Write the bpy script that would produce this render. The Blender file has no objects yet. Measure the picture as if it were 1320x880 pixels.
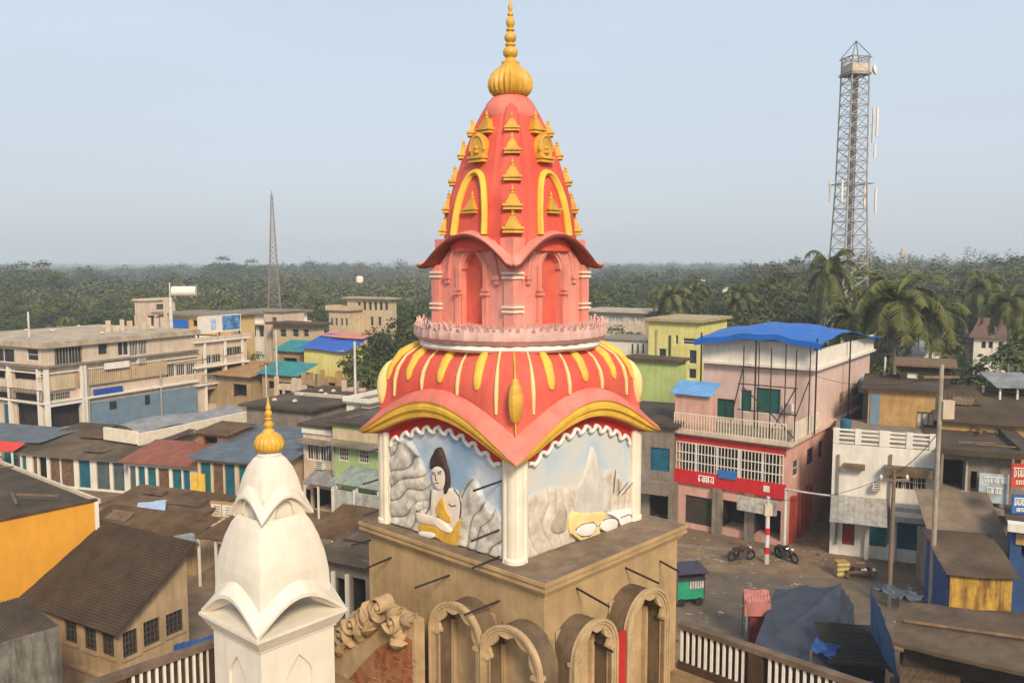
import bpy, math, random
import numpy as np
from mathutils import Vector, Matrix
random.seed(7)
SC = bpy.context.scene
COL = SC.collection
R = math.radians

# ------------------------------------------------------------------ camera, sky, sun, exposure
FPX, CAM_H = 1100.0, 16.0            # focal length in photo pixels (photo 1320 px wide), camera height
PITCH = math.atan(102 / FPX)
cam = bpy.data.cameras.new('camera')
cam.lens = 36 * FPX / 1320
cam.sensor_width = 36
cam.clip_start, cam.clip_end = 0.1, 20000
cob = bpy.data.objects.new('camera', cam)
COL.objects.link(cob)
cob.location = (0, 0, CAM_H)
cob.rotation_euler = (math.pi / 2 - PITCH, 0, 0)
SC.camera = cob

SUN_AZ, SUN_EL = R(163), R(36)       # azimuth clockwise from +Y: behind the camera, a little to its right
w = bpy.data.worlds.new('World')
SC.world = w
w.use_nodes = True
nt = w.node_tree
nt.nodes.clear()
sky = nt.nodes.new('ShaderNodeTexSky')
sky.sky_type = 'NISHITA'
sky.sun_disc = False
sky.sun_elevation = SUN_EL
sky.sun_rotation = SUN_AZ
sky.air_density, sky.dust_density, sky.ozone_density = 1.0, 2.5, 1.0
bg = nt.nodes.new('ShaderNodeBackground')
bg.inputs[1].default_value = 0.088
tc = nt.nodes.new('ShaderNodeTexCoord')
sep = nt.nodes.new('ShaderNodeSeparateXYZ')
rampn = nt.nodes.new('ShaderNodeValToRGB')      # the even grey-blue of a hazy sky, by elevation
el = rampn.color_ramp.elements
el[0].position, el[0].color = 0.0, (5.3, 5.6, 6.0, 1)
el[1].position, el[1].color = 0.36, (5.4, 6.3, 7.25, 1)
e = el.new(0.1); e.color = (5.05, 5.6, 6.25, 1)
e = el.new(0.95); e.color = (4.8, 5.75, 7.1, 1)
mixn = nt.nodes.new('ShaderNodeMix')
mixn.data_type = 'RGBA'
mixn.inputs[0].default_value = 0.8
out = nt.nodes.new('ShaderNodeOutputWorld')
nt.links.new(tc.outputs['Generated'], sep.inputs[0])
nt.links.new(sep.outputs['Z'], rampn.inputs[0])
nt.links.new(sky.outputs[0], mixn.inputs[6])
hz_n = nt.nodes.new('ShaderNodeTexNoise')       # faint uneven high haze
hz_n.inputs['Scale'].default_value = 1.6
hz_n.inputs['Detail'].default_value = 4
hz_m = nt.nodes.new('ShaderNodeMapping')
hz_m.inputs['Scale'].default_value = (1, 1, 5)
nt.links.new(tc.outputs['Generated'], hz_m.inputs[0])
nt.links.new(hz_m.outputs[0], hz_n.inputs['Vector'])
hz_r = nt.nodes.new('ShaderNodeMapRange')
hz_r.inputs[1].default_value, hz_r.inputs[2].default_value, hz_r.inputs[3].default_value, hz_r.inputs[4].default_value = .35, .65, .965, 1.035
nt.links.new(hz_n.outputs['Fac'], hz_r.inputs[0])
hz_v = nt.nodes.new('ShaderNodeVectorMath')
hz_v.operation = 'SCALE'
nt.links.new(rampn.outputs[0], hz_v.inputs[0])
nt.links.new(hz_r.outputs[0], hz_v.inputs['Scale'])
nt.links.new(hz_v.outputs[0], mixn.inputs[7])
nt.links.new(mixn.outputs[2], bg.inputs[0])
nt.links.new(bg.outputs[0], out.inputs[0])

sun = bpy.data.lights.new('sun', 'SUN')
sun.energy = 2.7
sun.angle = R(14)
sun.color = (1.0, 0.84, 0.62)
sob = bpy.data.objects.new('sun', sun)
COL.objects.link(sob)
sd = Vector((math.sin(SUN_AZ) * math.cos(SUN_EL), math.cos(SUN_AZ) * math.cos(SUN_EL), math.sin(SUN_EL)))
sob.rotation_euler = sd.to_track_quat('Z', 'Y').to_euler()

SC.view_settings.view_transform = 'Standard'
SC.view_settings.look = 'None'
SC.view_settings.exposure = 0.60
SC.view_settings.gamma = 1
SC.view_settings.use_curve_mapping = False
SC.render.engine = 'CYCLES'
SC.cycles.use_denoising = True
SC.cycles.max_bounces = 6
SC.cycles.volume_bounces = 1

# ------------------------------------------------------------------ layout helpers (surveying the photo)
cT, sT = math.cos(PITCH), math.sin(PITCH)
def G(u, v, z=0.0):
    """point on the level plane z seen at photo pixel u, v"""
    x, k = (u - 660) / FPX, (440 - v) / FPX
    d = Vector((x, cT + k * sT, -sT + k * cT))
    return Vector((0, 0, CAM_H)) + d * ((z - CAM_H) / d.z)
def zof(y, v):
    k = (440 - v) / FPX
    return CAM_H + y * (k * cT - sT) / (cT + k * sT)
def atd(u, d, z=5.0):
    """point on the ground under photo column u at distance d"""
    return Vector(((u - 660) / FPX * (d * cT - (z - CAM_H) * sT), d, 0))
def along(o, ang, u, z=5.0):
    """metres from o in direction ang to photo column u"""
    k = (u - 660) / FPX
    dx, dy = math.cos(ang), math.sin(ang)
    return (k * (o.y * cT - (z - CAM_H) * sT) - o.x) / (dx - k * dy * cT)

# ------------------------------------------------------------------ object helpers
def tag(o, label=None, cat=None, group=None, kind=None):
    if label: o['label'] = label
    if cat: o['category'] = cat
    if group: o['group'] = group
    if kind: o['kind'] = kind
    return o
def empty(name, loc, rz, label, cat, group=None):
    o = bpy.data.objects.new(name, None)
    COL.objects.link(o)
    o.location = loc
    o.rotation_euler = (0, 0, rz)
    o.empty_display_size = 0.3
    return tag(o, label, cat, group)
def copy_tree(o, parent=None):
    c = o.copy()
    COL.objects.link(c)
    if parent is not None: c.parent = parent
    for ch in list(o.children):
        copy_tree(ch, c)
    return c

class MB:
    """collects shapes and links them as one mesh object"""
    def __init__(s): s.v, s.f = [], []
    def add(s, vs, fs):
        n = len(s.v)
        s.v += [tuple(p) for p in vs]
        s.f += [tuple(i + n for i in f) for f in fs]
        return s
    def box(s, x0, x1, y0, y1, z0, z1, ch=0):
        if x1 < x0: x0, x1 = x1, x0
        if y1 < y0: y0, y1 = y1, y0
        if z1 < z0: z0, z1 = z1, z0
        vs = [(x, y, z) for z in (z0, z1) for x, y in ((x0, y0), (x1, y0), (x1, y1), (x0, y1))]
        return s.add(vs, [(3, 2, 1, 0), (4, 5, 6, 7), (0, 1, 5, 4), (1, 2, 6, 5), (2, 3, 7, 6), (3, 0, 4, 7)])
    def hexa(s, lo, hi):
        """solid between two 4-point loops"""
        return s.add(list(lo) + list(hi), [(3, 2, 1, 0), (4, 5, 6, 7), (0, 1, 5, 4), (1, 2, 6, 5), (2, 3, 7, 6), (3, 0, 4, 7)])
    def grid(s, rows, close_u=False, close_v=False):
        nr, nc = len(rows), len(rows[0])
        fs = []
        for i in range(nr - (0 if close_v else 1)):
            for j in range(nc - (0 if close_u else 1)):
                i2, j2 = (i + 1) % nr, (j + 1) % nc
                fs.append((i * nc + j, i * nc + j2, i2 * nc + j2, i2 * nc + j))
        return s.add([p for r in rows for p in r], fs)
    def lathe(s, prof, n=24, c=(0, 0, 0), lobes=0, amp=0, a0=0):
        rows = []
        for r, z in prof:
            rows.append([(c[0] + r * (1 + amp * abs(math.cos(lobes * t / 2)) if lobes else r and 1) * math.cos(t) if False else
                          c[0] + r * (1 + (amp * (abs(math.cos(lobes * t / 2)) - .5) if lobes else 0)) * math.cos(t),
                          c[1] + r * (1 + (amp * (abs(math.cos(lobes * t / 2)) - .5) if lobes else 0)) * math.sin(t), c[2] + z)
                         for t in [a0 + 2 * math.pi * k / n for k in range(n)]])
        s.grid(rows, close_u=True)
        n0 = len(s.v)
        s.f.append(tuple(range(n0 - n, n0)))
        b = n0 - n * len(rows)
        s.f.append(tuple(range(b + n - 1, b - 1, -1)))
        return s
    def tube(s, pts, r, n=8, squash=None):
        """swept tube; r number or list; squash = (vector, factor) flattens it along a vector"""
        pts = [Vector(p) for p in pts]
        rs = r if isinstance(r, (list, tuple)) else [r] * len(pts)
        up = Vector((0, 0, 1))
        rows = []
        prev = None
        for i, p in enumerate(pts):
            t = (pts[min(i + 1, len(pts) - 1)] - pts[max(i - 1, 0)])
            if t.length < 1e-9: t = Vector((0, 0, 1))
            t.normalize()
            if prev is None:
                a = t.cross(up)
                if a.length < 1e-3: a = t.cross(Vector((1, 0, 0)))
            else:
                a = prev - t * prev.dot(t)
            a.normalize()
            prev = a
            b = t.cross(a)
            row = []
            for k in range(n):
                th = 2 * math.pi * k / n
                q = (a * math.cos(th) + b * math.sin(th)) * rs[i]
                if squash: q = q - squash[0] * q.dot(squash[0]) * (1 - squash[1])
                row.append(p + q)
            rows.append(row)
        s.grid(rows, close_u=True)
        n0 = len(s.v)
        s.f.append(tuple(range(n0 - n, n0)))
        b0 = n0 - n * len(rows)
        s.f.append(tuple(range(b0 + n - 1, b0 - 1, -1)))
        return s
    def prism(s, poly, nrm, d0, d1):
        """poly: 3D loop; extruded along nrm from d0 to d1"""
        nrm = Vector(nrm)
        n = len(poly)
        vs = [Vector(p) + nrm * d0 for p in poly] + [Vector(p) + nrm * d1 for p in poly]
        return s.add(vs, [tuple(range(n - 1, -1, -1)), tuple(range(n, 2 * n))] + [(i, (i + 1) % n, n + (i + 1) % n, n + i) for i in range(n)])
    def sheet(s, p00, p10, p11, p01, n=30, amp=.03, th=.02, sag=0, rng=None, m=5):
        """corrugated sheet, ridges running from the p00-p10 edge to the p01-p11 edge"""
        p00, p10, p11, p01 = map(Vector, (p00, p10, p11, p01))
        nn = (p10 - p00).cross(p01 - p00).normalized()
        if nn.z < 0: nn = -nn
        top, bot = [], []
        for i in range(m + 1):
            v = i / m
            ra, rb = [], []
            for j in range(2 * n + 1):
                u = j / (2 * n)
                p = p00 * (1 - u) * (1 - v) + p10 * u * (1 - v) + p11 * u * v + p01 * (1 - u) * v
                d = amp * (1 if j % 2 else -1) * .5
                d -= sag * (4 * v * (1 - v) * .6 + .4 * math.sin(u * 9 + v * 4))
                if rng: d += rng.uniform(-.012, .012)
                ra.append(p + nn * d)
                rb.append(p + nn * (d - th))
            top.append(ra); bot.append(rb)
        s.grid(top); s.grid(bot[::-1])
        nc = 2 * n + 1
        for e in (0, m):
            s.grid([top[e], bot[e]])
        s.grid([[r[0] for r in top], [r[0] for r in bot]])
        s.grid([[r[-1] for r in top], [r[-1] for r in bot]])
        return s
    def build(s, name, mat, parent=None, smooth=False, label=None, cat=None, group=None, kind=None):
        me = bpy.data.meshes.new(name)
        me.from_pydata(s.v, [], s.f)
        me.update()
        if mat is not None: me.materials.append(mat)
        if smooth:
            me.polygons.foreach_set('use_smooth', [True] * len(me.polygons))
            try: me.set_sharp_from_angle(angle=R(smooth if smooth is not True else 45))
            except Exception: pass
        o = bpy.data.objects.new(name, me)
        COL.objects.link(o)
        if parent is not None: o.parent = parent
        return tag(o, label, cat, group, kind)

# ------------------------------------------------------------------ materials
MATS = {}
def mat(name, col, rough=.85, var=.22, scale=2.5, stain=0.0, stain_col=(.06, .045, .03), bump=.15, metal=0, streak=True, obj_rand=0.0, spec=.3, patch=None, patch_amt=.5, ridge=0):
    if name in MATS: return MATS[name]
    m = bpy.data.materials.new(name)
    m.use_nodes = True
    t = m.node_tree
    L = t.links.new
    p = t.nodes['Principled BSDF']
    p.inputs['Roughness'].default_value = rough
    p.inputs['Metallic'].default_value = metal
    p.inputs['Specular IOR Level'].default_value = spec
    co = t.nodes.new('ShaderNodeTexCoord')
    n1 = t.nodes.new('ShaderNodeTexNoise')
    n1.inputs['Scale'].default_value = scale
    n1.inputs['Detail'].default_value = 6
    n1.inputs['Roughness'].default_value = .65
    L(co.outputs['Object'], n1.inputs['Vector'])
    r1 = t.nodes.new('ShaderNodeValToRGB')
    r1.color_ramp.elements[0].position, r1.color_ramp.elements[1].position = .37, .64
    c = np.array(col, float)
    r1.color_ramp.elements[0].color = (*np.clip(c * (1 - var), 0, 1), 1)
    r1.color_ramp.elements[1].color = (*np.clip(c * (1 + var * .55), 0, .95), 1)
    L(n1.outputs['Fac'], r1.inputs[0])
    cur = r1.outputs[0]
    def mixin(fac, colour, mode='MIX'):
        nonlocal cur
        mx = t.nodes.new('ShaderNodeMix')
        mx.data_type = 'RGBA'
        mx.blend_type = mode
        L(fac, mx.inputs[0])
        L(cur, mx.inputs[6])
        mx.inputs[7].default_value = (*colour, 1)
        cur = mx.outputs[2]
    if patch is not None:
        n3 = t.nodes.new('ShaderNodeTexNoise')
        n3.inputs['Scale'].default_value = scale * .3
        n3.inputs['Detail'].default_value = 5
        L(co.outputs['Object'], n3.inputs['Vector'])
        r3 = t.nodes.new('ShaderNodeMapRange')
        r3.inputs[1].default_value, r3.inputs[2].default_value = .47, .62
        r3.inputs[4].default_value = patch_amt
        L(n3.outputs['Fac'], r3.inputs[0])
        mixin(r3.outputs[0], patch)
    if stain > 0:
        mp = t.nodes.new('ShaderNodeMapping')
        mp.inputs['Scale'].default_value = (2.2, 2.2, .35) if streak else (1, 1, 1)
        L(co.outputs['Object'], mp.inputs[0])
        n2 = t.nodes.new('ShaderNodeTexNoise')
        n2.inputs['Scale'].default_value = 1.6
        n2.inputs['Detail'].default_value = 7
        n2.inputs['Roughness'].default_value = .7
        L(mp.outputs[0], n2.inputs['Vector'])
        r2 = t.nodes.new('ShaderNodeMapRange')
        r2.inputs[1].default_value, r2.inputs[2].default_value = .44, .64
        r2.inputs[4].default_value = stain
        L(n2.outputs['Fac'], r2.inputs[0])
        mixin(r2.outputs[0], stain_col)
    if obj_rand:
        oi = t.nodes.new('ShaderNodeObjectInfo')
        hs = t.nodes.new('ShaderNodeHueSaturation')
        mr = t.nodes.new('ShaderNodeMapRange')
        mr.inputs[3].default_value, mr.inputs[4].default_value = 1 - obj_rand, 1 + obj_rand
        L(oi.outputs['Random'], mr.inputs[0])
        L(mr.outputs[0], hs.inputs['Value'])
        mr2 = t.nodes.new('ShaderNodeMapRange')
        mr2.inputs[3].default_value, mr2.inputs[4].default_value = .47, .53
        sn = t.nodes.new('ShaderNodeMath'); sn.operation = 'FRACT'
        ml = t.nodes.new('ShaderNodeMath'); ml.operation = 'MULTIPLY'; ml.inputs[1].default_value = 7.31
        L(oi.outputs['Random'], ml.inputs[0]); L(ml.outputs[0], sn.inputs[0]); L(sn.outputs[0], mr2.inputs[0])
        L(mr2.outputs[0], hs.inputs['Hue'])
        L(cur, hs.inputs['Color'])
        cur = hs.outputs[0]
    L(cur, p.inputs['Base Color'])
    if bump:
        b = t.nodes.new('ShaderNodeBump')
        b.inputs['Strength'].default_value = bump
        b.inputs['Distance'].default_value = .04
        nb = t.nodes.new('ShaderNodeTexNoise')
        nb.inputs['Scale'].default_value = scale * 6
        nb.inputs['Detail'].default_value = 5
        L(co.outputs['Object'], nb.inputs['Vector'])
        L(nb.outputs['Fac'], b.inputs['Height'])
        L(b.outputs[0], p.inputs['Normal'])
    MATS[name] = m
    return m

CORAL = mat('coral_paint', (.70, .098, .062), .65, .16, 1.4, .35, (.40, .045, .03), .14, patch=(.70, .20, .14), patch_amt=.3)
CORAL_PALE = mat('pale_coral_paint', (.70, .185, .135), .65, .16, 1.6, .35, (.44, .10, .07), .14, patch=(.72, .29, .23), patch_amt=.5)
PINK_ROSE = mat('rose_paint', (.72, .26, .20), .7, .16, 1.8, .4, (.46, .13, .10), .15, patch=(.70, .38, .31), patch_amt=.55)
NICHE_RED = mat('red_niche_paint', (.68, .13, .085), .65, .2, 2.2, .2, (.3, .03, .03), .1)
DEEP_RED = mat('deep_red_paint', (.50, .025, .02), .6, .15, 2, .15, (.2, .01, .01), .08)
LOTUS = mat('lotus_paint', (.66, .40, .35), .7, .18, 3, .35, (.36, .26, .23), .2)
GOLD = mat('gold_paint', (.72, .40, .05), .42, .22, 5, .3, (.28, .12, .015), .25, spec=.5)
YELLOW = mat('yellow_paint', (.80, .50, .07), .5, .15, 3, .2, (.45, .2, .03), .1)
CREAM_YEL = mat('cream_yellow_paint', (.82, .62, .27), .55, .12, 3, .15, (.5, .3, .1), .1)
CREAM = mat('cream_paint', (.78, .68, .53), .7, .1, 2, .2, (.40, .31, .20), .1)
WHITE = mat('white_limewash', (.76, .69, .58), .75, .08, 1.0, .30, (.52, .42, .31), .16, patch=(.74, .65, .53), patch_amt=.5)
LACE = mat('lace_white_paint', (.80, .77, .70), .6, .1, 4, .15, (.4, .36, .3), .08)
TAN = mat('tan_plaster', (.45, .30, .15), .9, .2, 1.4, .35, (.22, .14, .075), .25)
TAN_L = mat('carved_tan_plaster', (.50, .35, .19), .9, .2, 2.5, .3, (.22, .14, .075), .25)
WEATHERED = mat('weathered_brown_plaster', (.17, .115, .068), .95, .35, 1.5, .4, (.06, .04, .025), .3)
LEDGE_TOP = mat('ledge_plaster', (.23, .165, .11), .95, .3, 1.8, .4, (.09, .06, .04), .3, streak=False)
IRON = mat('dark_iron', (.035, .025, .022), .6, .3, 6, bump=.1)
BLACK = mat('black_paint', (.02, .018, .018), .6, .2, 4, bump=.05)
SKIN = mat('painted_skin', (.80, .67, .55), .6, .1, 4, .12, (.5, .35, .25), .08)
HAIR = mat('painted_hair', (.06, .035, .03), .6, .4, 14, bump=.3)
ROBE = mat('painted_robe', (.72, .42, .06), .6, .2, 5, .2, (.4, .2, .03), .15)
DARK_IN = mat('dark_interior', (.03, .024, .02), .95, .4, 1.5, bump=0)  # shade inside doorways and behind panes, put into the colour
GLASS_D = mat('dark_window_glass', (.035, .04, .045), .18, .3, 2, bump=0, spec=.5)
# ------------------------------------------------------------------ haze (the air over the plain)
hb = MB().box(-3600, 3600, -60, 3600, -1, 62)
vm = bpy.data.materials.new('haze_air')
vm.use_nodes = True
vm.node_tree.nodes.clear()
vo = vm.node_tree.nodes.new('ShaderNodeOutputMaterial')
pv = vm.node_tree.nodes.new('ShaderNodeVolumePrincipled')
pv.inputs['Density'].default_value = .00065
pv.inputs['Color'].default_value = (.80, .88, .97, 1)
vm.node_tree.links.new(pv.outputs[0], vo.inputs['Volume'])
hb.build('haze', vm, kind='stuff')

# ------------------------------------------------------------------ the temple tower
TC, TROT, ZB = Vector((-.03, 15.95, 0)), R(47), 8.3
HALF = 1.79
tower = empty('temple_tower', (TC.x, TC.y, ZB), TROT, 'tall coral and gold temple spire on a square tan base with painted panels', 'temple tower')
def tp(name, mb, m, parent=None, smooth=False, label=None):
    o = mb.build(name, m, parent or tower, smooth, label)
    if parent is None: o.location = (0, 0, -ZB)
    return o

def plate(mb, face, h, s0, s1, z0, z1, cs, hw, zo0, arch, th, n=28, back=True):
    """wall plate on a square face at distance h, with an arched opening centred at cs, half width hw, sill zo0, top arch(t)"""
    def P(s, d, z):
        # face 'L': normal -x ; 'R': normal -y ; 'B': +y ; 'K': +x ; s runs along the face
        return {'L': (-h + d, s, z), 'R': (s, -h + d, z), 'B': (s, h - d, z), 'K': (h - d, s, z)}[face]
    cols = sorted(set([s0, s1, cs - hw, cs + hw] + [cs - hw + 2 * hw * k / n for k in range(n + 1)]))
    for a, b in zip(cols[:-1], cols[1:]):
        m = (a + b) / 2
        def q(za0, zb0, za1, zb1):
            mb.add([P(a, 0, za0), P(b, 0, zb0), P(b, 0, zb1), P(a, 0, za1)], [(0, 1, 2, 3)])
        if abs(m - cs) < hw:
            ta, tb = (a - cs) / hw, (b - cs) / hw
            za, zb = arch(max(-1, min(1, ta))), arch(max(-1, min(1, tb)))
            q(za, zb, z1, z1)
            mb.add([P(a, 0, za), P(b, 0, zb), P(b, th, zb), P(a, th, za)], [(0, 1, 2, 3)])
            if zo0 > z0 + 1e-4:
                q(z0, z0, zo0, zo0)
                mb.add([P(a, 0, zo0), P(b, 0, zo0), P(b, th, zo0), P(a, th, zo0)], [(0, 1, 2, 3)])
        else:
            q(z0, z0, z1, z1)
    for s in (cs - hw, cs + hw):
        zt = arch(-1 if s < cs else 1)
        mb.add([P(s, 0, zo0), P(s, 0, zt), P(s, th, zt), P(s, th, zo0)], [(0, 1, 2, 3)])
    return P

# --- base block, cornice ledge
LX0, LX1, LY0, LY1, LZ = -2.05, 2.05, -2.65, 2.05, 11.1
BX0, BX1, BY0, BY1 = LX0 + .14, LX1 - .14, LY0 + .14, LY1 - .14
tp('base_block', MB().box(BX0, BX1, BY0, BY1, 8.3, 10.86), TAN)
lm = MB()
for k, (o, z0, z1) in enumerate(((0, 11.04, 11.1), (.035, 10.995, 11.04), (.01, 10.95, 10.995), (.06, 10.90, 10.95), (.09, 10.86, 10.90))):
    lm.box(LX0 + o, LX1 - o, LY0 + o, LY1 - o, z0, z1)
ledge = tp('ledge', lm, TAN)
tp('ledge_top', MB().box(LX0 + .03, LX1 - .03, LY0 + .03, LY1 - .03, 11.1, 11.106), LEDGE_TOP)

# --- barrel vault porches with scalloped fronts
def vault(face, c, hw, ztop, proj, wall):
    zs = ztop - hw
    def P(s, d, z):
        return (wall - d, s, z) if face == 'L' else (s, wall - d, z)
    N = 20
    def prof(r):
        return [(c - r, 8.31)] + [(c + r * math.cos(math.pi - math.pi * k / N), zs + r * math.sin(math.pi * k / N)) for k in range(N + 1)] + [(c + r, 8.31)]
    o, i = prof(hw), prof(hw - .07)
    mb = MB()
    mb.grid([[P(s, 0.0, z) for s, z in o], [P(s, proj, z) for s, z in o]])
    mb.grid([[P(s, 0.0, z) for s, z in i], [P(s, proj, z) for s, z in i]])
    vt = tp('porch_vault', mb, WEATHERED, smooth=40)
    # moulded front ring with scallops
    fr = MB()
    for r0, r1, d0, d1 in ((hw - .085, hw + .03, proj - .05, proj + .02), (hw - .035, hw + .045, proj + .02, proj + .045), (hw + .01, hw + .055, proj + .045, proj + .065)):
        a, b = prof(r0), prof(r1)
        fr.grid([[P(s, d, z) for s, z in pr] for pr, d in ((a, d0), (b, d0), (b, d1), (a, d1))], close_v=True)
    inner = []
    outer = []
    for k in range(61):
        th = math.pi * k / 60
        rr = hw - .09 - .085 * abs(math.sin(th * 4.5)) ** .8
        inner.append((c + rr * math.cos(math.pi - th), zs + rr * math.sin(th)))
        outer.append((c + (hw - .07) * math.cos(math.pi - th), zs + (hw - .07) * math.sin(th)))
    fr.grid([[P(s, d, z) for s, z in pr] for pr, d in ((outer, proj - .05), (inner, proj - .05), (inner, proj + .012), (outer, proj + .012))], close_v=True)
    fo = fr.build('scalloped_arch', TAN_L, vt, smooth=35)
    # jamb pilasters and the recess seen inside
    for sg in (-1, 1):
        jm = MB()
        for (w0, w1, d0, d1, z1) in ((hw - .085, hw + .02, proj - .08, proj + .03, zs - .04), (hw - .16, hw - .09, .04, .12, zs + .1)):
            a0, a1 = c + sg * w0, c + sg * w1
            p, q = P(a0, d0, 8.31), P(a1, d1, z1)
            jm.box(p[0], q[0], p[1], q[1], p[2], q[2])
        p, q = P(c + sg * (hw - .14), proj - .1, zs - .04), P(c + sg * (hw + .04), proj + .055, zs + .02)
        jm.box(p[0], q[0], p[1], q[1], p[2], q[2])
        jm.build('jamb', TAN_L, vt)
    rb = MB()
    p, q = P(c - hw + .06, .02, 8.31), P(c + hw - .06, .035, zs + hw * .75)
    rb.box(p[0], q[0], p[1], q[1], p[2], q[2])
    rb.build('recess_back', TAN_L, vt)
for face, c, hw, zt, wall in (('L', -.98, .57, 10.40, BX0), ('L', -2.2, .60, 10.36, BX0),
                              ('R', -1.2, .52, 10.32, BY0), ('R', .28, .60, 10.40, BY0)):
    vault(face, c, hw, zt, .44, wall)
tp('porch_door', MB().box(-.62, -.42, BY0 - .5, BY0 - .44, 8.31, 9.95), DEEP_RED)

# --- mural walls on the four faces
tp('mural_wall', MB().box(-1.70, 1.70, -1.70, 1.70, 11.1, 13.5), CREAM)
ZC, ZM = 12.83, 13.62
def rim(t):
    return ZC + (ZM - ZC) * max(0, math.cos(t * math.pi / 2)) ** 1.12
def fpt(face, s, h, z):
    return {'L': (-h, s, z), 'R': (s, -h, z), 'B': (-s, h, z), 'K': (h, -s, z)}[face]
FN = {'L': Vector((-1, 0, 0)), 'R': Vector((0, -1, 0)), 'B': Vector((0, 1, 0)), 'K': Vector((1, 0, 0))}

def mural_mat(name, kind):
    m = bpy.data.materials.new(name)
    m.use_nodes = True
    t = m.node_tree; L = t.links.new
    p = t.nodes['Principled BSDF']
    p.inputs['Roughness'].default_value = .7
    p.inputs['Specular IOR Level'].default_value = .25
    co = t.nodes.new('ShaderNodeTexCoord')
    n1 = t.nodes.new('ShaderNodeTexNoise'); n1.inputs['Scale'].default_value = 1.3; n1.inputs['Detail'].default_value = 5
    L(co.outputs['Object'], n1.inputs['Vector'])
    r1 = t.nodes.new('ShaderNodeValToRGB')
    e = r1.color_ramp.elements
    if kind == 'L':
        e[0].position, e[0].color = .32, (.27, .38, .52, 1)
        e[1].position, e[1].color = .60, (.60, .61, .60, 1)
        x = e.new(.46); x.color = (.40, .48, .58, 1)
    else:
        e[0].position, e[0].color = .34, (.42, .50, .57, 1)
        e[1].position, e[1].color = .60, (.60, .57, .50, 1)
        x = e.new(.47); x.color = (.52, .56, .58, 1)
    L(n1.outputs['Fac'], r1.inputs[0])
    # painted rock: attribute 'rock' set on the relief's vertices by its own shape
    n2 = t.nodes.new('ShaderNodeTexNoise'); n2.inputs['Scale'].default_value = 5; n2.inputs['Detail'].default_value = 8; n2.inputs['Roughness'].default_value = .7
    L(co.outputs['Object'], n2.inputs['Vector'])
    r2 = t.nodes.new('ShaderNodeValToRGB')
    e = r2.color_ramp.elements
    if kind == 'L':
        e[0].position, e[0].color = .36, (.36, .325, .28, 1)
        e[1].position, e[1].color = .62, (.70, .65, .56, 1)
    else:
        e[0].position, e[0].color = .32, (.46, .37, .29, 1)
        e[1].position, e[1].color = .66, (.72, .63, .52, 1)
    L(n2.outputs['Fac'], r2.inputs[0])
    at = t.nodes.new('ShaderNodeAttribute'); at.attribute_name = 'rock'
    mx = t.nodes.new('ShaderNodeMix'); mx.data_type = 'RGBA'
    L(at.outputs['Fac'], mx.inputs[0]); L(r1.outputs[0], mx.inputs[6]); L(r2.outputs[0], mx.inputs[7])
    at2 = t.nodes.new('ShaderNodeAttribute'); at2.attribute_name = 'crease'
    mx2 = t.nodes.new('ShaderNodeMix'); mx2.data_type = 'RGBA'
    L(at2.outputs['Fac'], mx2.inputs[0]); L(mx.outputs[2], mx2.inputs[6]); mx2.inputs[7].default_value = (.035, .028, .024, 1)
    L(mx2.outputs[2], p.inputs['Base Color'])
    b = t.nodes.new('ShaderNodeBump'); b.inputs['Strength'].default_value = .3; b.inputs['Distance'].default_value = .03
    L(n2.outputs['Fac'], b.inputs['Height']); L(b.outputs[0], p.inputs['Normal'])
    return m

def vnoise(x, y, seed=0):
    def h(i, j):
        n = math.sin(i * 127.1 + j * 311.7 + seed * 74.7) * 43758.5453
        return n - math.floor(n)
    xi, yi = math.floor(x), math.floor(y)
    fx, fy = x - xi, y - yi
    fx, fy = fx * fx * (3 - 2 * fx), fy * fy * (3 - 2 * fy)
    return (h(xi, yi) * (1 - fx) + h(xi + 1, yi) * fx) * (1 - fy) + (h(xi, yi + 1) * (1 - fx) + h(xi + 1, yi + 1) * fx) * fy

def facepix_tower(face, X, Y):
    """photo pixel on a mural plane -> (s, z) of that plane"""
    h = 1.72
    c, s_ = math.cos(TROT), math.sin(TROT)
    n = Vector((-c, -s_)) if face == 'L' else Vector((s_, -c))
    ax = Vector((-s_, c)) if face == 'L' else Vector((c, s_))
    o = Vector((TC.x, TC.y)) + n * h
    s = along(o, math.atan2(ax.y, ax.x), X, 12)
    p = o + ax * s
    return s, zof(p.y, Y)

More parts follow.
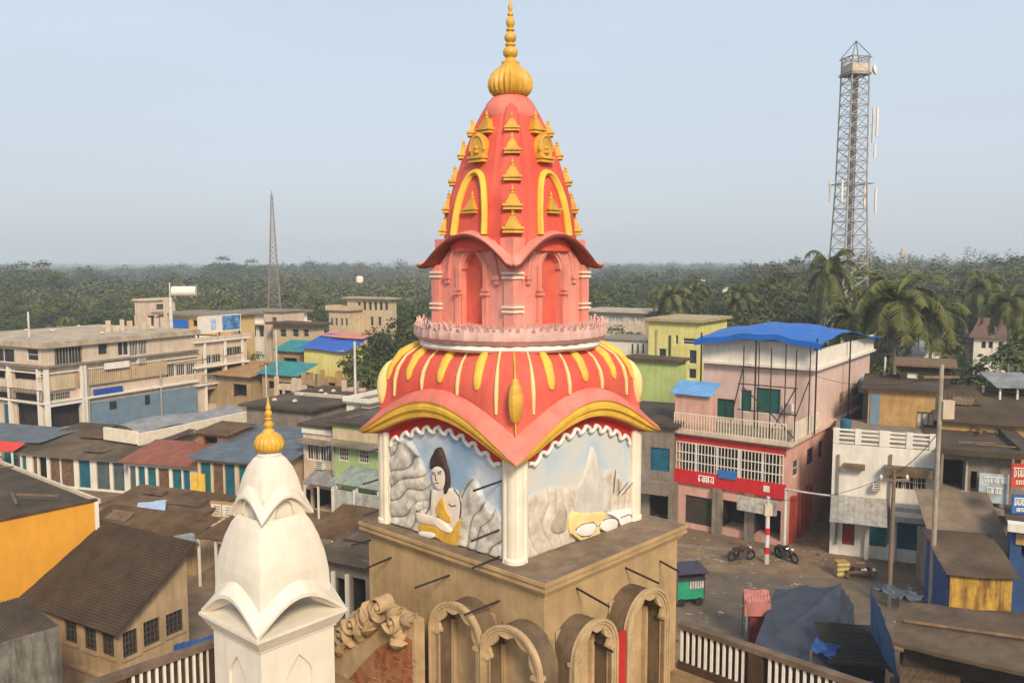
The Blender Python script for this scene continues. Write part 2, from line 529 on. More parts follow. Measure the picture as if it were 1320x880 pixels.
def mural(face):
    NX, NZ = 220, 168
    s0, s1, z0, z1 = -1.50, 1.50, 11.11, 13.42
    rows, rock, crease = [], [], []
    for j in range(NZ + 1):
        row = []
        for i in range(NX + 1):
            a, b = i / NX, j / NZ
            s, z = s0 + (s1 - s0) * a, z0 + (z1 - z0) * b
            if face == 'L':
                q = 1 - a            # 0 at the left in the photo
                ridge = .66 - .42 * q + .16 * math.sin(q * 9) if q < .42 else .40 + .16 * math.exp(-((q - .74) / .09) ** 2) - .2 * max(0, q - .8)
                warp = vnoise(a * 6, b * 6, 3) * 2.2
                ang = .7 if q < .5 else -.35
                lines = abs(math.sin((a * math.cos(ang) * 24 + b * math.sin(ang) * 24) + warp * 2.2 + (b * 9 if q < .45 else b * 16)))
                amp = .055
            else:
                q = a
                ridge = .50 - .14 * abs(q - .2) + .12 * math.exp(-((q - .78) / .16) ** 2) - .1 * q * q
                warp = vnoise(a * 5, b * 5, 8) * 2
                lines = abs(math.sin(a * 34 + warp * 2.5 - b * 5 * (1 if q > .5 else -1)))
                amp = .022
            ridge += .05 * (vnoise(a * 14, 3.3, 5) - .5)
            k = max(0, min(1, (ridge - b) / .05))
            fade = min(1, min(a, 1 - a) / .03, b / .02 + .2)
            fg = max(0, 1 - (((q - .47) / .2) ** 2 + ((b - .3) / .42) ** 2)) if face == 'L' else max(0, 1 - (((q - .55) / .35) ** 2 + ((b - .05) / .3) ** 2))
            d = .012 + k * fade * (amp * lines ** .6 + amp * .5 * vnoise(a * 20, b * 16, 9)) * (1 - .85 * min(1, fg * 3))
            row.append(fpt(face, s if face == 'L' else s, 1.70 + d, z))
            rock.append(k)
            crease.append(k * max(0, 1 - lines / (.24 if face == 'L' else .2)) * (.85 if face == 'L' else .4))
        rows.append(row)
    mb = MB().grid(rows)
    o = tp('mural_panel', mb, mural_mat('mural_paint_' + ('meditation' if face == 'L' else 'mountain'), face), smooth=80,
           label='relief mural of a seated figure among grey rocks' if face == 'L' else 'pale relief mural of a white mountain peak and yellow drape')
    at = o.data.attributes.new('rock', 'FLOAT', 'POINT')
    at.data.foreach_set('value', rock)
    at = o.data.attributes.new('crease', 'FLOAT', 'POINT')
    at.data.foreach_set('value', crease)
    return o
def relief(name, face, pts, m, panel, d0, d1, sc, ox, oy, bulge=True):
    """raised shape on a mural; pts in a reading grid of the photo"""
    P2 = [facepix_tower(face, ox + x / sc, oy + y / sc) for x, y in pts]
    # smooth the outline
    for _ in range(2):
        Q = []
        for i in range(len(P2)):
            a, b = P2[i], P2[(i + 1) % len(P2)]
            Q += [(a[0] * .75 + b[0] * .25, a[1] * .75 + b[1] * .25), (a[0] * .25 + b[0] * .75, a[1] * .25 + b[1] * .75)]
        P2 = Q
    cs, cz = sum(p[0] for p in P2) / len(P2), sum(p[1] for p in P2) / len(P2)
    h = 1.70
    rings = []
    for k, (sh, d) in enumerate(((1, d0), (1, d1 * .7), (.93, d1 * .95), (.8, d1))):
        rings.append([fpt(face, cs + (p[0] - cs) * sh, h + d, cz + (p[1] - cz) * sh) for p in P2])
    mb = MB().grid(rings, close_u=True)
    n0 = len(mb.v); n = len(P2)
    # cap by triangulating with bmesh-free n-gon
    mb.f.append(tuple(range(n0 - n, n0)))
    return mb.build(name, m, panel, smooth=50)
def strokes(name, face, lines, panel, d, sc, ox, oy, r=.008, m=None):
    for ln in lines:
        pts = [facepix_tower(face, ox + x / sc, oy + y / sc) for x, y in ln]
        MB().tube([fpt(face, s, 1.70 + d, z) for s, z in pts], r, 5).build(name, m or HAIR, panel)
mL = mural('L')
a = (4.4, 490, 530)
relief('shoulder_relief', 'L', [(292, 440), (335, 445), (372, 432), (425, 437), (458, 475), (470, 530), (462, 600), (425, 690), (370, 690), (300, 640), (285, 540)], SKIN, mL, .01, .06, *a)
relief('robe_sash', 'L', [(372, 470), (380, 560), (418, 605), (410, 640), (350, 610), (316, 565), (335, 510)], ROBE, mL, .03, .075, *a)
relief('robe_lap', 'L', [(215, 625), (320, 630), (350, 650), (390, 692), (425, 690), (470, 600), (490, 605), (490, 690), (468, 762), (420, 762), (370, 748), (330, 712), (225, 695)], ROBE, mL, .01, .085, *a)
relief('forearm_relief', 'L', [(213, 560), (265, 582), (345, 596), (425, 668), (405, 697), (340, 645), (250, 632), (213, 610)], SKIN, mL, .03, .10, *a)
relief('bead_band', 'L', [(225, 672), (325, 680), (330, 712), (260, 716), (230, 694)], LACE, mL, .03, .10, *a)
relief('face_relief', 'L', [(303, 322), (330, 306), (365, 312), (388, 350), (388, 400), (368, 440), (345, 450), (322, 425), (304, 380)], SKIN, mL, .03, .085, *a)
relief('hair_relief', 'L', [(296, 330), (300, 265), (318, 236), (330, 205), (352, 200), (366, 232), (380, 280), (386, 335), (366, 306), (335, 298), (308, 312)], HAIR, mL, .02, .10, *a)
relief('hair_lock', 'L', [(366, 292), (386, 300), (398, 350), (402, 420), (386, 470), (372, 460), (388, 390), (384, 335)], HAIR, mL, .02, .09, *a)
strokes('face_line', 'L', [[(312, 352), (330, 356)], [(345, 352), (364, 346)], [(310, 340), (330, 346)], [(344, 342), (366, 334)], [(333, 358), (330, 384), (340, 386)], [(328, 402), (338, 400), (350, 402)]], mL, .088, *a)
strokes('outline', 'L', [[(430, 437), (460, 475), (470, 530), (462, 600)], [(400, 520), (415, 535), (440, 530)], [(213, 560), (265, 584), (345, 598)], [(300, 445), (292, 540), (268, 578)],
                         [(245, 680), (250, 708)], [(268, 682), (272, 712)], [(290, 684), (294, 714)], [(312, 684), (314, 712)]], mL, .066, *a, r=.009)
mR = mural('R')
a = (4.4, 670, 530)
relief('mountain_relief', 'R', [(300, 575), (312, 450), (355, 390), (385, 270), (402, 185), (430, 230), (452, 340), (500, 440), (510, 565), (400, 590)], mat('mural_snow_paint', (.64, .59, .52), .75, .18, 2.5, .45, (.45, .40, .34), .2), mR, .01, .045, *a)
relief('rock_relief', 'R', [(165, 690), (168, 640), (190, 580), (235, 532), (268, 560), (262, 640), (255, 690)], mat('mural_rock_paint', (.52, .42, .34), .7, .3, 4, .3), mR, .005, .05, *a)
relief('drape_relief', 'R', [(272, 590), (310, 560), (345, 580), (430, 568), (480, 565), (492, 605), (445, 640), (450, 690), (480, 718), (440, 732), (370, 742), (310, 722), (270, 680)], CREAM_YEL, mR, .01, .07, *a)
relief('pebble_relief', 'R', [(305, 665), (340, 637), (400, 625), (425, 640), (418, 672), (388, 700), (340, 705), (310, 692)], LACE, mR, .04, .10, *a)
relief('pebble_relief', 'R', [(436, 648), (462, 613), (502, 600), (546, 610), (542, 660), (500, 680), (460, 675)], LACE, mR, .03, .10, *a)
relief('snow_relief', 'R', [(480, 575), (560, 560), (620, 545), (668, 560), (668, 650), (600, 668), (560, 650), (545, 600)], LACE, mR, .01, .07, *a)
strokes('outline', 'R', [[(305, 665), (345, 636), (405, 624), (426, 645), (415, 676), (385, 702), (340, 706), (305, 665)], [(436, 648), (470, 610), (510, 600), (545, 612)], [(280, 690), (330, 730), (400, 742), (440, 732)],
                         [(560, 600), (610, 580), (650, 610)], [(545, 605), (560, 645), (600, 665)], [(545, 470), (600, 400)], [(520, 460), (530, 330)], [(550, 460), (548, 380)], [(570, 470), (630, 400)]], mR, .075, *a, r=.008)

# --- corner piers: flat pilaster and half-round shaft
for sx, sy in ((-1, -1), (-1, 1), (1, -1), (1, 1)):
    pm = MB()
    x, y = sx * 1.62, sy * 1.62
    pm.box(x - .15, x + .15, y - .15, y + .15, 11.1, 12.98)
    r = .155
    pm.lathe([(r + .03, 11.1), (r + .03, 11.17), (r, 11.2), (r, 12.92)], 20, (sx * 1.655, sy * 1.655, 0))
    for ox, oy in ((-.17 * sx, .03 * sy), (.03 * sx, -.17 * sy)):
        pm.lathe([(.075, 11.1), (.065, 11.16), (.065, 12.95)], 14, (sx * 1.72 + ox - .0, sy * 1.72 + oy, 0))
    tp('pier', pm, CREAM, smooth=40)

# --- canopy, band and ribbed dome
LEV = [(2.03, 12.83, 1.0, 0.0), (1.99, 12.92, 1.0, .02), (1.90, 13.05, .93, .08), (1.80, 13.22, .76, .16),
       (1.815, 13.46, .42, .28), (1.81, 13.80, .16, .33), (1.77, 14.06, .05, .40), (1.66, 14.30, .0, .50), (1.46, 14.47, .0, .66), (1.28, 14.53, 0, .8)]
def surf(face, t, wv):
    i = min(int(wv), len(LEV) - 2)
    f = wv - i
    a, b = LEV[i], LEV[i + 1]
    h, z, k, rd = (a[j] * (1 - f) + b[j] * f for j in range(4))
    x, y = -1.0, t
    rad = 1 / (1 + abs(t) ** 3.2) ** (1 / 3.2)
    q = (1 - rd) + rd * rad
    p = fpt(face, t * h * q, h * q, z + k * (rim(t) - ZC))
    return Vector(p)
def ringpts(wv, n=26):
    pts = []
    for face, sg in (('L', -1), ('R', 1), ('K', -1), ('B', 1)):
        for k in range(n):
            tt = -1 + 2 * k / n
            pts.append(surf(face, tt * (1 if face in 'RK' else -1) * (1 if face in 'RB' else 1), wv))
    return pts
def loop(wv, n=26, off=None):
    """one closed loop around the tower: left face from the back to the front corner, right face, then round the back"""
    pts = []
    for face in 'LRKB':
        for k in range(n):
            t = -1 + 2 * k / n
            tt = {'L': -t, 'R': t, 'K': -t, 'B': t}[face]
            # travel: L from +1(y) to -1 ; R from -1(x) to +1 ; K from y=-1 to +1 (its s is -y) ; B from x=+1 to -1 (its s is -x)
            pts.append(surf(face, tt, wv))
    return pts
bm_ = MB().grid([loop(w_) for w_ in (0, .5, 1, 1.5, 2, 2.5, 3)], close_u=True)
canopy = tp('canopy', bm_, CORAL_PALE, smooth=50)
dm = MB().grid([loop(w_) for w_ in [2.94 + .0 * 0] + [3 + .35 * k for k in range(0, 18)] + [9]], close_u=True)
dome = tp('dome', dm, CORAL, smooth=50)
# fascia mouldings under the rim
fa = MB()
def fascia(face, t, d, dz):
    tz = max(.12, math.cos(t * math.pi / 2) ** .6)
    p = fpt(face, t * (2.03 - d), 2.03 - d, rim(t) - dz * tz)
    return p
for face in 'LRKB':
    prof = [(.0, .0), (.035, .01), (.04, .07), (.0, .08), (.01, .15), (.07, .16), (.075, .21), (.045, .22), (.06, .28), (.12, .30)]
    rows = [[fascia(face, -1 + 2 * k / 40, d, dz) for k in range(41)] for d, dz in prof]
    fa.grid(rows)
fo = fa.build('rim_moulding', YELLOW, canopy, smooth=30)
so = MB()
for face in 'LRKB':
    rows = [[fascia(face, -1 + 2 * k / 40, d, dz) for k in range(41)] for d, dz in ((.12, .30), (.16, .31), (.312, .36))]
    so.grid(rows)
so.build('soffit', DEEP_RED, canopy, smooth=30)
# scalloped lace
def lace_z(t): return 12.585 + .50 * math.cos(t * math.pi / 2 * .90) ** 1.0
for face in 'LR':
    lb = MB()
    pts = []
    N = 150
    for k in range(N + 1):
        t = -1 + 2 * k / N
        s = t * 1.42
        wv = math.sin(t * math.pi * 9.5)
        pts.append(Vector(fpt(face, s + .02 * math.cos(t * math.pi * 19), 1.70 + .06, lace_z(t) + .055 * wv)))
    lb.tube(pts, .038, 7)
    lb.build('lace_trim', LACE, canopy, smooth=60)
    rb = MB().grid([[fpt(face, t * 1.45, 1.70 + d, lace_z(t) + dz) for t in [-1 + 2 * k / 40 for k in range(41)]] for d, dz in ((.03, -.01), (.05, .02), (.05, .6))])
    rb.build('tympanum', DEEP_RED, canopy)
# ribs, petals, side leaves, tassel
def nrm(face, t, wv):
    a = surf(face, t + .02, wv) - surf(face, t - .02, wv)
    b = surf(face, t, min(9, wv + .1)) - surf(face, t, wv - .1)
    n = a.cross(b).normalized()
    if n.dot(FN[face] + Vector((0, 0, .3))) < 0: n = -n
    return n
for face in 'LRKB':
    for t in (-.76, -.26, .24, .70):
        pts = [surf(face, t, wv) + nrm(face, t, wv) * .012 for wv in [3.75 + .275 * k for k in range(19)]]
        MB().tube(pts, [.022 + .016 * math.sin(math.pi * min(1, k / 12)) for k in range(19)], 8).build('rib', CREAM_YEL, dome, smooth=60)
    for t in (-.51, -.01, .47, .88):
        n_ = nrm(face, t, 6)
        pts = [surf(face, t + .018 * (k / 14) ** 2 * (-1 if t < 0 else 1), 5.05 + .245 * k) + nrm(face, t, 5.05 + .245 * k) * .01 for k in range(15)]
        rr = [.035, .065, .078, .082, .084, .086, .09, .094, .096, .095, .09, .08, .065, .045, .02]
        MB().tube(pts, [q * 1.05 for q in rr], 12, squash=(n_, .45)).build('petal', YELLOW, dome, smooth=60)
for face, t in (('L', 1.0), ('R', 1.0), ('K', 1.0)):
    dirv = {'L': Vector((-1, 1, 0)), 'R': Vector((1, -1, 0)), 'K': Vector((1, 1, 0))}[face].normalized()
    if face == 'K': continue
    base = [surf(face, .985, wv) for wv in [3.6 + .25 * k for k in range(13)]]
    rr = [.04, .07, .10, .12, .13, .135, .135, .13, .12, .10, .08, .05, .02]
    sd_ = Vector((0, 0, 1)).cross(dirv)
    MB().tube([p - dirv * .02 for p in base], rr, 14, squash=(sd_, .9)).build('corner_leaf', CREAM_YEL, dome, smooth=60)
fc = Vector((-1, -1, 0)).normalized()
def cornp(wv): return surf('R', -1, wv)
tz = MB()
tz.tube([cornp(wv) + fc * .03 for wv in (8.6, 7.8, 7, 6.3, 5.8)], [.018, .02, .02, .02, .025], 8)
c0 = cornp(5.0) + fc * .09
prof = [(.03, .36), (.055, .32), (.05, .28), (.085, .22), (.11, .10), (.115, -.02), (.105, -.16), (.08, -.30), (.03, -.36)]
rows = []
n = 28
for r, z in prof:
    rows.append([(c0.x + r * (1 + .08 * math.cos(9 * t)) * math.cos(t), c0.y + r * (1 + .08 * math.cos(9 * t)) * math.sin(t), c0.z + z) for t in [2 * math.pi * k / n for k in range(n)]])
tz.grid(rows[::-1], close_u=True)
tz.tube([c0 + Vector((0, 0, -.34)), cornp(3.6) + fc * .05, cornp(3.05) + fc * .04], [.02, .014, .01], 6)
tz.build('tassel', GOLD, dome, smooth=60)
tp('dome_collar', MB().lathe([(1.50, 14.46), (1.66, 14.47), (1.70, 14.52), (1.66, 14.58), (1.45, 14.62)], 60, lobes=9, amp=.03), LACE, smooth=60)

# --- lotus ring of fringed petals
lp = MB()
NP = 84
lp.lathe([(1.50, 14.56), (1.70, 14.60), (1.78, 14.68), (1.79, 14.76), (1.75, 14.88), (1.66, 14.90), (1.2, 14.88)], 84, lobes=42, amp=.02)
for k in range(NP):
    t = 2 * math.pi * k / NP
    for q in range(2):
        tt = t + q * math.pi / NP
        r0 = 1.735 - .06 * q
        o, s2 = Vector((math.cos(tt), math.sin(tt), 0)), Vector((-math.sin(tt), math.cos(tt), 0))
        z0 = 14.80 + .03 * q
        w_ = .05
        h_ = .13 + random.uniform(-.05, .05)
        pts = [o * r0 - s2 * w_ + Vector((0, 0, z0)), o * r0 + s2 * w_ + Vector((0, 0, z0)),
               o * (r0 + .05) + s2 * w_ * .5 + Vector((0, 0, z0 + h_ * .65)), o * (r0 + .03 + random.uniform(-.03, .06)) + Vector((0, 0, z0 + h_)),
               o * (r0 + .05) - s2 * w_ * .5 + Vector((0, 0, z0 + h_ * .65))]
        lp.prism(pts, o, -.022, .008)
tp('lotus_ring', lp, LOTUS, smooth=30)

# --- niche drum
DZ0, DZ1, DH = 14.6, 16.25, .99
drum = tp('drum', MB().box(-.86, .86, -.86, .86, DZ0, DZ1 + .3), NICHE_RED)
def ogee(t, zs, zt):
    t = abs(t)
    if t > .86: return zs - .0
    return zs + (zt - zs) * (.80 * math.sqrt(max(0, 1 - (t / .86) ** 2)) + .20 * (1 - t / .86) ** 2.2)
for face in 'LRKB':
    pm = MB()
    f2 = {'L': 'L', 'R': 'R', 'K': 'K', 'B': 'B'}[face]
    plate(pm, f2, DH, -DH, DH, DZ0, 16.42, 0, .29, 14.9, lambda t: ogee(t, 15.86, 16.2), .13)
    wo = pm.build('niche_wall', PINK_ROSE, drum)
    tr = MB()
    hN = DH
    pts = [fpt(face, s, hN, z) for s, z in [(-.33, 15.5)] + [(.33 * t, ogee(t * .86, 15.9, 16.26)) for t in [-1 + k / 12 for k in range(25)]] + [(.33, 15.5)]]
    tr.tube(pts, .035, 8)
    pts = [fpt(face, s, hN, z) for s, z in [(-.62, 15.75)] + [(.60 * math.cos(a_), 15.85 + .58 * math.sin(a_)) for a_ in [math.pi - math.pi * k / 20 for k in range(21)]] + [(.62, 15.75)]]
    tr.tube(pts, .045, 8)
    for sg in (-1, 1):
        for (s0, s1, d, z0, z1) in ((.29, .40, .05, 14.9, 15.42), (.27, .43, .09, 15.42, 15.47), (.285, .415, .07, 15.49, 15.54), (.30, .39, .045, 15.54, 15.95), (.26, .44, .07, 14.84, 14.9),
                                    (.56, .70, .07, 15.70, 15.77), (.58, .68, .05, 15.62, 15.70)):
            p, q = fpt(face, sg * s0, hN - .02, z0), fpt(face, sg * s1, hN + d, z1)
            tr.box(p[0], q[0], p[1], q[1], p[2], q[2])
    tr.build('niche_trim', PINK_ROSE, wo, smooth=40)
for sx, sy in ((-1, -1), (-1, 1), (1, -1), (1, 1)):
    cb = MB()
    st = MB()
    cx, cy = sx * .93, sy * .93
    cb.box(cx - .11, cx + .11, cy - .11, cy + .11, DZ0 + .003, 15.95)
    co_ = cb.build('corner_pilaster', PINK_ROSE, drum)
    for z in (15.14, 15.22, 15.72, 15.80):
        MB().box(cx - .14, cx + .14, cy - .14, cy + .14, z, z + .035).build('band', CREAM, co_)

# --- upper eave: drooping corners, an arch over every niche
EZC, EZM, EH = 15.84, 16.50, 1.22
def erim(t):
    t = abs(t)
    return EZC + (EZM - EZC) * (max(0, math.cos(min(1, t / .97) * math.pi / 2)) ** .9) + (.13 * max(0, (t - .86) / .14))
def eave_pt(face, t, wv):
    h = (EH, 1.14, 1.0, .96)[wv]
    z = (0, .05, .17, .30)[wv]
    k = (1, .98, .85, .6)[wv]
    return fpt(face, t * h, h, EZC + z + k * (erim(t) - EZC))
em, eu = MB(), MB()
for face in 'LRKB':
    ts = [-1 + 2 * k / 48 for k in range(49)]
    em.grid([[eave_pt(face, t, wv) for t in ts] for wv in range(4)])
    eu.grid([[fpt(face, t * h, h, erim(t) - dz) for t in ts] for h, dz in ((EH - .0, .0), (EH + .015, .03), (EH, .065), (EH - .07, .07), (.98, .02), (.95, -.02))])
eave = tp('eave', em, PINK_ROSE, smooth=60)
eu.build('eave_rim', mat('rust_red_paint', (.24, .05, .035), .7, .3, 3, .3), eave, smooth=40)

# --- spire
SPR = [(16.2, 1.07), (16.45, 1.06), (16.75, 1.025), (17.1, .975), (17.4, .905), (17.85, .775), (18.2, .655), (18.5, .545), (18.7, .455), (18.82, .39)]
def srad(z):
    for (z0, r0), (z1, r1) in zip(SPR[:-1], SPR[1:]):
        if z0 <= z <= z1: return r0 + (r1 - r0) * (z - z0) / (z1 - z0)
    return SPR[-1][1]
def spt(th, z, off=0):
    """superellipse section; th measured from local +x"""
    c, s = math.cos(th), math.sin(th)
    r = srad(z) * (1.0 / (abs(c) ** 3.3 + abs(s) ** 3.3) ** (1 / 3.3))
    return Vector(((r + off) * c, (r + off) * s, z))
zs_ = [16.2 + (18.82 - 16.2) * k / 36 for k in range(37)]
def sring(z, n=96):
    pts = []
    for k in range(n):
        th = 2 * math.pi * k / n
        d45 = abs(((th + math.pi / 4) % (math.pi / 2)) - math.pi / 4)     # angle from a face middle
        groove = -.03 if .50 < d45 < .57 else (.012 if d45 > .57 else 0)
        pts.append(spt(th, z, groove))
    return pts
spire = tp('spire', MB().grid([sring(z) for z in zs_], close_u=True), CORAL, smooth=60)
cap = MB().lathe([(.51, 18.60), (.52, 18.65), (.49, 18.76), (.43, 18.88), (.35, 18.97), (.25, 19.02), (.1, 19.04)], 40)
cap.build('spire_cap', CORAL_PALE, spire, smooth=60)
def ornament(parent, pos, ang, sc=1.0, kind='tier'):
    """small gilded shrine on a ledge, standing out from the spire"""
    mb = MB()
    c, s = math.cos(ang), math.sin(ang)
    o = Vector((c, s, 0)); e_ = Vector((-s, c, 0)); up = Vector((0, 0, 1))
    def bx(w_, d0, d1, z0, z1):
        lo = [pos + e_ * a_ * w_ / 2 * sc + o * b_ * sc + up * z0 * sc for a_, b_ in ((-1, d0), (1, d0), (1, d1), (-1, d1))]
        hi = [p + up * (z1 - z0) * sc for p in lo]
        mb.hexa(lo, hi)
    bx(.34, -.12, .13, 0, .035); bx(.30, -.12, .105, .035, .06); bx(.36, -.12, .15, .06, .10)
    if kind == 'tier':
        for w_, d, z0, z1 in ((.25, .095, .10, .15), (.20, .08, .15, .195), (.155, .065, .195, .235), (.11, .05, .235, .275)):
            bx(w_, -.12, d, z0, z1)
        cc = pos + up * .275 * sc + o * .01
        mb.lathe([(.04 * sc, 0), (.05 * sc, .02 * sc), (.022 * sc, .05 * sc), (.036 * sc, .075 * sc), (.018 * sc, .10 * sc), (.006 * sc, .15 * sc)], 10, cc)
    else:
        pts = [pos + e_ * (.15 * a_) * sc + up * (.10 + b_) * sc for a_, b_ in ((-1, 0), (1, 0), (1, .14), (.8, .24), (.45, .33), (0, .40), (-.45, .33), (-.8, .24), (-1, .14))]
        mb.prism(pts, o, -.1 * sc, .085 * sc)
        pts = [pos + e_ * (.17 * math.cos(a_)) * sc * (1 if abs(math.cos(a_)) < 2 else 1) + up * (.20 + .25 * math.sin(a_)) * sc + o * .085 * sc for a_ in [math.pi * k / 12 for k in range(13)]]
        mb.tube(pts, .022 * sc, 6)
        mb.lathe([(.05 * sc, 0), (.06 * sc, .02 * sc), (.03 * sc, .05 * sc), (.05 * sc, .09 * sc), (.02 * sc, .13 * sc)], 10, pos + up * .15 * sc + o * .09 * sc)
    mb.build('ornament', GOLD, parent, smooth=30)
for q in range(4):
    thc = math.pi / 4 + q * math.pi / 2
    for z, sc in ((16.50, 1.05), (16.90, .98), (17.40, .92), (17.88, .86), (18.29, .78)):
        ornament(spire, spt(thc, z, -.03), thc, sc)
    thf = q * math.pi / 2
    ornament(spire, spt(thf, 18.28, -.02), thf, .95)
    ornament(spire, spt(thf, 17.76, -.02), thf, 1.02, 'niche')
    ornament(spire, spt(thf, 16.86, -.04), thf, .92)
    am = MB()
    for rr, dd in ((.062, .03), (.035, .08)):
        pts = []
        for k in range(33):
            u = -1 + 2 * k / 32
            z = 16.48 + 1.10 * (max(0, 1 - abs(u) ** 2.3)) ** .62
            sw = .37 * u
            th = thf + math.atan2(sw, srad(z))
            pts.append(spt(th, z, dd))
        am.tube(pts, rr, 8)
    am.build('blind_arch', YELLOW, spire, smooth=60)
    nb = MB()
# --- ribbed amalaka, finial
am = MB()
n = 96
rows = []
for r, z in [(.22, 19.10), (.30, 19.12), (.37, 19.20), (.395, 19.30), (.385, 19.40), (.33, 19.52), (.24, 19.60), (.17, 19.64), (.12, 19.66)]:
    rows.append([(r * (1 + .055 * math.cos(24 * t)) * math.cos(t), r * (1 + .055 * math.cos(24 * t)) * math.sin(t), z) for t in [2 * math.pi * k / n for k in range(n)]])
tp('amalaka', am.grid(rows, close_u=True), GOLD, smooth=60).location.z -= .10
fin = MB().lathe([(.19, 19.60), (.20, 19.64), (.16, 19.67), (.165, 19.72), (.11, 19.76), (.085, 19.80), (.13, 19.85), (.14, 19.91), (.11, 19.97), (.06, 20.0), (.095, 20.02), (.095, 20.05), (.05, 20.07),
                   (.10, 20.11), (.115, 20.17), (.085, 20.23), (.045, 20.26), (.08, 20.285), (.08, 20.31), (.035, 20.33), (.07, 20.37), (.085, 20.44), (.06, 20.50), (.03, 20.53), (.055, 20.56), (.055, 20.58), (.025, 20.61),
                   (.04, 20.66), (.045, 20.70), (.02, 20.76), (.016, 20.84), (.004, 21.0)], 18)
tp('finial', fin, GOLD, smooth=50).location.z -= .10

# --- bamboo and iron rods left sticking out of the plaster
def rod(face, s, z, ln, dz=0., ds=0., h=None):
    h0 = {'L': -BX0, 'R': -BY0}[face] if h is None else h
    p = Vector(fpt(face, s, h0 - .05, z))
    q = Vector(fpt(face, s + ds, h0 + ln, z + dz))
    tp('rod', MB().tube([p, q], .018, 6), IRON)
for face, s, z, ln, dz, ds in (('L', 1.25, 10.55, .75, -.02, -.1), ('L', -.35, 10.62, .7, -.05, .1), ('L', -1.55, 10.5, .7, -.05, .1), ('L', 1.85, 10.75, .45, 0, 0),
                               ('R', -1.1, 10.74, .8, -.03, -.2), ('R', .25, 10.72, .75, -.06, -.1), ('R', 1.35, 10.55, .6, .02, -.3), ('R', -.75, 9.75, .55, 0, -.1)):
    rod(face, s, z, ln, dz, ds)
for s, z in ((-1.45, 12.45), (-1.4, 11.62), (-1.42, 11.18), (1.75, 12.5), (1.8, 11.9), (1.8, 11.3)):
    rod('L', s, z, .62 if s < 0 else .3, -.06, .05 if s < 0 else .1, h=1.74)

# ------------------------------------------------------------------ temple hall below the tower
def wl(x, y): # tower local -> world
    c, s = math.cos(TROT), math.sin(TROT)
    return Vector((TC.x + c * x - s * y, TC.y + s * x + c * y, 0))
hall = empty('temple_hall', (TC.x, TC.y, 0), TROT, 'tan temple hall with a flat roof deck carrying the coral spire', 'temple')
MB().box(-10, 2.12, -8.5, 3.35, 8.08, 8.3).build('roof_deck', mat('roof_deck_plaster', (.30, .19, .10), .9, .3, 1.5, .4), hall)
MB().box(-9.8, 1.9, -8.3, 3.15, 0, 8.08).build('wall', TAN, hall)

def balustrade(p, q, label, n, zt=9.5):
    p, q = Vector(p), Vector(q)
    L = (q - p).length
    ang = math.atan2(q.y - p.y, q.x - p.x)
    o = empty('balustrade', (p.x, p.y, 8.3), ang, label, 'balustrade')
    BR = mat('brown_rail_paint', (.075, .042, .026), .7, .3, 3, .3)
    MB().box(0, L, -.09, .09, .80, .90).build('top_rail', mat('rail_top_plaster', (.17, .115, .08), .9, .3, 2, .4), o)
    MB().box(0, L, -.075, .075, .0, .16).build('bottom_rail', BR, o)
    MB().box(0, L, .03, .055, .16, .80).build('back_panel', BR, o)
    k = 0
    step = L / n
    while k < n:
        x = (k + .5) * step
        if k % 13 == 12:
            MB().box(x - step * 1.0, x + step * 1.0, -.095, .085, .16, .80).build('post', BR, o)
            k += 1
        else:
            MB().box(x - .022, x + .022, -.05, -.006, .16, .80).build('baluster', LACE, o)
        k += 1
    return o
balustrade(wl(2.0, -2.55), wl(2.0, -8.4), 'brown balustrade with white balusters right of the coral tower', 46)
balustrade(wl(-9.6, 3.2), wl(-2.9, 3.2), 'brown balustrade with white balusters left of the white turret', 50)

# ------------------------------------------------------------------ carved gable left of the base
gab = empty('carved_gable', wl(-2.6, .22) + Vector((0, 0, 8.3)), TROT, 'tan gable with carved scrolls and bare orange brick beside the arched porches', 'gable')
GS = 1.25
def gp(s, z, d=0): return (-d * GS, s * GS, z * GS)
pr = [(-.35, 0), (2.0, 0), (2.0, .02), (1.75, .30), (1.45, .50), (1.0, .95), (.55, 1.22), (.1, 1.36), (-.35, 1.32)]
pm = MB().prism([gp(s, z) for s, z in pr], (-1, 0, 0), -.22, 0)
pm.build('wall', TAN_L, gab)
BRICK = mat('bare_orange_brick', (.36, .13, .05), .95, .45, 6, .5, (.42, .27, .14), .6, streak=False)
bk = [(-.3, .02), (1.15, .02), (.9, .28), (.45, .72), (-.1, 1.08), (-.3, 1.06)]
MB().prism([gp(s, z) for s, z in bk], (-1, 0, 0), .002, .012).build('brick_patch', BRICK, gab)
rnd = random.Random(4)
for k in range(70):
    cm = MB()
    s = rnd.uniform(-.25, .8); z = rnd.uniform(.05, .95)
    if z > 1.0 - .75 * max(0, s + .1): continue
    cm.tube([gp(s, z, .014), gp(s - rnd.uniform(.08, .22), z + rnd.uniform(-.01, .06), .018)], .006, 4)
    cm.build('mortar', mat('mortar', (.46, .25, .12), .9, .3), gab)
MB().tube([gp(s, z + .03, -.02) for s, z in [(1.8, .30), (1.45, .55), (1.0, 1.0), (.55, 1.23), (.1, 1.36), (-.33, 1.32)]], [.05, .075, .08, .08, .08, .07], 10).build('moulding', TAN_L, gab, smooth=60)
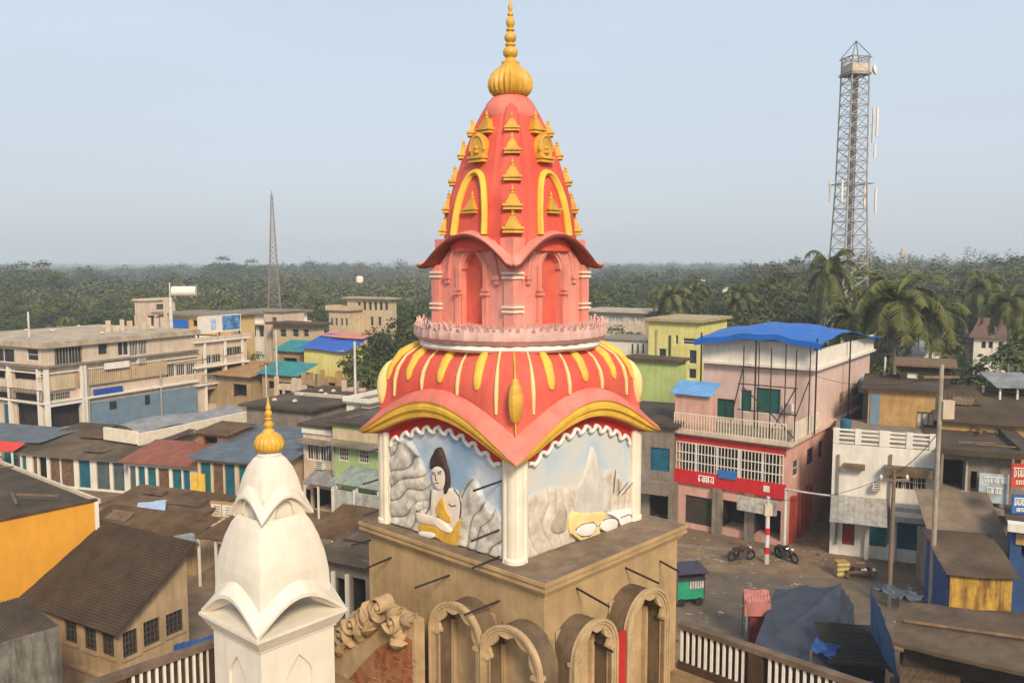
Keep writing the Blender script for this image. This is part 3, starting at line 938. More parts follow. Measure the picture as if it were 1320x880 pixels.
def volute(s, z, r, turns, sgn, wd, rot):
    """carved ribbon rolled up into a scroll"""
    N = int(30 * turns)
    th = .032
    out, inn = [], []
    for k in range(N + 1):
        f = k / N
        a_ = rot + sgn * f * turns * 2 * math.pi
        rr = r * (1 - .80 * f ** .9)
        dep = wd * (1 - .25 * f)
        for arr, q in ((out, rr), (inn, rr - th)):
            arr.append((s + q * math.cos(a_), z + q * math.sin(a_), dep))
    mb = MB()
    rows = [[gp(a, b, -.10) for a, b, d in out], [gp(a, b, d) for a, b, d in out], [gp(a, b, d + .012) for a, b, d in [((o[0] + i_[0]) / 2, (o[1] + i_[1]) / 2, o[2]) for o, i_ in zip(out, inn)]], [gp(a, b, d) for a, b, d in inn], [gp(a, b, -.10) for a, b, d in inn]]
    mb.grid(rows)
    mb.tube([gp(s, z, -.1), gp(s, z, wd * .95), gp(s, z, wd * 1.05)], [r * .26, r * .24, r * .1], 12)
    mb.build('scroll', TAN_L, gab, smooth=50)
for a_ in ((.30, 1.38, .23, 1.5, 1, .16, 3.4), (-.05, 1.28, .18, 1.4, -1, .2, -.3), (.62, 1.16, .22, 1.5, 1, .15, 3.2), (.92, .95, .18, 1.4, -1, .17, .2), (1.22, .70, .18, 1.5, 1, .14, 3.2), (1.48, .48, .15, 1.4, -1, .14, .4), (1.72, .30, .12, 1.4, 1, .12, 3.0)):
    volute(*a_)
def leaf(s, z, ln, w_, ang, lift=.12):
    """carved leaf with a raised spine, bending over at its tip"""
    rows = []
    for k in range(11):
        f = k / 10
        ww = w_ * math.sin(math.pi * min(.98, .12 + f * .85)) * (1 + .18 * math.sin(f * 18))
        cx = s + ln * f * math.cos(ang) - .16 * f * f * math.sin(ang)
        cz = z + ln * f * math.sin(ang) + .16 * f * f * math.cos(ang)
        d = .03 + lift * math.sin(f * 2.6)
        nx, nz = -math.sin(ang + f * .6), math.cos(ang + f * .6)
        rows.append([gp(cx - nx * ww, cz - nz * ww, d - .05), gp(cx - nx * ww * .5, cz - nz * ww * .5, d), gp(cx, cz, d + .03), gp(cx + nx * ww * .5, cz + nz * ww * .5, d), gp(cx + nx * ww, cz + nz * ww, d - .05),
                     gp(cx + nx * ww * .8, cz + nz * ww * .8, d - .09), gp(cx - nx * ww * .8, cz - nz * ww * .8, d - .09)])
    MB().grid(rows, close_u=True).build('leaf', TAN_L, gab, smooth=60)
for a_ in ((.12, 1.18, .38, .10, 1.9), (.42, 1.05, .42, .11, 1.5), (.55, .92, .42, .10, 1.0), (-.12, 1.0, .34, .12, .9), (.82, .70, .38, .09, 1.5), (1.02, .55, .34, .08, 1.0), (1.32, .32, .32, .08, 1.7), (.1, .9, .3, .10, 2.4), (1.5, .2, .28, .07, 1.2), (.72, .85, .34, .08, 2.2), (-.2, 1.22, .3, .1, 1.8)):
    leaf(*a_)
MB().tube([gp(1.9, .05, .02), gp(1.95, .12, .06), gp(1.9, .3, .08), gp(1.75, .38, .06)], [.12, .17, .17, .08], 12).build('boss', WEATHERED, gab, smooth=60)

# ------------------------------------------------------------------ white turret
WT = atd(351.5, 13.2, 11)
turret = empty('white_turret', (WT.x, WT.y, ZB), R(49), 'white temple turret with a bell shaped roof and small gold finial', 'turret')
def wp(name, mb, m, smooth=False):
    o = mb.build(name, m, turret, smooth)
    o.location = (0, 0, -ZB)
    return o
WM = WHITE
core = MB().box(-.62, .62, -.62, .62, 8.3, 10.2)
tb = wp('shaft', core, WM)
for face in 'LRKB':
    pm = MB()
    plate(pm, face, .67, -.67, .67, 8.3, 10.22, 0, .24, 9.25, lambda t: 9.62 + (.32 * (1 - abs(t)) ** .75 if abs(t) < 1 else 0), .045, 16)
    pm.build('niche_wall', WM, tb)
cc = MB()
for h0, h1, z0, z1 in ((.70, .70, 10.20, 10.24), (.72, .82, 10.24, 10.42), (.83, .83, 10.42, 10.47)):
    cc.hexa([(-h0, -h0, z0), (h0, -h0, z0), (h0, h0, z0), (-h0, h0, z0)], [(-h1, -h1, z1), (h1, -h1, z1), (h1, h1, z1), (-h1, h1, z1)])
wp('cornice', cc, WM)
# wedge roof lip between cornice and eave
def swoop(lev, rimf, zc):
    def S(face, t, wv):
        i = min(int(wv), len(lev) - 2); f = wv - i
        h, z, k, rd = (lev[i][j] * (1 - f) + lev[i + 1][j] * f for j in range(4))
        rad = 1 / (1 + abs(t) ** 3.5) ** (1 / 3.5)
        q = (1 - rd) + rd * rad
        return Vector(fpt(face, t * h * q, h * q, z + k * (rimf(t) - zc)))
    def lp_(wv, n=22):
        pts = []
        for face in 'LRKB':
            for k in range(n):
                t = -1 + 2 * k / n
                pts.append(S(face, {'L': -t, 'R': t, 'K': -t, 'B': t}[face], wv))
        return pts
    return S, lp_
def bell(lev, rimf, zc, name, drop=.06):
    S, lp_ = swoop(lev, rimf, zc)
    mb = MB()
    m = len(lev) - 1
    mb.grid([lp_(m * k / 40) for k in range(41)], close_u=True)
    o = wp(name, mb, WM, smooth=55)
    un = MB()
    a = lp_(0)
    for_in = []
    rows = [a, [p + Vector((0, 0, -drop)) for p in a], [Vector((p.x * .9, p.y * .9, p.z - drop)) for p in a], [Vector((p.x * .55, p.y * .55, p.z + .1)) for p in a]]
    un.grid(rows, close_u=True)
    un.build('eave_lip', WM, o, smooth=40)
    return o
r1 = lambda t: 10.52 + .42 * math.cos(t * math.pi / 2) ** 1.1
bell([(.80, 10.52, 1, 0), (.74, 10.60, 1, .02), (.655, 10.76, .85, .10), (.66, 10.92, .5, .22), (.665, 11.15, .25, .34), (.64, 11.42, .08, .46), (.58, 11.7, 0, .56), (.50, 11.92, 0, .62), (.44, 12.02, 0, .66), (.39, 12.06, 0, .66)], r1, 10.52, 'bell_roof')
dd = wp('drum', MB().box(-.31, .31, -.31, .31, 11.9, 12.4), WM)
for face in 'LRKB':
    pm = MB()
    plate(pm, face, .37, -.37, .37, 11.9, 12.38, 0, .17, 11.95, lambda t: 12.1 + .22 * math.sqrt(max(0, 1 - t * t)), .06, 16)
    pts = [fpt(face, .19 * math.cos(a_), .37, 12.1 + .24 * math.sin(a_)) for a_ in [math.pi * k / 14 for k in range(15)]]
    pm.tube(pts, .022, 6)
    pm.build('niche_wall', WM, dd, smooth=40)
r2 = lambda t: 12.08 + .34 * math.cos(t * math.pi / 2) ** 1.1
bell([(.47, 12.08, 1, 0), (.43, 12.16, 1, .03), (.385, 12.28, .8, .12), (.37, 12.42, .4, .3), (.34, 12.62, .15, .5), (.29, 12.8, .03, .7), (.22, 12.93, 0, .9), (.16, 12.99, 0, 1), (.1, 13.0, 0, 1)], r2, 12.08, 'upper_roof', .04)
wp('neck', MB().lathe([(.17, 12.96), (.19, 13.0), (.15, 13.03), (.13, 13.06)], 24), WM, smooth=60)
rows = []
n = 72
for r, z in [(.10, 13.04), (.19, 13.06), (.225, 13.13), (.225, 13.2), (.18, 13.29), (.11, 13.34), (.07, 13.36)]:
    rows.append([(r * (1 + .05 * math.cos(18 * t)) * math.cos(t), r * (1 + .05 * math.cos(18 * t)) * math.sin(t), z) for t in [2 * math.pi * k / n for k in range(n)]])
wp('gold_melon', MB().grid(rows, close_u=True), GOLD, smooth=60)
wp('finial', MB().lathe([(.10, 13.34), (.09, 13.38), (.05, 13.41), (.07, 13.44), (.08, 13.48), (.05, 13.52), (.035, 13.54), (.06, 13.56), (.035, 13.58), (.055, 13.62), (.06, 13.66), (.03, 13.70), (.045, 13.73), (.03, 13.77), (.02, 13.82), (.005, 13.93)], 14), GOLD, smooth=50)
# ------------------------------------------------------------------ ground and street
DIRT = mat('packed_brown_earth', (.24, .16, .095), .95, .3, .6, .4, (.09, .065, .045), .3, streak=False, patch=(.15, .105, .065))
ASPH = mat('worn_dusty_asphalt', (.145, .11, .08), .9, .25, .5, .35, (.06, .05, .042), .2, streak=False, patch=(.20, .145, .095), patch_amt=.6)
GREEN = mat('green_plain', (.035, .045, .022), .95, .4, .02, bump=0)
MB().add([(-3500, -50, -.004), (3500, -50, -.004), (3500, 3500, -.004), (-3500, 3500, -.004)], [(0, 1, 2, 3)]).build('ground', GREEN, kind='structure')
def polysheet(name, pts, z, m, n=1):
    MB().add([(p[0], p[1], z) for p in pts], [tuple(range(len(pts)))]).build(name, m, kind='structure')
polysheet('town_ground', [(-75, 2), (75, 2), (75, 95), (-75, 95)], 0.0, DIRT)
rp = [G(640, 716), G(1000, 742), G(1500, 756), G(1500, 850), G(1000, 822), G(640, 800)]
polysheet('road', rp, .004, ASPH)

# ------------------------------------------------------------------ building kit
A_IN = {'R': Vector((0, 1)), 'L': Vector((1, 0))}
class Bld:
    """a building whose near roof corner stands under photo column u at distance d, roof height read at row v.
    Local frame: face R runs along +x from the corner, face L along +y; both look at the camera."""
    ALL = []
    def __init__(s, name, label, cat, u, v, d, ang, uR=None, uL=None, Lx=6, Ly=6, h=None, m=None, group=None, z0=0.0, o=None, parent=None, wall_h=None):
        s.o = o or atd(u, d, 6)
        s.h = h if h is not None else zof(d, v)
        s.ang = R(ang)
        s.Lx = along(s.o, s.ang, uR, s.h - 1) if uR is not None else Lx
        s.Ly = along(s.o, s.ang + math.pi / 2, uL, s.h - 1) if uL is not None else Ly
        s.z0 = z0
        s.root = empty(name, (s.o.x, s.o.y, z0), s.ang, label, cat, group)
        s.m = m
        s.cuts = {'R': [], 'L': []}
        Bld.ALL.append(s)
        s.parts = []
    def P(s, face, a, d, z):
        return (a, d, z - s.z0) if face == 'R' else (d, a, z - s.z0)
    def aof(s, face, u, z=4):
        return along(s.o, s.ang + (0 if face == 'R' else math.pi / 2), u, z)
    def px(s, face, u0, v0, u1, v1):
        """photo rectangle -> a0, a1, z0, z1 on a face (rows read at the mid column)"""
        a0, a1 = sorted((s.aof(face, u0), s.aof(face, u1)))
        am = (a0 + a1) / 2
        an = s.ang + (0 if face == 'R' else math.pi / 2)
        y = s.o.y + math.sin(an) * am
        zb, zt = sorted((zof(y, v0), zof(y, v1)))
        return a0, a1, zb, zt
    def zat(s, face, u, v):
        a = s.aof(face, u)
        an = s.ang + (0 if face == 'R' else math.pi / 2)
        return zof(s.o.y + math.sin(an) * a, v)
    def fbox(s, mb, face, a0, a1, d0, d1, z0, z1):
        p, q = s.P(face, a0, d0, z0), s.P(face, a1, d1, z1)
        return mb.box(p[0], q[0], p[1], q[1], p[2], q[2])
    def part(s, name, face, rect, d0, d1, m, ispx=True, parent=None, label=None):
        r = s.px(face, *rect) if ispx else rect
        mb = MB()
        s.fbox(mb, face, r[0], r[1], d0, d1, r[2], r[3])
        o = mb.build(name, m, parent or s.root, label=label)
        return o
    def cut(s, face, r, depth):
        L = s.Lx if face == 'R' else s.Ly
        r = (max(.03, r[0]), min(L - .03, r[1]), max(s.z0 + .01, r[2]), min(s.h - .03, r[3]))
        if r[1] - r[0] < .06 or r[3] - r[2] < .06: return None
        s.cuts[face].append((r, depth))
        return r
    def window(s, face, rect, ispx=True, mull=1, rails=1, frame=None, bars=0, glass=None, sill=False, shade=False):
        r = s.cut(face, s.px(face, *rect) if ispx else rect, .2)
        if not r: return
        a0, a1, z0, z1 = r
        f = .05
        mb = MB()
        for b in ((a0, a0 + f, z0, z1), (a1 - f, a1, z0, z1), (a0 + f, a1 - f, z0, z0 + f), (a0 + f, a1 - f, z1 - f, z1)):
            s.fbox(mb, face, b[0], b[1], .06, .13, b[2], b[3])
        for k in range(mull):
            c = a0 + (a1 - a0) * (k + 1) / (mull + 1)
            s.fbox(mb, face, c - .025, c + .025, .07, .12, z0 + f, z1 - f)
        for k in range(rails):
            c = z0 + (z1 - z0) * (k + 1) / (rails + 1)
            s.fbox(mb, face, a0 + f, a1 - f, .075, .115, c - .02, c + .02)
        for k in range(bars):
            c = a0 + (a1 - a0) * (k + .5) / bars
            s.fbox(mb, face, c - .016, c + .016, .03, .055, z0, z1)
        w_ = mb.build('window', frame or FRAME, s.root)
        g = MB()
        s.fbox(g, face, a0, a1, .145, .16, z0, z1)
        g.build('pane', glass or GLASS_D, w_)
        if sill or shade:
            x = MB()
            if sill: s.fbox(x, face, a0 - .08, a1 + .08, -.08, -.002, z0 - .08, z0)
            if shade: s.fbox(x, face, a0 - .2, a1 + .2, -.45, -.002, z1 + .06, z1 + .13)
            x.build('sill' if not shade else 'sunshade', s.m, w_)
        return w_
    def shutter(s, face, rect, m, ispx=True, n=None, depth=.12):
        r = s.cut(face, s.px(face, *rect) if ispx else rect, depth + .05)
        if not r: return
        a0, a1, z0, z1 = r
        n = n or max(5, int((z1 - z0) / .11))
        rows = []
        for k in range(n):
            zz = z0 + (z1 - z0) * k / n
            z2 = z0 + (z1 - z0) * (k + .85) / n
            for z, d in ((zz, depth), (z2, depth - .035)):
                rows.append([s.P(face, a0, d, z), s.P(face, a1, d, z)])
        rows.append([s.P(face, a0, depth, z1), s.P(face, a1, depth, z1)])
        mb = MB().grid(rows)
        s.fbox(mb, face, a0, a1, depth - .06, depth + .01, z0, z0 + .06)
        return mb.build('shutter', m, s.root)
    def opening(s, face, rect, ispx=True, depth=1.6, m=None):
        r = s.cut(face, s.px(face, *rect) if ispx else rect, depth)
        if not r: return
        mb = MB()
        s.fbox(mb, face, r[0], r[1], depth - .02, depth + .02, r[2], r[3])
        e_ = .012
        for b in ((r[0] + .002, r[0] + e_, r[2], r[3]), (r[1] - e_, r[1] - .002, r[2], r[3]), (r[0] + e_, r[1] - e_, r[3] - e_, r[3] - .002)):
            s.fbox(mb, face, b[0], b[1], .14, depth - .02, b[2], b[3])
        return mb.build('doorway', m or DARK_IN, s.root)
    def walls(s, m=None, top=True, rough=False):
        m = m or s.m
        mb = MB()
        for face, L in (('R', s.Lx), ('L', s.Ly)):
            cs = s.cuts[face]
            xs = sorted({0, L, *[r[0] for r, d in cs], *[r[1] for r, d in cs]})
            zs = sorted({s.z0, s.h, *[r[2] for r, d in cs], *[r[3] for r, d in cs]})
            for i in range(len(xs) - 1):
                for j in range(len(zs) - 1):
                    xm, zm = (xs[i] + xs[i + 1]) / 2, (zs[j] + zs[j + 1]) / 2
                    if any(r[0] < xm < r[1] and r[2] < zm < r[3] for r, d in cs): continue
                    mb.add([s.P(face, xs[i], 0, zs[j]), s.P(face, xs[i + 1], 0, zs[j]), s.P(face, xs[i + 1], 0, zs[j + 1]), s.P(face, xs[i], 0, zs[j + 1])], [(0, 1, 2, 3)])
            for r, d in cs:
                a, b, c, e_ = r
                for (p, q) in (((a, c), (b, c)), ((b, c), (b, e_)), ((b, e_), (a, e_)), ((a, e_), (a, c))):
                    mb.add([s.P(face, p[0], 0, p[1]), s.P(face, q[0], 0, q[1]), s.P(face, q[0], d, q[1]), s.P(face, p[0], d, p[1])], [(0, 1, 2, 3)])
        Lx, Ly, zb, zt = s.Lx, s.Ly, 0, s.h - s.z0
        mb.add([(Lx, 0, zb), (Lx, Ly, zb), (Lx, Ly, zt), (Lx, 0, zt)], [(0, 1, 2, 3)])
        mb.add([(0, Ly, zb), (Lx, Ly, zb), (Lx, Ly, zt), (0, Ly, zt)], [(0, 1, 2, 3)])
        if top: mb.add([(0, 0, zt), (Lx, 0, zt), (Lx, Ly, zt), (0, Ly, zt)], [(0, 1, 2, 3)])
        return mb.build('wall', m, s.root)
    def roof(s, m, th=.18, over=.3, lip=0, z=None, name='roof'):
        z = (s.h if z is None else z) - s.z0 + .003
        o = over
        mb = MB().box(-o, s.Lx + o, -o, s.Ly + o, z, z + th)
        ro = mb.build(name, m, s.root)
        if lip:
            l = MB()
            t = .14
            for b in ((-o, s.Lx + o, -o, -o + t), (-o, s.Lx + o, s.Ly + o - t, s.Ly + o), (-o, -o + t, -o + t, s.Ly + o - t), (s.Lx + o - t, s.Lx + o, -o + t, s.Ly + o - t)):
                l.box(*b, z + th, z + th + lip)
            l.build('parapet', s.m, s.root)
        return ro
    def slab(s, z, th=.16, over=.25, m=None, name='floor_slab'):
        z -= s.z0
        mb = MB().box(-over, s.Lx, -over, -.002, z, z + th).box(-over, -.002, -.002, s.Ly, z, z + th)
        return mb.build(name, m or s.m, s.root)
    def sheetroof(s, m, zc, over=.3, n=24, amp=.04, sag=.02, ax='y', seed=1, th=.02, name='roof'):
        """sheet roof over the corner heights zc = (near corner, end of R, far, end of L)"""
        o = over
        c = [(-o, -o, zc[0] - s.z0), (s.Lx + o, -o, zc[1] - s.z0), (s.Lx + o, s.Ly + o, zc[2] - s.z0), (-o, s.Ly + o, zc[3] - s.z0)]
        mb = MB()
        if ax == 'y': mb.sheet(c[0], c[1], c[2], c[3], n, amp, th, sag, random.Random(seed))
        else: mb.sheet(c[0], c[3], c[2], c[1], n, amp, th, sag, random.Random(seed))
        ro = mb.build(name, m, s.root)
        rn = random.Random(seed * 7 + int(abs(s.o.x) * 10))
        area = s.Lx * s.Ly
        for k in range(min(3, int(area / 9)) if m in (ROOFD, ROOFB, TIN_BR) and seed not in (33, 34) else 0):
            fx, fy = rn.uniform(.05, .8), rn.uniform(.05, .85)
            w_, l_ = rn.uniform(.8, 1.6), rn.uniform(1.2, 2.6)
            def zz(x, y):
                u, v = (x + o) / (s.Lx + 2 * o), (y + o) / (s.Ly + 2 * o)
                return (zc[0] * (1 - u) * (1 - v) + zc[1] * u * (1 - v) + zc[2] * u * v + zc[3] * (1 - u) * v) - s.z0 + .05 + amp * .5 + .02 * k
            x0, y0 = fx * s.Lx, fy * s.Ly
            x1, y1 = min(s.Lx + o, x0 + w_), min(s.Ly + o, y0 + l_)
            if x1 - x0 < .4 or y1 - y0 < .4: continue
            j = rn.uniform(-.25, .25)
            MB().sheet((x0, y0 + j, zz(x0, y0)), (x0 - j * .4, y1, zz(x0, y1)), (x1 - j * .3, y1 - j, zz(x1, y1) + .02), (x1, y0, zz(x1, y0) + .02), 7, .03, .012, .015, rn, 3).build('patch_sheet', rn.choice((TIN_BR, ROOFB, ROOFD, m, WOOD)), ro)
        return ro
    def post(s, face, u, z0, z1, w=.12, d=-.1, m=None, name='post'):
        a = s.aof(face, u)
        mb = MB()
        s.fbox(mb, face, a - w / 2, a + w / 2, d - w, d, z0, z1)
        return mb.build(name, m or WHITEW, s.root)
    def railing(s, face, a0, a1, z0, z1, d, m, step=.16, name='railing', r=.016):
        mb = MB()
        s.fbox(mb, face, a0, a1, d - .025, d + .025, z1 - .05, z1)
        s.fbox(mb, face, a0, a1, d - .02, d + .02, z0 + .05, z0 + .09)
        n = max(2, int((a1 - a0) / step))
        for k in range(n + 1):
            a = a0 + (a1 - a0) * k / n
            s.fbox(mb, face, a - r, a + r, d - r, d + r, z0, z1 - .04)
        return mb.build(name, m, s.root)

FRAME = mat('window_frame_paint', (.42, .38, .32), .7, .2, 5, .2)
FRAME_D = mat('dark_window_frame', (.07, .055, .045), .7, .3, 5, .2)
WHITEW = mat('white_wall_paint', (.76, .70, .61), .85, .1, .8, .26, (.42, .34, .25), .12)
CREAMW = mat('cream_wall_paint', (.60, .46, .30), .85, .14, .7, .4, (.30, .21, .13), .15)
PEACHW = mat('pale_peach_wall', (.63, .50, .38), .85, .12, .7, .4, (.30, .22, .15), .15)
TANW = mat('tan_wall', (.42, .29, .16), .9, .2, .8, .45, (.20, .13, .08), .2)
GREYC = mat('weathered_concrete', (.25, .205, .16), .95, .25, .9, .5, (.11, .085, .065), .25)
ROOFC = mat('concrete_roof', (.47, .38, .27), .95, .22, .6, .5, (.14, .115, .09), .25, streak=False)
ROOFD = mat('dark_stained_roof', (.080, .057, .037), .95, .4, .8, .6, (.04, .03, .02), .3, streak=False, patch=(.16, .115, .075), patch_amt=.65)
ROOFB = mat('brown_roof', (.10, .058, .028), .95, .35, 1, .5, (.055, .035, .022), .35, streak=False, patch=(.17, .11, .065), patch_amt=.6)
TIN = mat('grey_tin', (.26, .26, .26), .55, .25, 1.2, .5, (.15, .10, .07), .15, spec=.5, streak=False)
TIN_B = mat('blue_grey_tin', (.095, .118, .145), .55, .25, 1.2, .5, (.07, .058, .048), .15, spec=.5, streak=False)
TIN_R = mat('rust_red_tin', (.27, .085, .05), .7, .25, 1.5, .4, (.14, .06, .04), .2, streak=False)
TIN_BR = mat('brown_rusty_tin', (.12, .07, .036), .8, .35, 1.5, .5, (.06, .035, .02), .25, streak=False, patch=(.19, .12, .07))
TEAL = mat('teal_shutter_paint', (.015, .17, .19), .6, .2, 2, .3, (.02, .07, .08), .1)
TEALB = mat('blue_teal_shutter_paint', (.02, .14, .21), .6, .2, 2, .3, (.02, .06, .09), .1)
SLATE = mat('grey_shutter_paint', (.10, .135, .145), .7, .2, 2, .35, (.05, .06, .06), .1)
BLUEGR = mat('blue_grey_wall', (.16, .24, .31), .8, .14, 1, .3, (.10, .13, .16), .1)
BLUE = mat('blue_tarp', (.012, .12, .46), .5, .15, 1.5, .15, (.01, .07, .3), .2)
BLUED = mat('dark_blue_tarp', (.02, .075, .25), .55, .25, 1.5, .3, (.02, .04, .1), .3)
NAVY = mat('navy_tarp', (.042, .05, .072), .6, .25, 1.2, .35, (.025, .03, .04), .4, streak=False)
ORANGE = mat('orange_wall_paint', (.72, .33, .035), .8, .08, .5, .22, (.45, .2, .03), .1)
LIME = mat('lime_wall_paint', (.46, .55, .20), .85, .12, .8, .35, (.25, .28, .10), .12)
GREENW = mat('light_green_wall', (.37, .47, .21), .85, .12, .8, .35, (.18, .26, .09), .12)
YELW = mat('yellow_wall_paint', (.70, .63, .22), .85, .12, .8, .3, (.36, .30, .12), .12)
PINKW = mat('pink_wall_paint', (.64, .36, .28), .85, .12, .7, .35, (.36, .19, .16), .12)
PINKL = mat('light_pink_wall', (.66, .47, .41), .85, .1, .7, .3, (.40, .26, .22), .12)
REDP = mat('red_sign_paint', (.58, .02, .025), .6, .1, 2, .2, (.28, .01, .01), .05)
REDD = mat('red_door_paint', (.36, .045, .03), .7, .25, 3, .35, (.18, .03, .02), .15)
WOOD = mat('weathered_wood', (.20, .125, .07), .9, .35, 4, .4, (.09, .05, .03), .2)
OCHRE = mat('ochre_wall', (.47, .29, .11), .9, .2, 1, .45, (.24, .14, .06), .15)
DGREEN = mat('dark_green_glass', (.012, .10, .085), .3, .25, 2, bump=0, spec=.5)
RUSTY = mat('rusty_yellow_sheet', (.52, .30, .05), .8, .3, 2, .9, (.13, .055, .02), .25)

# ------------------------------------------------------------------ left: the long apartment block
A = Bld('apartment_block', 'long cream three storey block with a flat roof and a blue grey shop wall', 'building', 61, 449, 67, 62, uR=252, uL=-70, m=PEACHW)
zf2, zf1 = A.zat('R', 63, 474), A.zat('R', 63, 521)
for r in ((74, 444, 110, 469),): A.window('R', r, mull=1, rails=0, bars=9, frame=FRAME)
A.window('R', (130, 441, 142, 457), mull=0, rails=0)
A.window('R', (155, 439, 169, 458), mull=1, rails=0, frame=WHITEW)
A.window('R', (169.5, 438, 193, 458), mull=1, rails=0, bars=12, frame=WHITEW)
for r in ((215, 470, 227, 486), (228, 469, 240, 484), (241, 468, 253, 483)): A.window('R', r, mull=0, rails=0, bars=5, frame=WHITEW)
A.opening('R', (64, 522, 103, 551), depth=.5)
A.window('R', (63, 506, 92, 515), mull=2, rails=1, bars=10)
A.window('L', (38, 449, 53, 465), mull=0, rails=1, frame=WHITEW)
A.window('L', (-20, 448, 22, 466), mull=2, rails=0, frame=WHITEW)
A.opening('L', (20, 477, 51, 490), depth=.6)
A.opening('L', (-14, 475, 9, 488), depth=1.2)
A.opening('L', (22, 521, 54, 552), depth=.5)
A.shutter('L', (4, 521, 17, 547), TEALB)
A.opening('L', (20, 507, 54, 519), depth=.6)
A.opening('L', (-14, 504, 15, 516), depth=.6)
A.walls()
r = A.px('R', 110, 508, 252, 533)
A.part('shop_wall', 'R', (r[0], A.Lx - .02, .02, r[3]), -.09, -.003, BLUEGR, ispx=False)
sw = [(r[0] + 1.9, .55, (.12, .045, .06)), (r[0] + 5.4, .6, (.05, .08, .14))]
A.part('shop_window', 'R', (140, 517, 149, 527), -.13, -.092, DARK_IN)
A.part('shop_window', 'R', (186, 509, 192, 521), -.13, -.092, DARK_IN)
A.part('ribbed_balcony_front', 'R', (A.px('R', 57, 1, 97, 2)[0] + .1, A.px('R', 57, 1, 97, 2)[1], zf1 + 1.05, zf1 + 2.15), -.22, -.003, CREAMW, ispx=False)
rb = MB()
for k in range(46):
    a = A.aof('R', 104) + (A.aof('R', 214) - A.aof('R', 104)) * k / 45
    A.fbox(rb, 'R', a - .045, a + .045, -.25, -.21, zf1 + 1.12, zf1 + 2.3)
bp = A.part('ribbed_balcony_front', 'R', (A.aof('R', 101), A.aof('R', 214), zf1 + 1.05, zf1 + 2.35), -.21, -.003, TANW, ispx=False)
rb.build('batten', CREAMW, bp)
A.part('awning_board', 'R', (133, 466, 164, 474), -.5, -.3, WHITEW)
A.part('blue_banner', 'R', (119, 499, 156, 508), -.3, -.225, mat('deep_blue_banner', (.02, .07, .33), .6, .1, 2))
A.part('shop_sign', 'R', (62, 516, 103, 521), -.35, -.25, WHITEW)
A.slab(zf2, .14, .45, GREYC)
A.slab(zf1 + .0, .16, .35, WHITEW)
A.slab(zf1 + 2.4, .1, .2, WHITEW)
for u in (60, 105, 108): A.post('R', u, 0, zf2, .3, -.04, WHITEW, 'column')
for u in (17, 55): A.post('L', u, 0, zf2, .28, -.04, WHITEW, 'column')
A.railing('L', .2, A.Ly, zf1 + .16, zf1 + 1.1, -.3, IRON, .2)
A.roof(ROOFC, .45, .35)
for k in range(9):
    rk = MB()
    rk.box(A.Lx * .62 + k * .75, A.Lx * .62 + k * .75 + random.uniform(.2, .5), A.Ly * .35, A.Ly * .35 + .3, A.h + .45, A.h + .45 + random.uniform(.3, 1.1))
    rk.build('roof_stub', PEACHW, A.root)

ax, ay = math.cos(A.ang), math.sin(A.ang)
oB = A.o + Vector((ax, ay, 0)) * (A.Lx + .05)
B = Bld('annex_building', 'pale annex with barred balconies at the far end of the long cream block', 'building', 0, 0, 0, 62, uR=318, Ly=9, h=8.4, m=PEACHW, o=oB)
B.window('R', (262, 457, 287, 468), mull=1, rails=0, bars=8, frame=WHITEW)
B.window('R', (289, 447, 315, 457), mull=1, rails=0, bars=8)
B.opening('R', (266, 474, 288, 489), depth=.9)
B.opening('R', (291, 466, 313, 480), depth=.9)
B.opening('R', (266, 500, 290, 520), depth=1.2)
B.walls()
for z in (B.zat('R', 288, 470), B.zat('R', 288, 492)): B.slab(z, .14, .4, WHITEW)
B.railing('R', .3, B.Lx - .2, B.zat('R', 288, 490), B.zat('R', 288, 478), -.3, FRAME)
for u in (264, 290, 312): B.post('R', u, 0, B.h, .2, -.06, WHITEW, 'column')
B.roof(WHITEW, .16, .35, .35)
PB = Bld('porch_building', 'low tan porch with an orange brown awning roof past the annex', 'porch', 322, 486, 80, 62, Lx=5, uL=268, m=TANW)
PB.opening('L', (300, 495, 318, 512), depth=1)
PB.walls(); PB.sheetroof(mat('orange_brown_tin', (.36, .20, .09), .8, .25, 1.5, .4, (.2, .1, .05), .2), (PB.h + .1, PB.h + .8, PB.h + .8, PB.h + .1), .6, 16, .04)

bo = B.o + Vector((ax, ay, 0)) * .3 + Vector((0, 0, 8.9))
bb = empty('rooftop_billboard', (bo.x, bo.y, 8.9), A.ang, 'white rooftop billboard with a blue picture, standing on the annex roof', 'billboard')
bl = 5.4
MB().box(0, bl, -.05, .05, .35, 2.0).build('board', WHITEW, bb)
MB().box(bl * .55, bl * .98, -.07, -.053, .5, 1.9).build('picture', mat('blue_picture', (.10, .26, .52), .5, .8, 1.2), bb)
MB().box(bl * .28, bl * .4, -.07, -.053, .6, 1.7).build('picture', mat('pale_figure_print', (.42, .50, .60), .5, .4, 2.2), bb)
for x in (.1, bl * .5, bl - .1):
    MB().box(x - .05, x + .05, .055, .15, -.45, 2.1).build('post', IRON, bb)

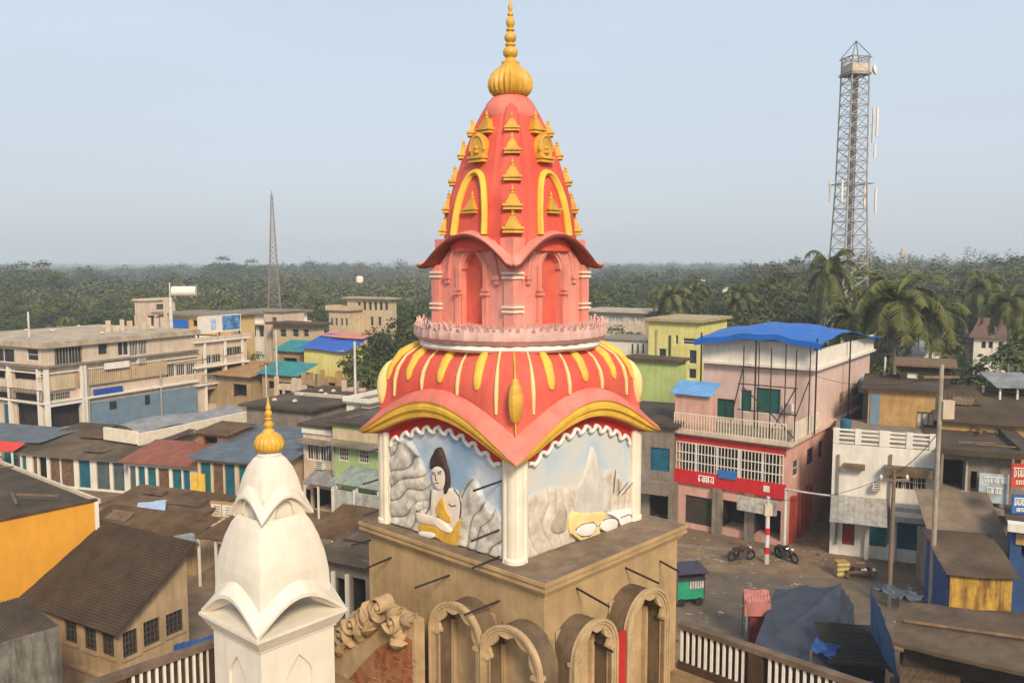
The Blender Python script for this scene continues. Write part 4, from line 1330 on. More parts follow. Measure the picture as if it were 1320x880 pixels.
# rooftop storeys behind
C1 = Bld('rooftop_house', 'pale peach boxy rooftop house with an open dark storey beneath', 'house', 187, 388, 90, 62, uR=226, Ly=1.3, m=PEACHW)
C1.opening('R', (186, 406, 224, 420), depth=1.5)
C1.window('R', (205, 392, 216, 399), mull=0)
C1.walls(); C1.roof(PEACHW, .2, .2)
for u in (190, 203, 215): C1.post('R', u, 0, C1.zat('R', 203, 405), .3, .0, PINKL, 'column')
tk = MB().tube([(0, 0, 0), (2.5, 0, 0)], [.55, .55], 24)
t_ = empty('water_tank', (C1.o.x + 2.0, C1.o.y + 2.8, C1.h + .92), R(10), 'white cylindrical water tank lying on the pale peach rooftop house', 'tank')
tk.build('shell', WHITEW, t_, smooth=40)
MB().box(.3, .5, -.45, .45, -.72, -.4).box(2.0, 2.2, -.45, .45, -.72, -.4).build('cradle', GREYC, t_)
C2 = Bld('tarp_house', 'yellow rooftop house with a bright blue tarp along its balcony', 'house', 283, 408, 86, 62, Lx=5, uL=205, m=mat('warm_yellow_wall', (.62, .42, .18), .85, .12, .8, .35, (.34, .22, .1), .1))
C2.opening('L', (251, 413, 272, 421), depth=1)
C2.walls()
C2.part('blue_tarp', 'L', (207, 411, 247, 422), -.25, -.2, BLUE)
C2.part('ledge', 'L', (205, 425, 283, 429), -.4, -.003, C2.m)
C2.post('L', 222, C2.zat('L', 222, 428), C2.h + 1.6, .35, -.3, PEACHW, 'column')
C2.roof(GREYC, .2, .5)
D = Bld('white_house', 'white flat roofed house with slender columns left of the lattice mast', 'house', 352, 405, 100, 62, Lx=6, uL=294, m=WHITEW)
for u in (300, 308, 318, 328, 338, 346):
    D.window('L', (u - 3, 420, u + 3, 434), mull=0, rails=0)
D.walls(); D.slab(D.zat('L', 320, 417), .15, .7, WHITEW)
D.roof(GREYC, .25, .6)
for u in (297, 312, 330, 349): D.post('L', u, 0, D.h, .25, -.5, WHITEW, 'column')
E_ = Bld('tan_house', 'tan house with a broad brown flat roof behind the lattice mast', 'house', 404, 420, 93, 62, uR=418, uL=352, m=CREAMW)
for u0, u1 in ((362, 370), (378, 386), (392, 399)): E_.window('L', (u0, 424, u1, 434), mull=0)
E_.walls(); E_.roof(ROOFB, .25, .6)
E2 = Bld('stair_tower', 'small cream stair tower rising beside the lattice mast', 'tower', 362, 403, 97, 62, Lx=4, uL=342, m=PEACHW)
E2.window('L', (352, 409, 358, 416), mull=0); E2.walls(); E2.roof(GREYC, .15, .2)
F1 = Bld('cream_villa', 'cream two storey villa with a row of dark upper openings', 'house', 505, 386, 106, 62, uR=511, uL=448, m=CREAMW)
for k in range(6):
    u = 462 + k * 7
    F1.window('L', (u, 389, u + 4, 400), mull=0, rails=0)
for u in (463, 478, 488): F1.window('L', (u, 408, u + 4, 420), mull=0, rails=0)
F1.walls(); F1.roof(ROOFC, .2, .5)
F2 = Bld('villa_wing', 'lower cream wing with four small windows left of the cream villa', 'house', 450, 401, 106, 62, Lx=6, uL=424, m=CREAMW)
for u in (427, 433, 440, 446): F2.window('L', (u, 410, u + 3, 420), mull=0, rails=0)
F2.walls(); F2.roof(ROOFC, .15, .3, .5)
T1 = Bld('tarp_shed', 'shed under a drooping blue tarp with a coral ridge, yellow end wall', 'shed', 442, 452, 84, 62, Lx=3.2, uL=392, m=YELW)
T1.walls()
T1.sheetroof(mat('deep_blue_sheet', (.02, .10, .42), .5, .15, 1.5, .2), (T1.h - .1, T1.h + 1.0, T1.h + 1.3, T1.h + .1), .4, 14, .05, .12, ax='x', seed=4)
rr = MB().sheet((2.6, -.4, T1.h + 1.0), (4.6, -.4, T1.h + 1.25), (4.6, T1.Ly + .4, T1.h + 1.4), (2.6, T1.Ly + .4, T1.h + 1.15), 6, .03, .03, .05)
rr.build('roof_ridge', mat('coral_sheet', (.58, .20, .14), .6, .15, 1.5, .2), T1.root)
for i, (u, v, d, uL, lab) in enumerate(((391, 453, 88, 358, 'teal sheet roof shed behind the shed with the blue tarp'), (383, 484, 78, 338, 'long teal sheet roof shed left of the rubble walls'))):
    s_ = Bld('teal_shed', lab, 'shed', u, v, d, 62, Lx=2.2, uL=uL, m=TANW)
    s_.opening('L', (uL + 8, v + 8, u - 8, v + 18), depth=1)
    s_.walls(); s_.sheetroof(mat('teal_sheet', (.035, .22, .24), .6, .2, 1.5, .35, (.05, .16, .16), .2), (s_.h, s_.h + .9, s_.h + .9, s_.h), .4, 18, .05, .03, seed=i)
for i, (u, v, d, uR, uL, m_, lab) in enumerate(((388, 498, 74, 396, 357, PEACHW, 'roofless peach block by the teal roof shed'), (412, 492, 76, 424, 392, TANW, 'roofless tan brick block in the rubble yard'),
                                     (441, 488, 77, 447, 416, OCHRE, 'roofless ochre block with a wide dark opening'), (462, 502, 70, 472, 444, PINKL, 'small pale pink block beside the striped pole'))):
    s_ = Bld('unfinished_block', lab, 'building', u, v, d, 60, uR=uR, uL=uL, m=m_)
    um = (uL + u) / 2
    s_.opening('L', (um - 6, v + 5, um + 4, v + 14), depth=1)
    s_.opening('L', (uL + 2, v + 4, uL + 7, v + 13), depth=.8)
    s_.walls(top=False)
    for uu in (uL + 1, um + 8, u - 1): s_.post('L', uu, 0, s_.h + .7, .3, .05, m_, 'column')
    s_.roof(GREYC, .1, -.3, z=s_.h - .6)
PW = Bld('boundary_wall', 'low white wall with a pink painted stretch behind the dark flat roof', 'wall', 447, 512, 66.5, 66, Lx=.3, uL=380, m=WHITEW)
PW.walls(); PW.part('pink_stretch', 'L', (383, 512, 411, 522), -.03, -.002, mat('pink_wall_band', (.62, .17, .17), .8, .12, 1, .3)); PW.roof(PEACHW, .08, .05)

# middle left: two storey shop houses with dark flat roofs
K1 = Bld('green_shophouse', 'light green two storey shophouse with barred windows beside the temple tower', 'building', 520, 556, 50, 62, Lx=12, uL=429, m=GREENW)
K1.window('L', (436, 577, 450, 594), mull=0, rails=2, bars=5, frame=WHITEW)
K1.window('L', (462, 580, 476, 597), mull=0, rails=2, bars=5, frame=WHITEW)
zk = K1.zat('L', 455, 616)
K1.opening('L', (432, 634, 500, 690), depth=1)
K1.walls()
K1.part('sunshade', 'L', (429, 571, 500, 575), -.7, -.003, GREYC)
K1.part('parapet_front', 'L', (430, 556, 500, 569), -.06, -.003, CREAMW)
K1.roof(ROOFD, .2, .25)
K2 = Bld('cream_shophouse', 'cream two storey shophouse with a wide barred window and white parapet', 'building', 429, 553, 53.5, 62, Lx=11, uL=391, m=PEACHW)
K2.window('L', (395, 572, 428, 594), mull=3, rails=0, bars=10, frame=WHITEW)
K2.opening('L', (402, 630, 427, 676), depth=2)
K2.opening('L', (392, 630, 399, 674), depth=1)
K2.walls()
K2.part('sunshade', 'L', (390, 566, 428, 571), -.6, -.003, GREYC)
K2.part('parapet_front', 'L', (391, 551, 429, 559), -.12, -.003, WHITEW)
K2.roof(ROOFD, .2, .25)
K3 = Bld('dark_roof_building', 'broad low building whose stained dark flat roof fills the yard behind the shophouses', 'building', 400, 530, 62, 66, Lx=10, uL=318, m=GREYC)
K3.walls(); K3.roof(ROOFD, .2, .4)
K4 = Bld('white_stair_block', 'white stair block with a grey pipe at the left shoulder of the temple tower', 'building', 476, 522, 60, 62, Lx=6, uL=447, m=WHITEW)
K4.walls(); K4.part('pipe', 'L', (461, 522, 466, 548), -.3, -.05, GREYC); K4.roof(GREYC, .15, .2, .3)
def awning(name, label, u, v, d, uL, ang, depth, drop, m, n=24, amp=.05, post=True, seed=2, h=None, group=None):
    """sloping sheet on posts; high edge away from the camera"""
    o = atd(u, d, 3); z = zof(d, v) if h is None else h
    an = R(ang)
    Ly = along(o, an + math.pi / 2, uL, z)
    r_ = empty(name, (o.x, o.y, 0), an, label, 'awning', group)
    MB().sheet((0, 0, z), (0, Ly, z), (depth, Ly, z + drop), (depth, 0, z + drop), n, amp, .025, .03, random.Random(seed)).build('sheet', m, r_)
    if post:
        for y in (.15, Ly * .5, Ly - .15):
            MB().box(.1, .2, y - .05, y + .05, 0, z - .05).build('post', WHITEW, r_)
    return r_
AW = mat('green_grey_sheet', (.25, .30, .26), .7, .3, 1.5, .5, (.12, .11, .08), .2, streak=False)
awning('awning', 'ragged green grey sheet awning over the corrugated shop front', 488, 632, 48.2, 429, 60, 1.6, .75, AW, 16, .06)
awning('awning', 'ragged grey sheet awning over the dark open shop', 428, 628, 51.5, 388, 60, 1.5, .6, TIN, 10, .05, seed=5)
cf = empty('corrugated_shopfront', atd(490, 47.6), R(62), 'upright corrugated tin shop front below the green shophouse', 'shop front')
Ly_ = along(atd(490, 47.6), R(62) + math.pi / 2, 430, 2)
rows = []
for z in (.05, 2.75):
    rows.append([((.04 if k % 2 else -.02), Ly_ * k / 64, z) for k in range(65)])
MB().grid(rows).build('tin_front', mat('pale_corrugated_tin', (.40, .42, .40), .5, .3, 2, .55, (.17, .14, .1), .1, spec=.5), cf)
for y in (0, Ly_ * .55, Ly_): MB().box(-.08, .06, y - .05, y + .05, 0, 2.85).build('post', WHITEW, cf)

# curved roof hall
HL = Bld('curved_hall', 'long hall with a bulging grey roof and pale plaster edge', 'building', 178, 563, 61, 62, uR=312, uL=147, m=CREAMW)
HL.window('R', (230, 552, 245, 560), mull=1); HL.walls()
rows = []
for i in range(13):
    f = i / 12
    x = -.3 + (HL.Lx + .6) * f
    rows.append([(x, -.3 + (HL.Ly + .6) * j / 10, HL.h - HL.z0 + .02 + .75 * math.sin(math.pi * (j + 1.2) / 12.4) + .2 * math.sin(f * 6)) for j in range(11)])
rf = MB().grid(rows); rf.build('roof', TIN, HL.root, smooth=True)
MB().box(-.45, HL.Lx + .4, -.55, -.302, HL.h - .5, HL.h + .35).box(-.55, -.302, -.3, HL.Ly + .4, HL.h - .4, HL.h + .5).build('roof_edge', CREAM, HL.root)
BX = Bld('brick_shed', 'small bare orange brick shed with a tin lid beside the curved hall', 'shed', 292, 560, 58, 66, Lx=2.5, uL=256, m=mat('bare_brick_wall', (.33, .15, .07), .95, .3, 3, .4, (.2, .1, .06), .4))
BX.opening('L', (262, 563, 280, 575), depth=.8); BX.walls(); BX.sheetroof(TIN_BR, (BX.h, BX.h + .3, BX.h + .3, BX.h), .3, 14, .04, .04)

# row of shops with shutters
def shoprow(name, label, u, v, d, uL, ang, Lx, rise, roofm, wallm, bays, over=.5, amp=.03, seed=0, sag=.05, cat='shop', cr=0):
    s_ = Bld(name, label, cat, u, v, d, ang, Lx=Lx, uL=uL, m=wallm)
    for (u0, u1, kind) in bays:
        a0, a1 = sorted((s_.aof('L', u0, 1.5), s_.aof('L', u1, 1.5)))
        r_ = (a0, a1, .15, s_.h - .25)
        if kind == 'open': s_.opening('L', r_, False, 1.5)
        elif kind == 'win': s_.window('L', (a0, a1, 1.0, s_.h - .35), False, mull=1)
        else: s_.shutter('L', r_, kind, False)
    s_.walls()
    s_.sheetroof(roofm, (s_.h + .1, s_.h + rise + cr, s_.h + rise, s_.h + .1), over, 40, amp, sag, ax='y' if amp > .02 else 'x', seed=seed)
    return s_
M1 = shoprow('shop_row', 'long weathered shop row with a wavy brown roof and wooden fronts behind the orange wall', 166, 593, 58, 26, 74, 6, 1.0, ROOFD, WHITEW,
             [(145, 160, SLATE), (124, 141, SLATE), (101, 116, TEALB), (78, 95, WOOD), (64, 77, WOOD), (50, 60, 'open'), (42, 48, WOOD), (28, 34, TEAL)], seed=3, sag=.10)
M2 = shoprow('red_roof_shop', 'shop with a clean rust red roof and teal shutters', 252, 602, 55.5, 166, 74, 3.0, .85, TIN_R, WHITEW,
             [(236, 245, TEALB), (222, 234, TEAL), (204, 218, WOOD), (190, 201, TEAL), (178, 187, TEALB), (167, 175, SLATE)], amp=.008, sag=.0, seed=6)
M3 = shoprow('blue_roof_shop', 'shop under a broad blue grey tin roof, yellow and teal doors', 362, 598, 53, 255, 74, 6.5, .9, TIN_B, CREAMW,
             [(330, 345, TEAL), (308, 322, TEAL), (290, 303, TEALB), (275, 288, WOOD), (259, 272, TEAL)], seed=8, sag=.08)
for a, b in ((243, 248), (249, 254)):
    M3.part('yellow_door', 'L', (M3.Ly - .6 + (.0 if a < 245 else .0), M3.Ly - .1, .1, 2.3) if a == 249 else (M3.Ly - .05, M3.Ly + .45, .1, 2.3), -.15, -.06, YELLOW, ispx=False)
M0 = shoprow('blue_tin_shop', 'blue grey tin roof shop at the corner of the long cream block', 48, 570, 62, -50, 72, 3, .4, TIN_B, GREYC, [(30, 50, 'open'), (5, 22, TEAL)], seed=9)
awning('awning', 'small bright red awning left of the wavy brown roof', 15, 582, 59.5, -20, 74, 1.2, .4, mat('bright_red_cloth', (.60, .05, .03), .7, .1, 2), 6, .02)
# low brown roofs in the middle
N1 = Bld('brown_roof_shed', 'low shed with a wide rusty brown roof between the orange building and the white turret', 'shed', 246, 690, 42.5, 70, uR=276, uL=118, m=TANW)
N1.opening('L', (130, 690, 230, 720), depth=1); N1.walls(); N1.sheetroof(ROOFB, (N1.h, N1.h + .45, N1.h + .5, N1.h), .3, 40, .03, .06, seed=11)
N2 = Bld('brown_roof_shed', 'flat brown roof shed in front of the red roof shop', 'shed', 252, 664, 46, 72, Lx=3.0, uL=136, m=TANW)
N2.walls(); N2.sheetroof(ROOFB, (N2.h, N2.h + .3, N2.h + .4, N2.h), .3, 40, .02, .05, seed=12)
def scrap(label, u, v, z, w_, l_, rz, m, cat='sheet', name='loose_sheet'):
    p = G(u, v, z)
    o = empty(name, (p.x, p.y, z), R(rz), label, cat)
    MB().sheet((-w_ / 2, -l_ / 2, .05), (w_ / 2, -l_ / 2, .08), (w_ / 2, l_ / 2, .16), (-w_ / 2, l_ / 2, .12), 8, .02, .012, .03, random.Random(int(u))).build('sheet', m, o)
scrap('pale blue sheet lying on the flat brown roof', 195, 655, N2.h + .22, 1.5, 2.0, 20, mat('pale_blue_sheet', (.40, .48, .62), .5, .2, 2))
scrap('light grey tin sheet propped on the wide rusty brown roof', 226, 700, N1.h + .12, 2.0, 1.6, 30, TIN)
scrap('small yellow sheet lying beside the pale blue sheet', 182, 661, N2.h + .12, 1.2, .8, 20, OCHRE)
bd = empty('notice_board', atd(288, 47), R(164), 'board of white posters on a yellow frame behind the white turret', 'board')
MB().box(-1.3, .9, .02, .08, .1, 2.6).build('frame', OCHRE, bd)
for i in range(3):
    for j in range(3):
        x = -1.2 + i * .7
        pz = .2 + j * .78
        ps = MB().box(x, x + .62, .085, .10, pz, pz + .68).build('poster', WHITEW, bd)
        q = MB()
        for k in range(4): q.box(x + .06, x + random.uniform(.35, .55), .101, .106, pz + .1 + k * .14, pz + .14 + k * .14)
        q.build('print', SLATE if (i + j) % 2 else FRAME_D, ps)
BRT = TIN_BR
awning('corrugated_awning', 'brown corrugated awning on a white post left of the white turret', 300, 700, 40, 250, 66, 2.6, .35, BRT, 24, .07, seed=14)
awning('corrugated_awning', 'brown corrugated awning between the white turret and the temple base', 462, 700, 39, 392, 66, 3.2, .7, BRT, 30, .07, seed=15)
DS = Bld('dark_shed', 'dark shed with a white door frame under the brown corrugated awning', 'shed', 478, 726, 36, 62, Lx=5, uL=418, m=GREYC)
DS.opening('L', (432, 745, 446, 800), depth=1.2); DS.opening('L', (452, 745, 470, 800), depth=1.2)
DS.walls(); DS.sheetroof(ROOFD, (DS.h, DS.h + .5, DS.h + .5, DS.h), .5, 18, .05, .05, seed=16)
DS.post('L', 448, 0, 2.3, .14, -.02); DS.post('L', 430, 0, 2.3, .14, -.02)

# ------------------------------------------------------------------ left foreground
OW = Bld('orange_building', 'building with a plain bright orange side wall and dark flat roof', 'building', -120, 640, 29.5, 50, uR=127, Ly=12, m=ORANGE, h=6.15)
OW.walls(top=False)
OW.roof(ROOFD, .12, -.02, z=OW.h - .18)
MB().box(OW.Lx - .02, OW.Lx + .12, -.04, OW.Ly, OW.h - .1, OW.h + .08).build('coping', PEACHW, OW.root)
cp = MB()
OW.fbox(cp, 'R', 0, OW.Lx, -.04, .2, OW.h, OW.h + .1); cp.build('coping', ROOFB, OW.root)
OW.part('white_edge', 'R', (OW.Lx - .14, OW.Lx + .02, 0, OW.h), -.05, -.003, WHITEW, ispx=False)

HT = Bld('brown_roof_house', 'tan house with a broad mono pitch brown roof and six grid windows', 'house', 147, 800, 29.5, 60, uR=243, Ly=14.5, m=TANW, h=3.0)
for u0, v0, u1, v1 in ((156, 812, 175, 845), (183, 798, 204, 830), (212, 788, 234, 816)): HT.window('R', (u0, v0, u1, v1), mull=3, rails=3, frame=FRAME_D, glass=DARK_IN, sill=True)
for u0, v0, u1, v1 in ((128, 816, 144, 845), (105, 809, 121, 838), (80, 798, 96, 828)): HT.window('L', (u0, v0, u1, v1), mull=2, rails=3, frame=FRAME_D, glass=DARK_IN, sill=True)
HT.walls(top=False)
z1 = 5.0
mb = MB()
L2 = HT.Lx
mb.add([(0, 0, HT.h), (L2, 0, HT.h), (L2, 0, z1 - .1), (0, .02, HT.h)], [(0, 1, 2)])
mb.add([(0, HT.Ly, HT.h), (L2, HT.Ly, HT.h), (L2, HT.Ly, z1 - .1)], [(0, 1, 2)])
mb.add([(L2, 0, HT.h), (L2, HT.Ly, HT.h), (L2, HT.Ly, z1 - .1), (L2, 0, z1 - .1)], [(0, 1, 2, 3)])
mb.build('gable', TANW, HT.root)
HT.slab(HT.zat('R', 190, 862), .12, .12, TANW, 'string_course')
BT = mat('brown_tile_roof', (.072, .046, .026), .9, .3, 1.2, .35, (.055, .036, .022), .25, streak=False)
def tileroof(p00, p10, p11, p01, nu, nv, m, parent, name='roof'):
    p00, p10, p11, p01 = map(Vector, (p00, p10, p11, p01))
    nn = (p10 - p00).cross(p01 - p00).normalized()
    if nn.z < 0: nn = -nn
    rows = []
    for i in range(nv):
        for e_, lift in ((0, .028), (.97, .0)):
            v = (i + e_) / nv
            row = []
            for j in range(nu * 2 + 1):
                u = j / (nu * 2)
                p = p00 * (1 - u) * (1 - v) + p10 * u * (1 - v) + p11 * u * v + p01 * (1 - u) * v
                row.append(p + nn * (lift + (.022 if j % 2 else 0) + random.uniform(-.004, .004)))
            rows.append(row)
    mb = MB().grid(rows)
    mb.hexa([p00 - nn * .10, p10 - nn * .10, p11 - nn * .10, p01 - nn * .10], [p00 - nn * .01, p10 - nn * .01, p11 - nn * .01, p01 - nn * .01])
    return mb.build(name, m, parent)
o_ = .35
sl = (z1 - HT.h) / L2
tileroof((-o_, -o_, HT.h - o_ * sl + .12), (-o_, HT.Ly + o_, HT.h - o_ * sl + .12), (L2 + .2, HT.Ly + o_, z1 + .2 * sl + .12), (L2 + .2, -o_, z1 + .2 * sl + .12), 96, 36, BT, HT.root)
HT.shutter('L', (80, 862, 92, 900), TEALB)
GW = Bld('grey_wall_building', 'streaked grey concrete building with a dark roof in the lower left corner', 'building', -40, 838, 24.5, 46, uR=79, Ly=3.2, m=mat('streaked_grey_concrete', (.21, .19, .16), .95, .3, 1.5, .9, (.06, .052, .045), .35))
GW.walls(top=False); GW.sheetroof(ROOFD, (GW.h - .15, GW.h - .1, GW.h + .1, GW.h + .05), .0, 26, .05, .06, seed=21)
tb_ = MB().sheet((0, 0, 0), (2.6, 0, .1), (2.8, 2.2, .5), (.3, 2.2, .2), 10, .05, .02, .12, random.Random(3))
o = empty('tarp_heap', G(225, 872, 1.2), R(30), 'crumpled blue tarp on the ground beside the brown roof house', 'tarp'); tb_.build('tarp', BLUED, o)
MB().box(.2, 2.3, .3, 1.9, -1.19, .0).build('crate_under', WOOD, o)
# ------------------------------------------------------------------ right: the pink building and its neighbours
S = Bld('pink_building', 'pink three storey shop building with a red sign band, barred veranda and roof terrace', 'building', 1015, 574, 47, 54, uR=1121, uL=871, m=PINKW)
S.opening('L', (877, 577, 1004, 618), depth=1.1)
S.shutter('L', (884, 640, 920, 676), mat('dark_brown_shutter', (.07, .055, .042), .8, .2, 2, .3))
S.opening('L', (932, 646, 962, 682), depth=1.5)
S.opening('L', (970, 655, 1008, 694), depth=1.5)
S.window('R', (1040, 577, 1048, 598), mull=0, rails=1, frame=FRAME_D)
S.window('R', (1055, 568, 1060, 590), mull=0, rails=1, frame=FRAME_D)
S.window('R', (1022, 592, 1030, 614), mull=0, rails=1, frame=WHITEW)
S.walls()
zs = S.zat('L', 945, 628)
a0, a1 = .05, S.Ly - .05
rs_ = S.px('L', 874, 613, 1012, 631)
sg = S.part('red_sign_band', 'L', (0.0, S.Ly, rs_[2], rs_[3]), -.16, -.003, REDP, ispx=False)
# small white lettering of the sign
def script(b, face, a0, a1, z0, z1, d, n, seed, th=.05):
    """a line of hanging letters: head stroke with stems, hooks and loops under it"""
    rn = random.Random(seed)
    mb = MB()
    if a1 < a0: a0, a1 = a1, a0
    flip = face == 'L'
    def X(f): return a1 - (a1 - a0) * f if flip else a0 + (a1 - a0) * f
    mb.tube([b.P(face, X(0), d, z1), b.P(face, X(1), d, z1)], th * .5, 5)
    w = 1 / n
    for k in range(n):
        f0 = k * w
        st = rn.choice((.25, .7, .8))
        mb.tube([b.P(face, X(f0 + w * st), d, z1), b.P(face, X(f0 + w * st), d, z0)], th * .5, 5)
        c = rn.choice((.35, .5))
        pts = []
        for q in range(9):
            a = rn.choice((0,)) + math.pi * (.5 + 1.4 * q / 8)
            pts.append(b.P(face, X(f0 + w * (c + .28 * math.cos(a))), d, (z0 + z1) / 2 - (z1 - z0) * .05 + (z1 - z0) * .32 * math.sin(a)))
        mb.tube(pts, th * .5, 5)
    return mb
aL = S.aof('L', 922); aR = S.aof('L', 902); zc = (rs_[2] + rs_[3]) / 2
lt = script(S, 'L', aL, aR, zc - .17, zc + .2, -.175, 5, 3, .07)
lt.build('lettering', LACE, sg)
S.part('notice', 'L', (986, 625, 994, 633), -.19, -.165, CREAM)
rt = S.px('L', 880, 569, 1012, 577)
S.part('red_lintel', 'L', (.05, S.Ly - .05, rt[2] - .1, rt[3]), -.05, -.003, DEEP_RED, ispx=False)
S.slab(S.h, .2, .35, PEACHW, 'terrace_edge')
rv = S.px('L', 873, 577, 1005, 618)
S.railing('L', .15, S.Ly - .1, rv[2] - .25, rv[3] + .05, -.1, WHITEW, .2, 'veranda_grille', .02)
vg = MB()
for z in (rv[2] + .75, rv[2] + 1.3): S.fbox(vg, 'L', .15, S.Ly - .1, -.125, -.075, z, z + .05)
for f in (.2, .4, .6, .8): S.fbox(vg, 'L', S.Ly * f - .06, S.Ly * f + .06, -.12, -.02, rv[2] - .2, rv[3])
vg.build('veranda_rail', WHITEW, S.root)
bs = S.part('blue_sign', 'L', (928, 605, 951, 616), -.24, -.18, mat('blue_sign_paint', (.04, .16, .42), .5, .15, 3))
S.railing('L', .0, S.Ly, S.h + .2, S.h + 1.25, -.25, CREAM, .17, 'terrace_railing', .02)
S.railing('R', .0, 5.0, S.h + .2, S.h + 1.25, -.25, CREAM, .17, 'terrace_railing', .02)
S.part('roller_sign', 'L', (960, 637, 1010, 655), -1.1, -.95, mat('white_slatted_board', (.55, .50, .44), .8, .35, 5, .4))
for u in (873, 924, 930, 966, 972): S.post('L', u, 0, rs_[2], .26, -.03, GREYC, 'column')
for k in range(3): 
    S.part('red_pillar', 'R', (S.aof('R', 1019 + k * 10), S.aof('R', 1022.5 + k * 10), 0, 2.7), -.25, -.02, REDD, ispx=False)
S.roof(GREYC, .06, 0)
zt = zof(49, 441)
oS2 = S.o + Vector((math.cos(S.ang), math.sin(S.ang), 0)) * 4.2
S2 = Bld('pink_upper_storey', 'set back pink and white upper storey under a bright blue canopy', 'building', 0, 0, 0, 54, uR=1121, uL=907, h=zof(50.5, 476), m=PINKL, o=oS2, z0=S.h + .07)
S2.window('L', (971, 500, 1004, 533), mull=0, rails=0, frame=WHITEW, glass=DGREEN)
S2.window('L', (952, 502, 967, 531), mull=0, rails=0, frame=WHITEW, glass=DGREEN)
S2.window('L', (923, 514, 945, 540), mull=1, rails=0, frame=FRAME_D, glass=DGREEN)
for u0, v0, u1, v1 in ((1080, 505, 1088, 521), (1096, 499, 1107, 512), (1109, 494, 1113, 508)): S2.window('R', (u0, v0, u1, v1), mull=0, rails=0, frame=WHITEW, glass=mat('ochre_curtain', (.45, .26, .08), .8, .2, 3))
S2.walls()
S2.slab(S2.h - .02, .16, .4, WHITEW)
pm = MB()
zt = S2.h + .14 - S2.z0
pm.box(-.25, S2.Lx, -.25, -.05, zt, zt + 1.0).box(-.25, -.05, -.05, S2.Ly, zt, zt + 1.45)
pm.build('parapet', WHITEW, S2.root)
MB().box(0.1, S2.Lx, 0.1, S2.Ly, zt - .1, zt).build('roof', GREYC, S2.root)
MB().box(1.5, 4.2, 1.5, 4.5, zt, zt + 1.5).build('stair_hut', OCHRE, S2.root)
PX = Bld('pink_penthouse', 'small coral pink terrace room with a tilted blue sheet lid', 'hut', 913, 511, 50.3, 54, uR=922, uL=870, m=PINKW, z0=S.h + .07)
PX.walls(); PX.sheetroof(mat('sky_blue_sheet', (.14, .33, .60), .5, .15, 1.5, .2), (PX.h + .05, PX.h + .7, PX.h + .7, PX.h + .05), .25, 12, .03, .02)
# blue canopy on its frame
zc0 = S2.h + 1.75
cn = empty('blue_canopy', (S2.o.x, S2.o.y, S2.z0), S2.ang, 'bright blue humped canopy sheet over the pink building on thin poles', 'canopy')
rows, rows2 = [], []
Lc, Wc = S2.Lx + 1.2, S2.Ly + 1.0
for i in range(15):
    f = i / 14
    x = -1.1 + Lc * f
    row = []
    for j in range(25):
        g = j / 24
        y = -.8 + Wc * g
        z = zc0 - S2.z0 + .42 * math.sin(math.pi * min(1, f * 1.25)) - .95 * max(0, f - .3) + .48 * math.sin(math.pi * g) ** 1.3 + .035 * math.sin(f * 31 + g * 6) - .1 * g + .05 * math.sin(g * 23) - .12
        row.append((x, y, z))
    rows.append(row); rows2.append([(p[0], p[1], p[2] - .03) for p in row])
mb = MB().grid(rows).grid(rows2[::-1])
mb.grid([rows[0], [(p[0], p[1], p[2] - .35) for p in rows[0]]])
mb.build('sheet', BLUE, cn, smooth=True)
for x in (-.9, Lc * .5 - 1.1, Lc - 1.4):
    for y in (-.5, Wc * .5 - .8, Wc - 1.2):
        MB().box(x - .04, x + .04, y - .04, y + .04, S2.h - S2.z0 if x > 0 and y > 0 else .05, zc0 - S2.z0 + .2).build('pole', IRON, cn)
# scaffold of thin dark poles on the terrace
sf = empty('scaffold', (S.o.x, S.o.y, S.h + .07), S.ang, 'thin dark pole scaffold on the terrace of the pink building', 'scaffold')
zz = zof(49, 446) - S.h
def spole(p, q): MB().tube([p, q], .035, 6).build('pole', IRON, sf)
ys = [-.4 + .0, 1.0, 2.6]
for y in ys:
    for x in (-.1, 2.4):
        spole((x, y, .2), (x, y, zz))
for z in (1.7, 3.2, 4.2): spole((-.1, -.5, z), (-.1, 2.9, z))
for x0, x1, y0, y1, z0_, z1_ in ((-.1, -.1, 2.6, 1.0, 3.0, 1.7), (-.1, -.1, 1.0, -.4, 1.7, .4), (-.1, -.1, -.4, 1.0, 3.2, .4), (-.1, 2.4, -.4, -.4, 1.5, 3.4), (-.1, -.1, 2.6, 3.4, 4.2, .6)):
    spole((x0, y0, z0_), (x1, y1, z1_))

Tl = Bld('teal_front_shop', 'low dark shop with a wide teal front between the temple and the pink building', 'shop', 868, 550, 50.5, 64, Lx=7, uL=790, m=GREYC)
Tl.shutter('L', (838, 577, 863, 607), TEALB); Tl.opening('L', (838, 636, 862, 672), depth=1.5); Tl.walls()
Tl.part('awning_board', 'L', (830, 618, 866, 632), -1.0, -.05, GREYC)
Tl.roof(ROOFD, .2, .4)

# far buildings behind
Y1 = Bld('yellow_green_house', 'tall pale yellow and lime house with small dark windows', 'house', 900, 416, 78, 56, uR=937, uL=836, m=YELW)
for u0, v0, u1, v1 in ((869, 432, 873, 444), (848, 449, 858, 462), (879, 436, 898, 444), (887, 451, 897, 469), (887, 475, 897, 488), (877, 474, 884, 490)): Y1.window('L', (u0, v0, u1, v1), mull=0, rails=1 if u1 - u0 > 10 else 0, frame=WHITEW)
Y1.window('R', (912, 432, 920, 446), mull=0); Y1.walls()
gp_ = Y1.px('L', 866, 440, 900, 520)
Y1.part('lime_wall', 'L', (.0, gp_[1], 0, Y1.zat('L', 880, 446) - 2.0), -.06, -.003, LIME, ispx=False) if False else None
Y1.roof(mat('pale_roof_edge', (.42, .33, .18), .9, .2, 1, .3), .25, .4)
Y1.part('balcony', 'L', (872, 494, 900, 497), -1.0, -.003, LIME)
Y1.part('downpipe', 'L', (862, 432, 864, 462), -.12, -.02, FRAME_D)
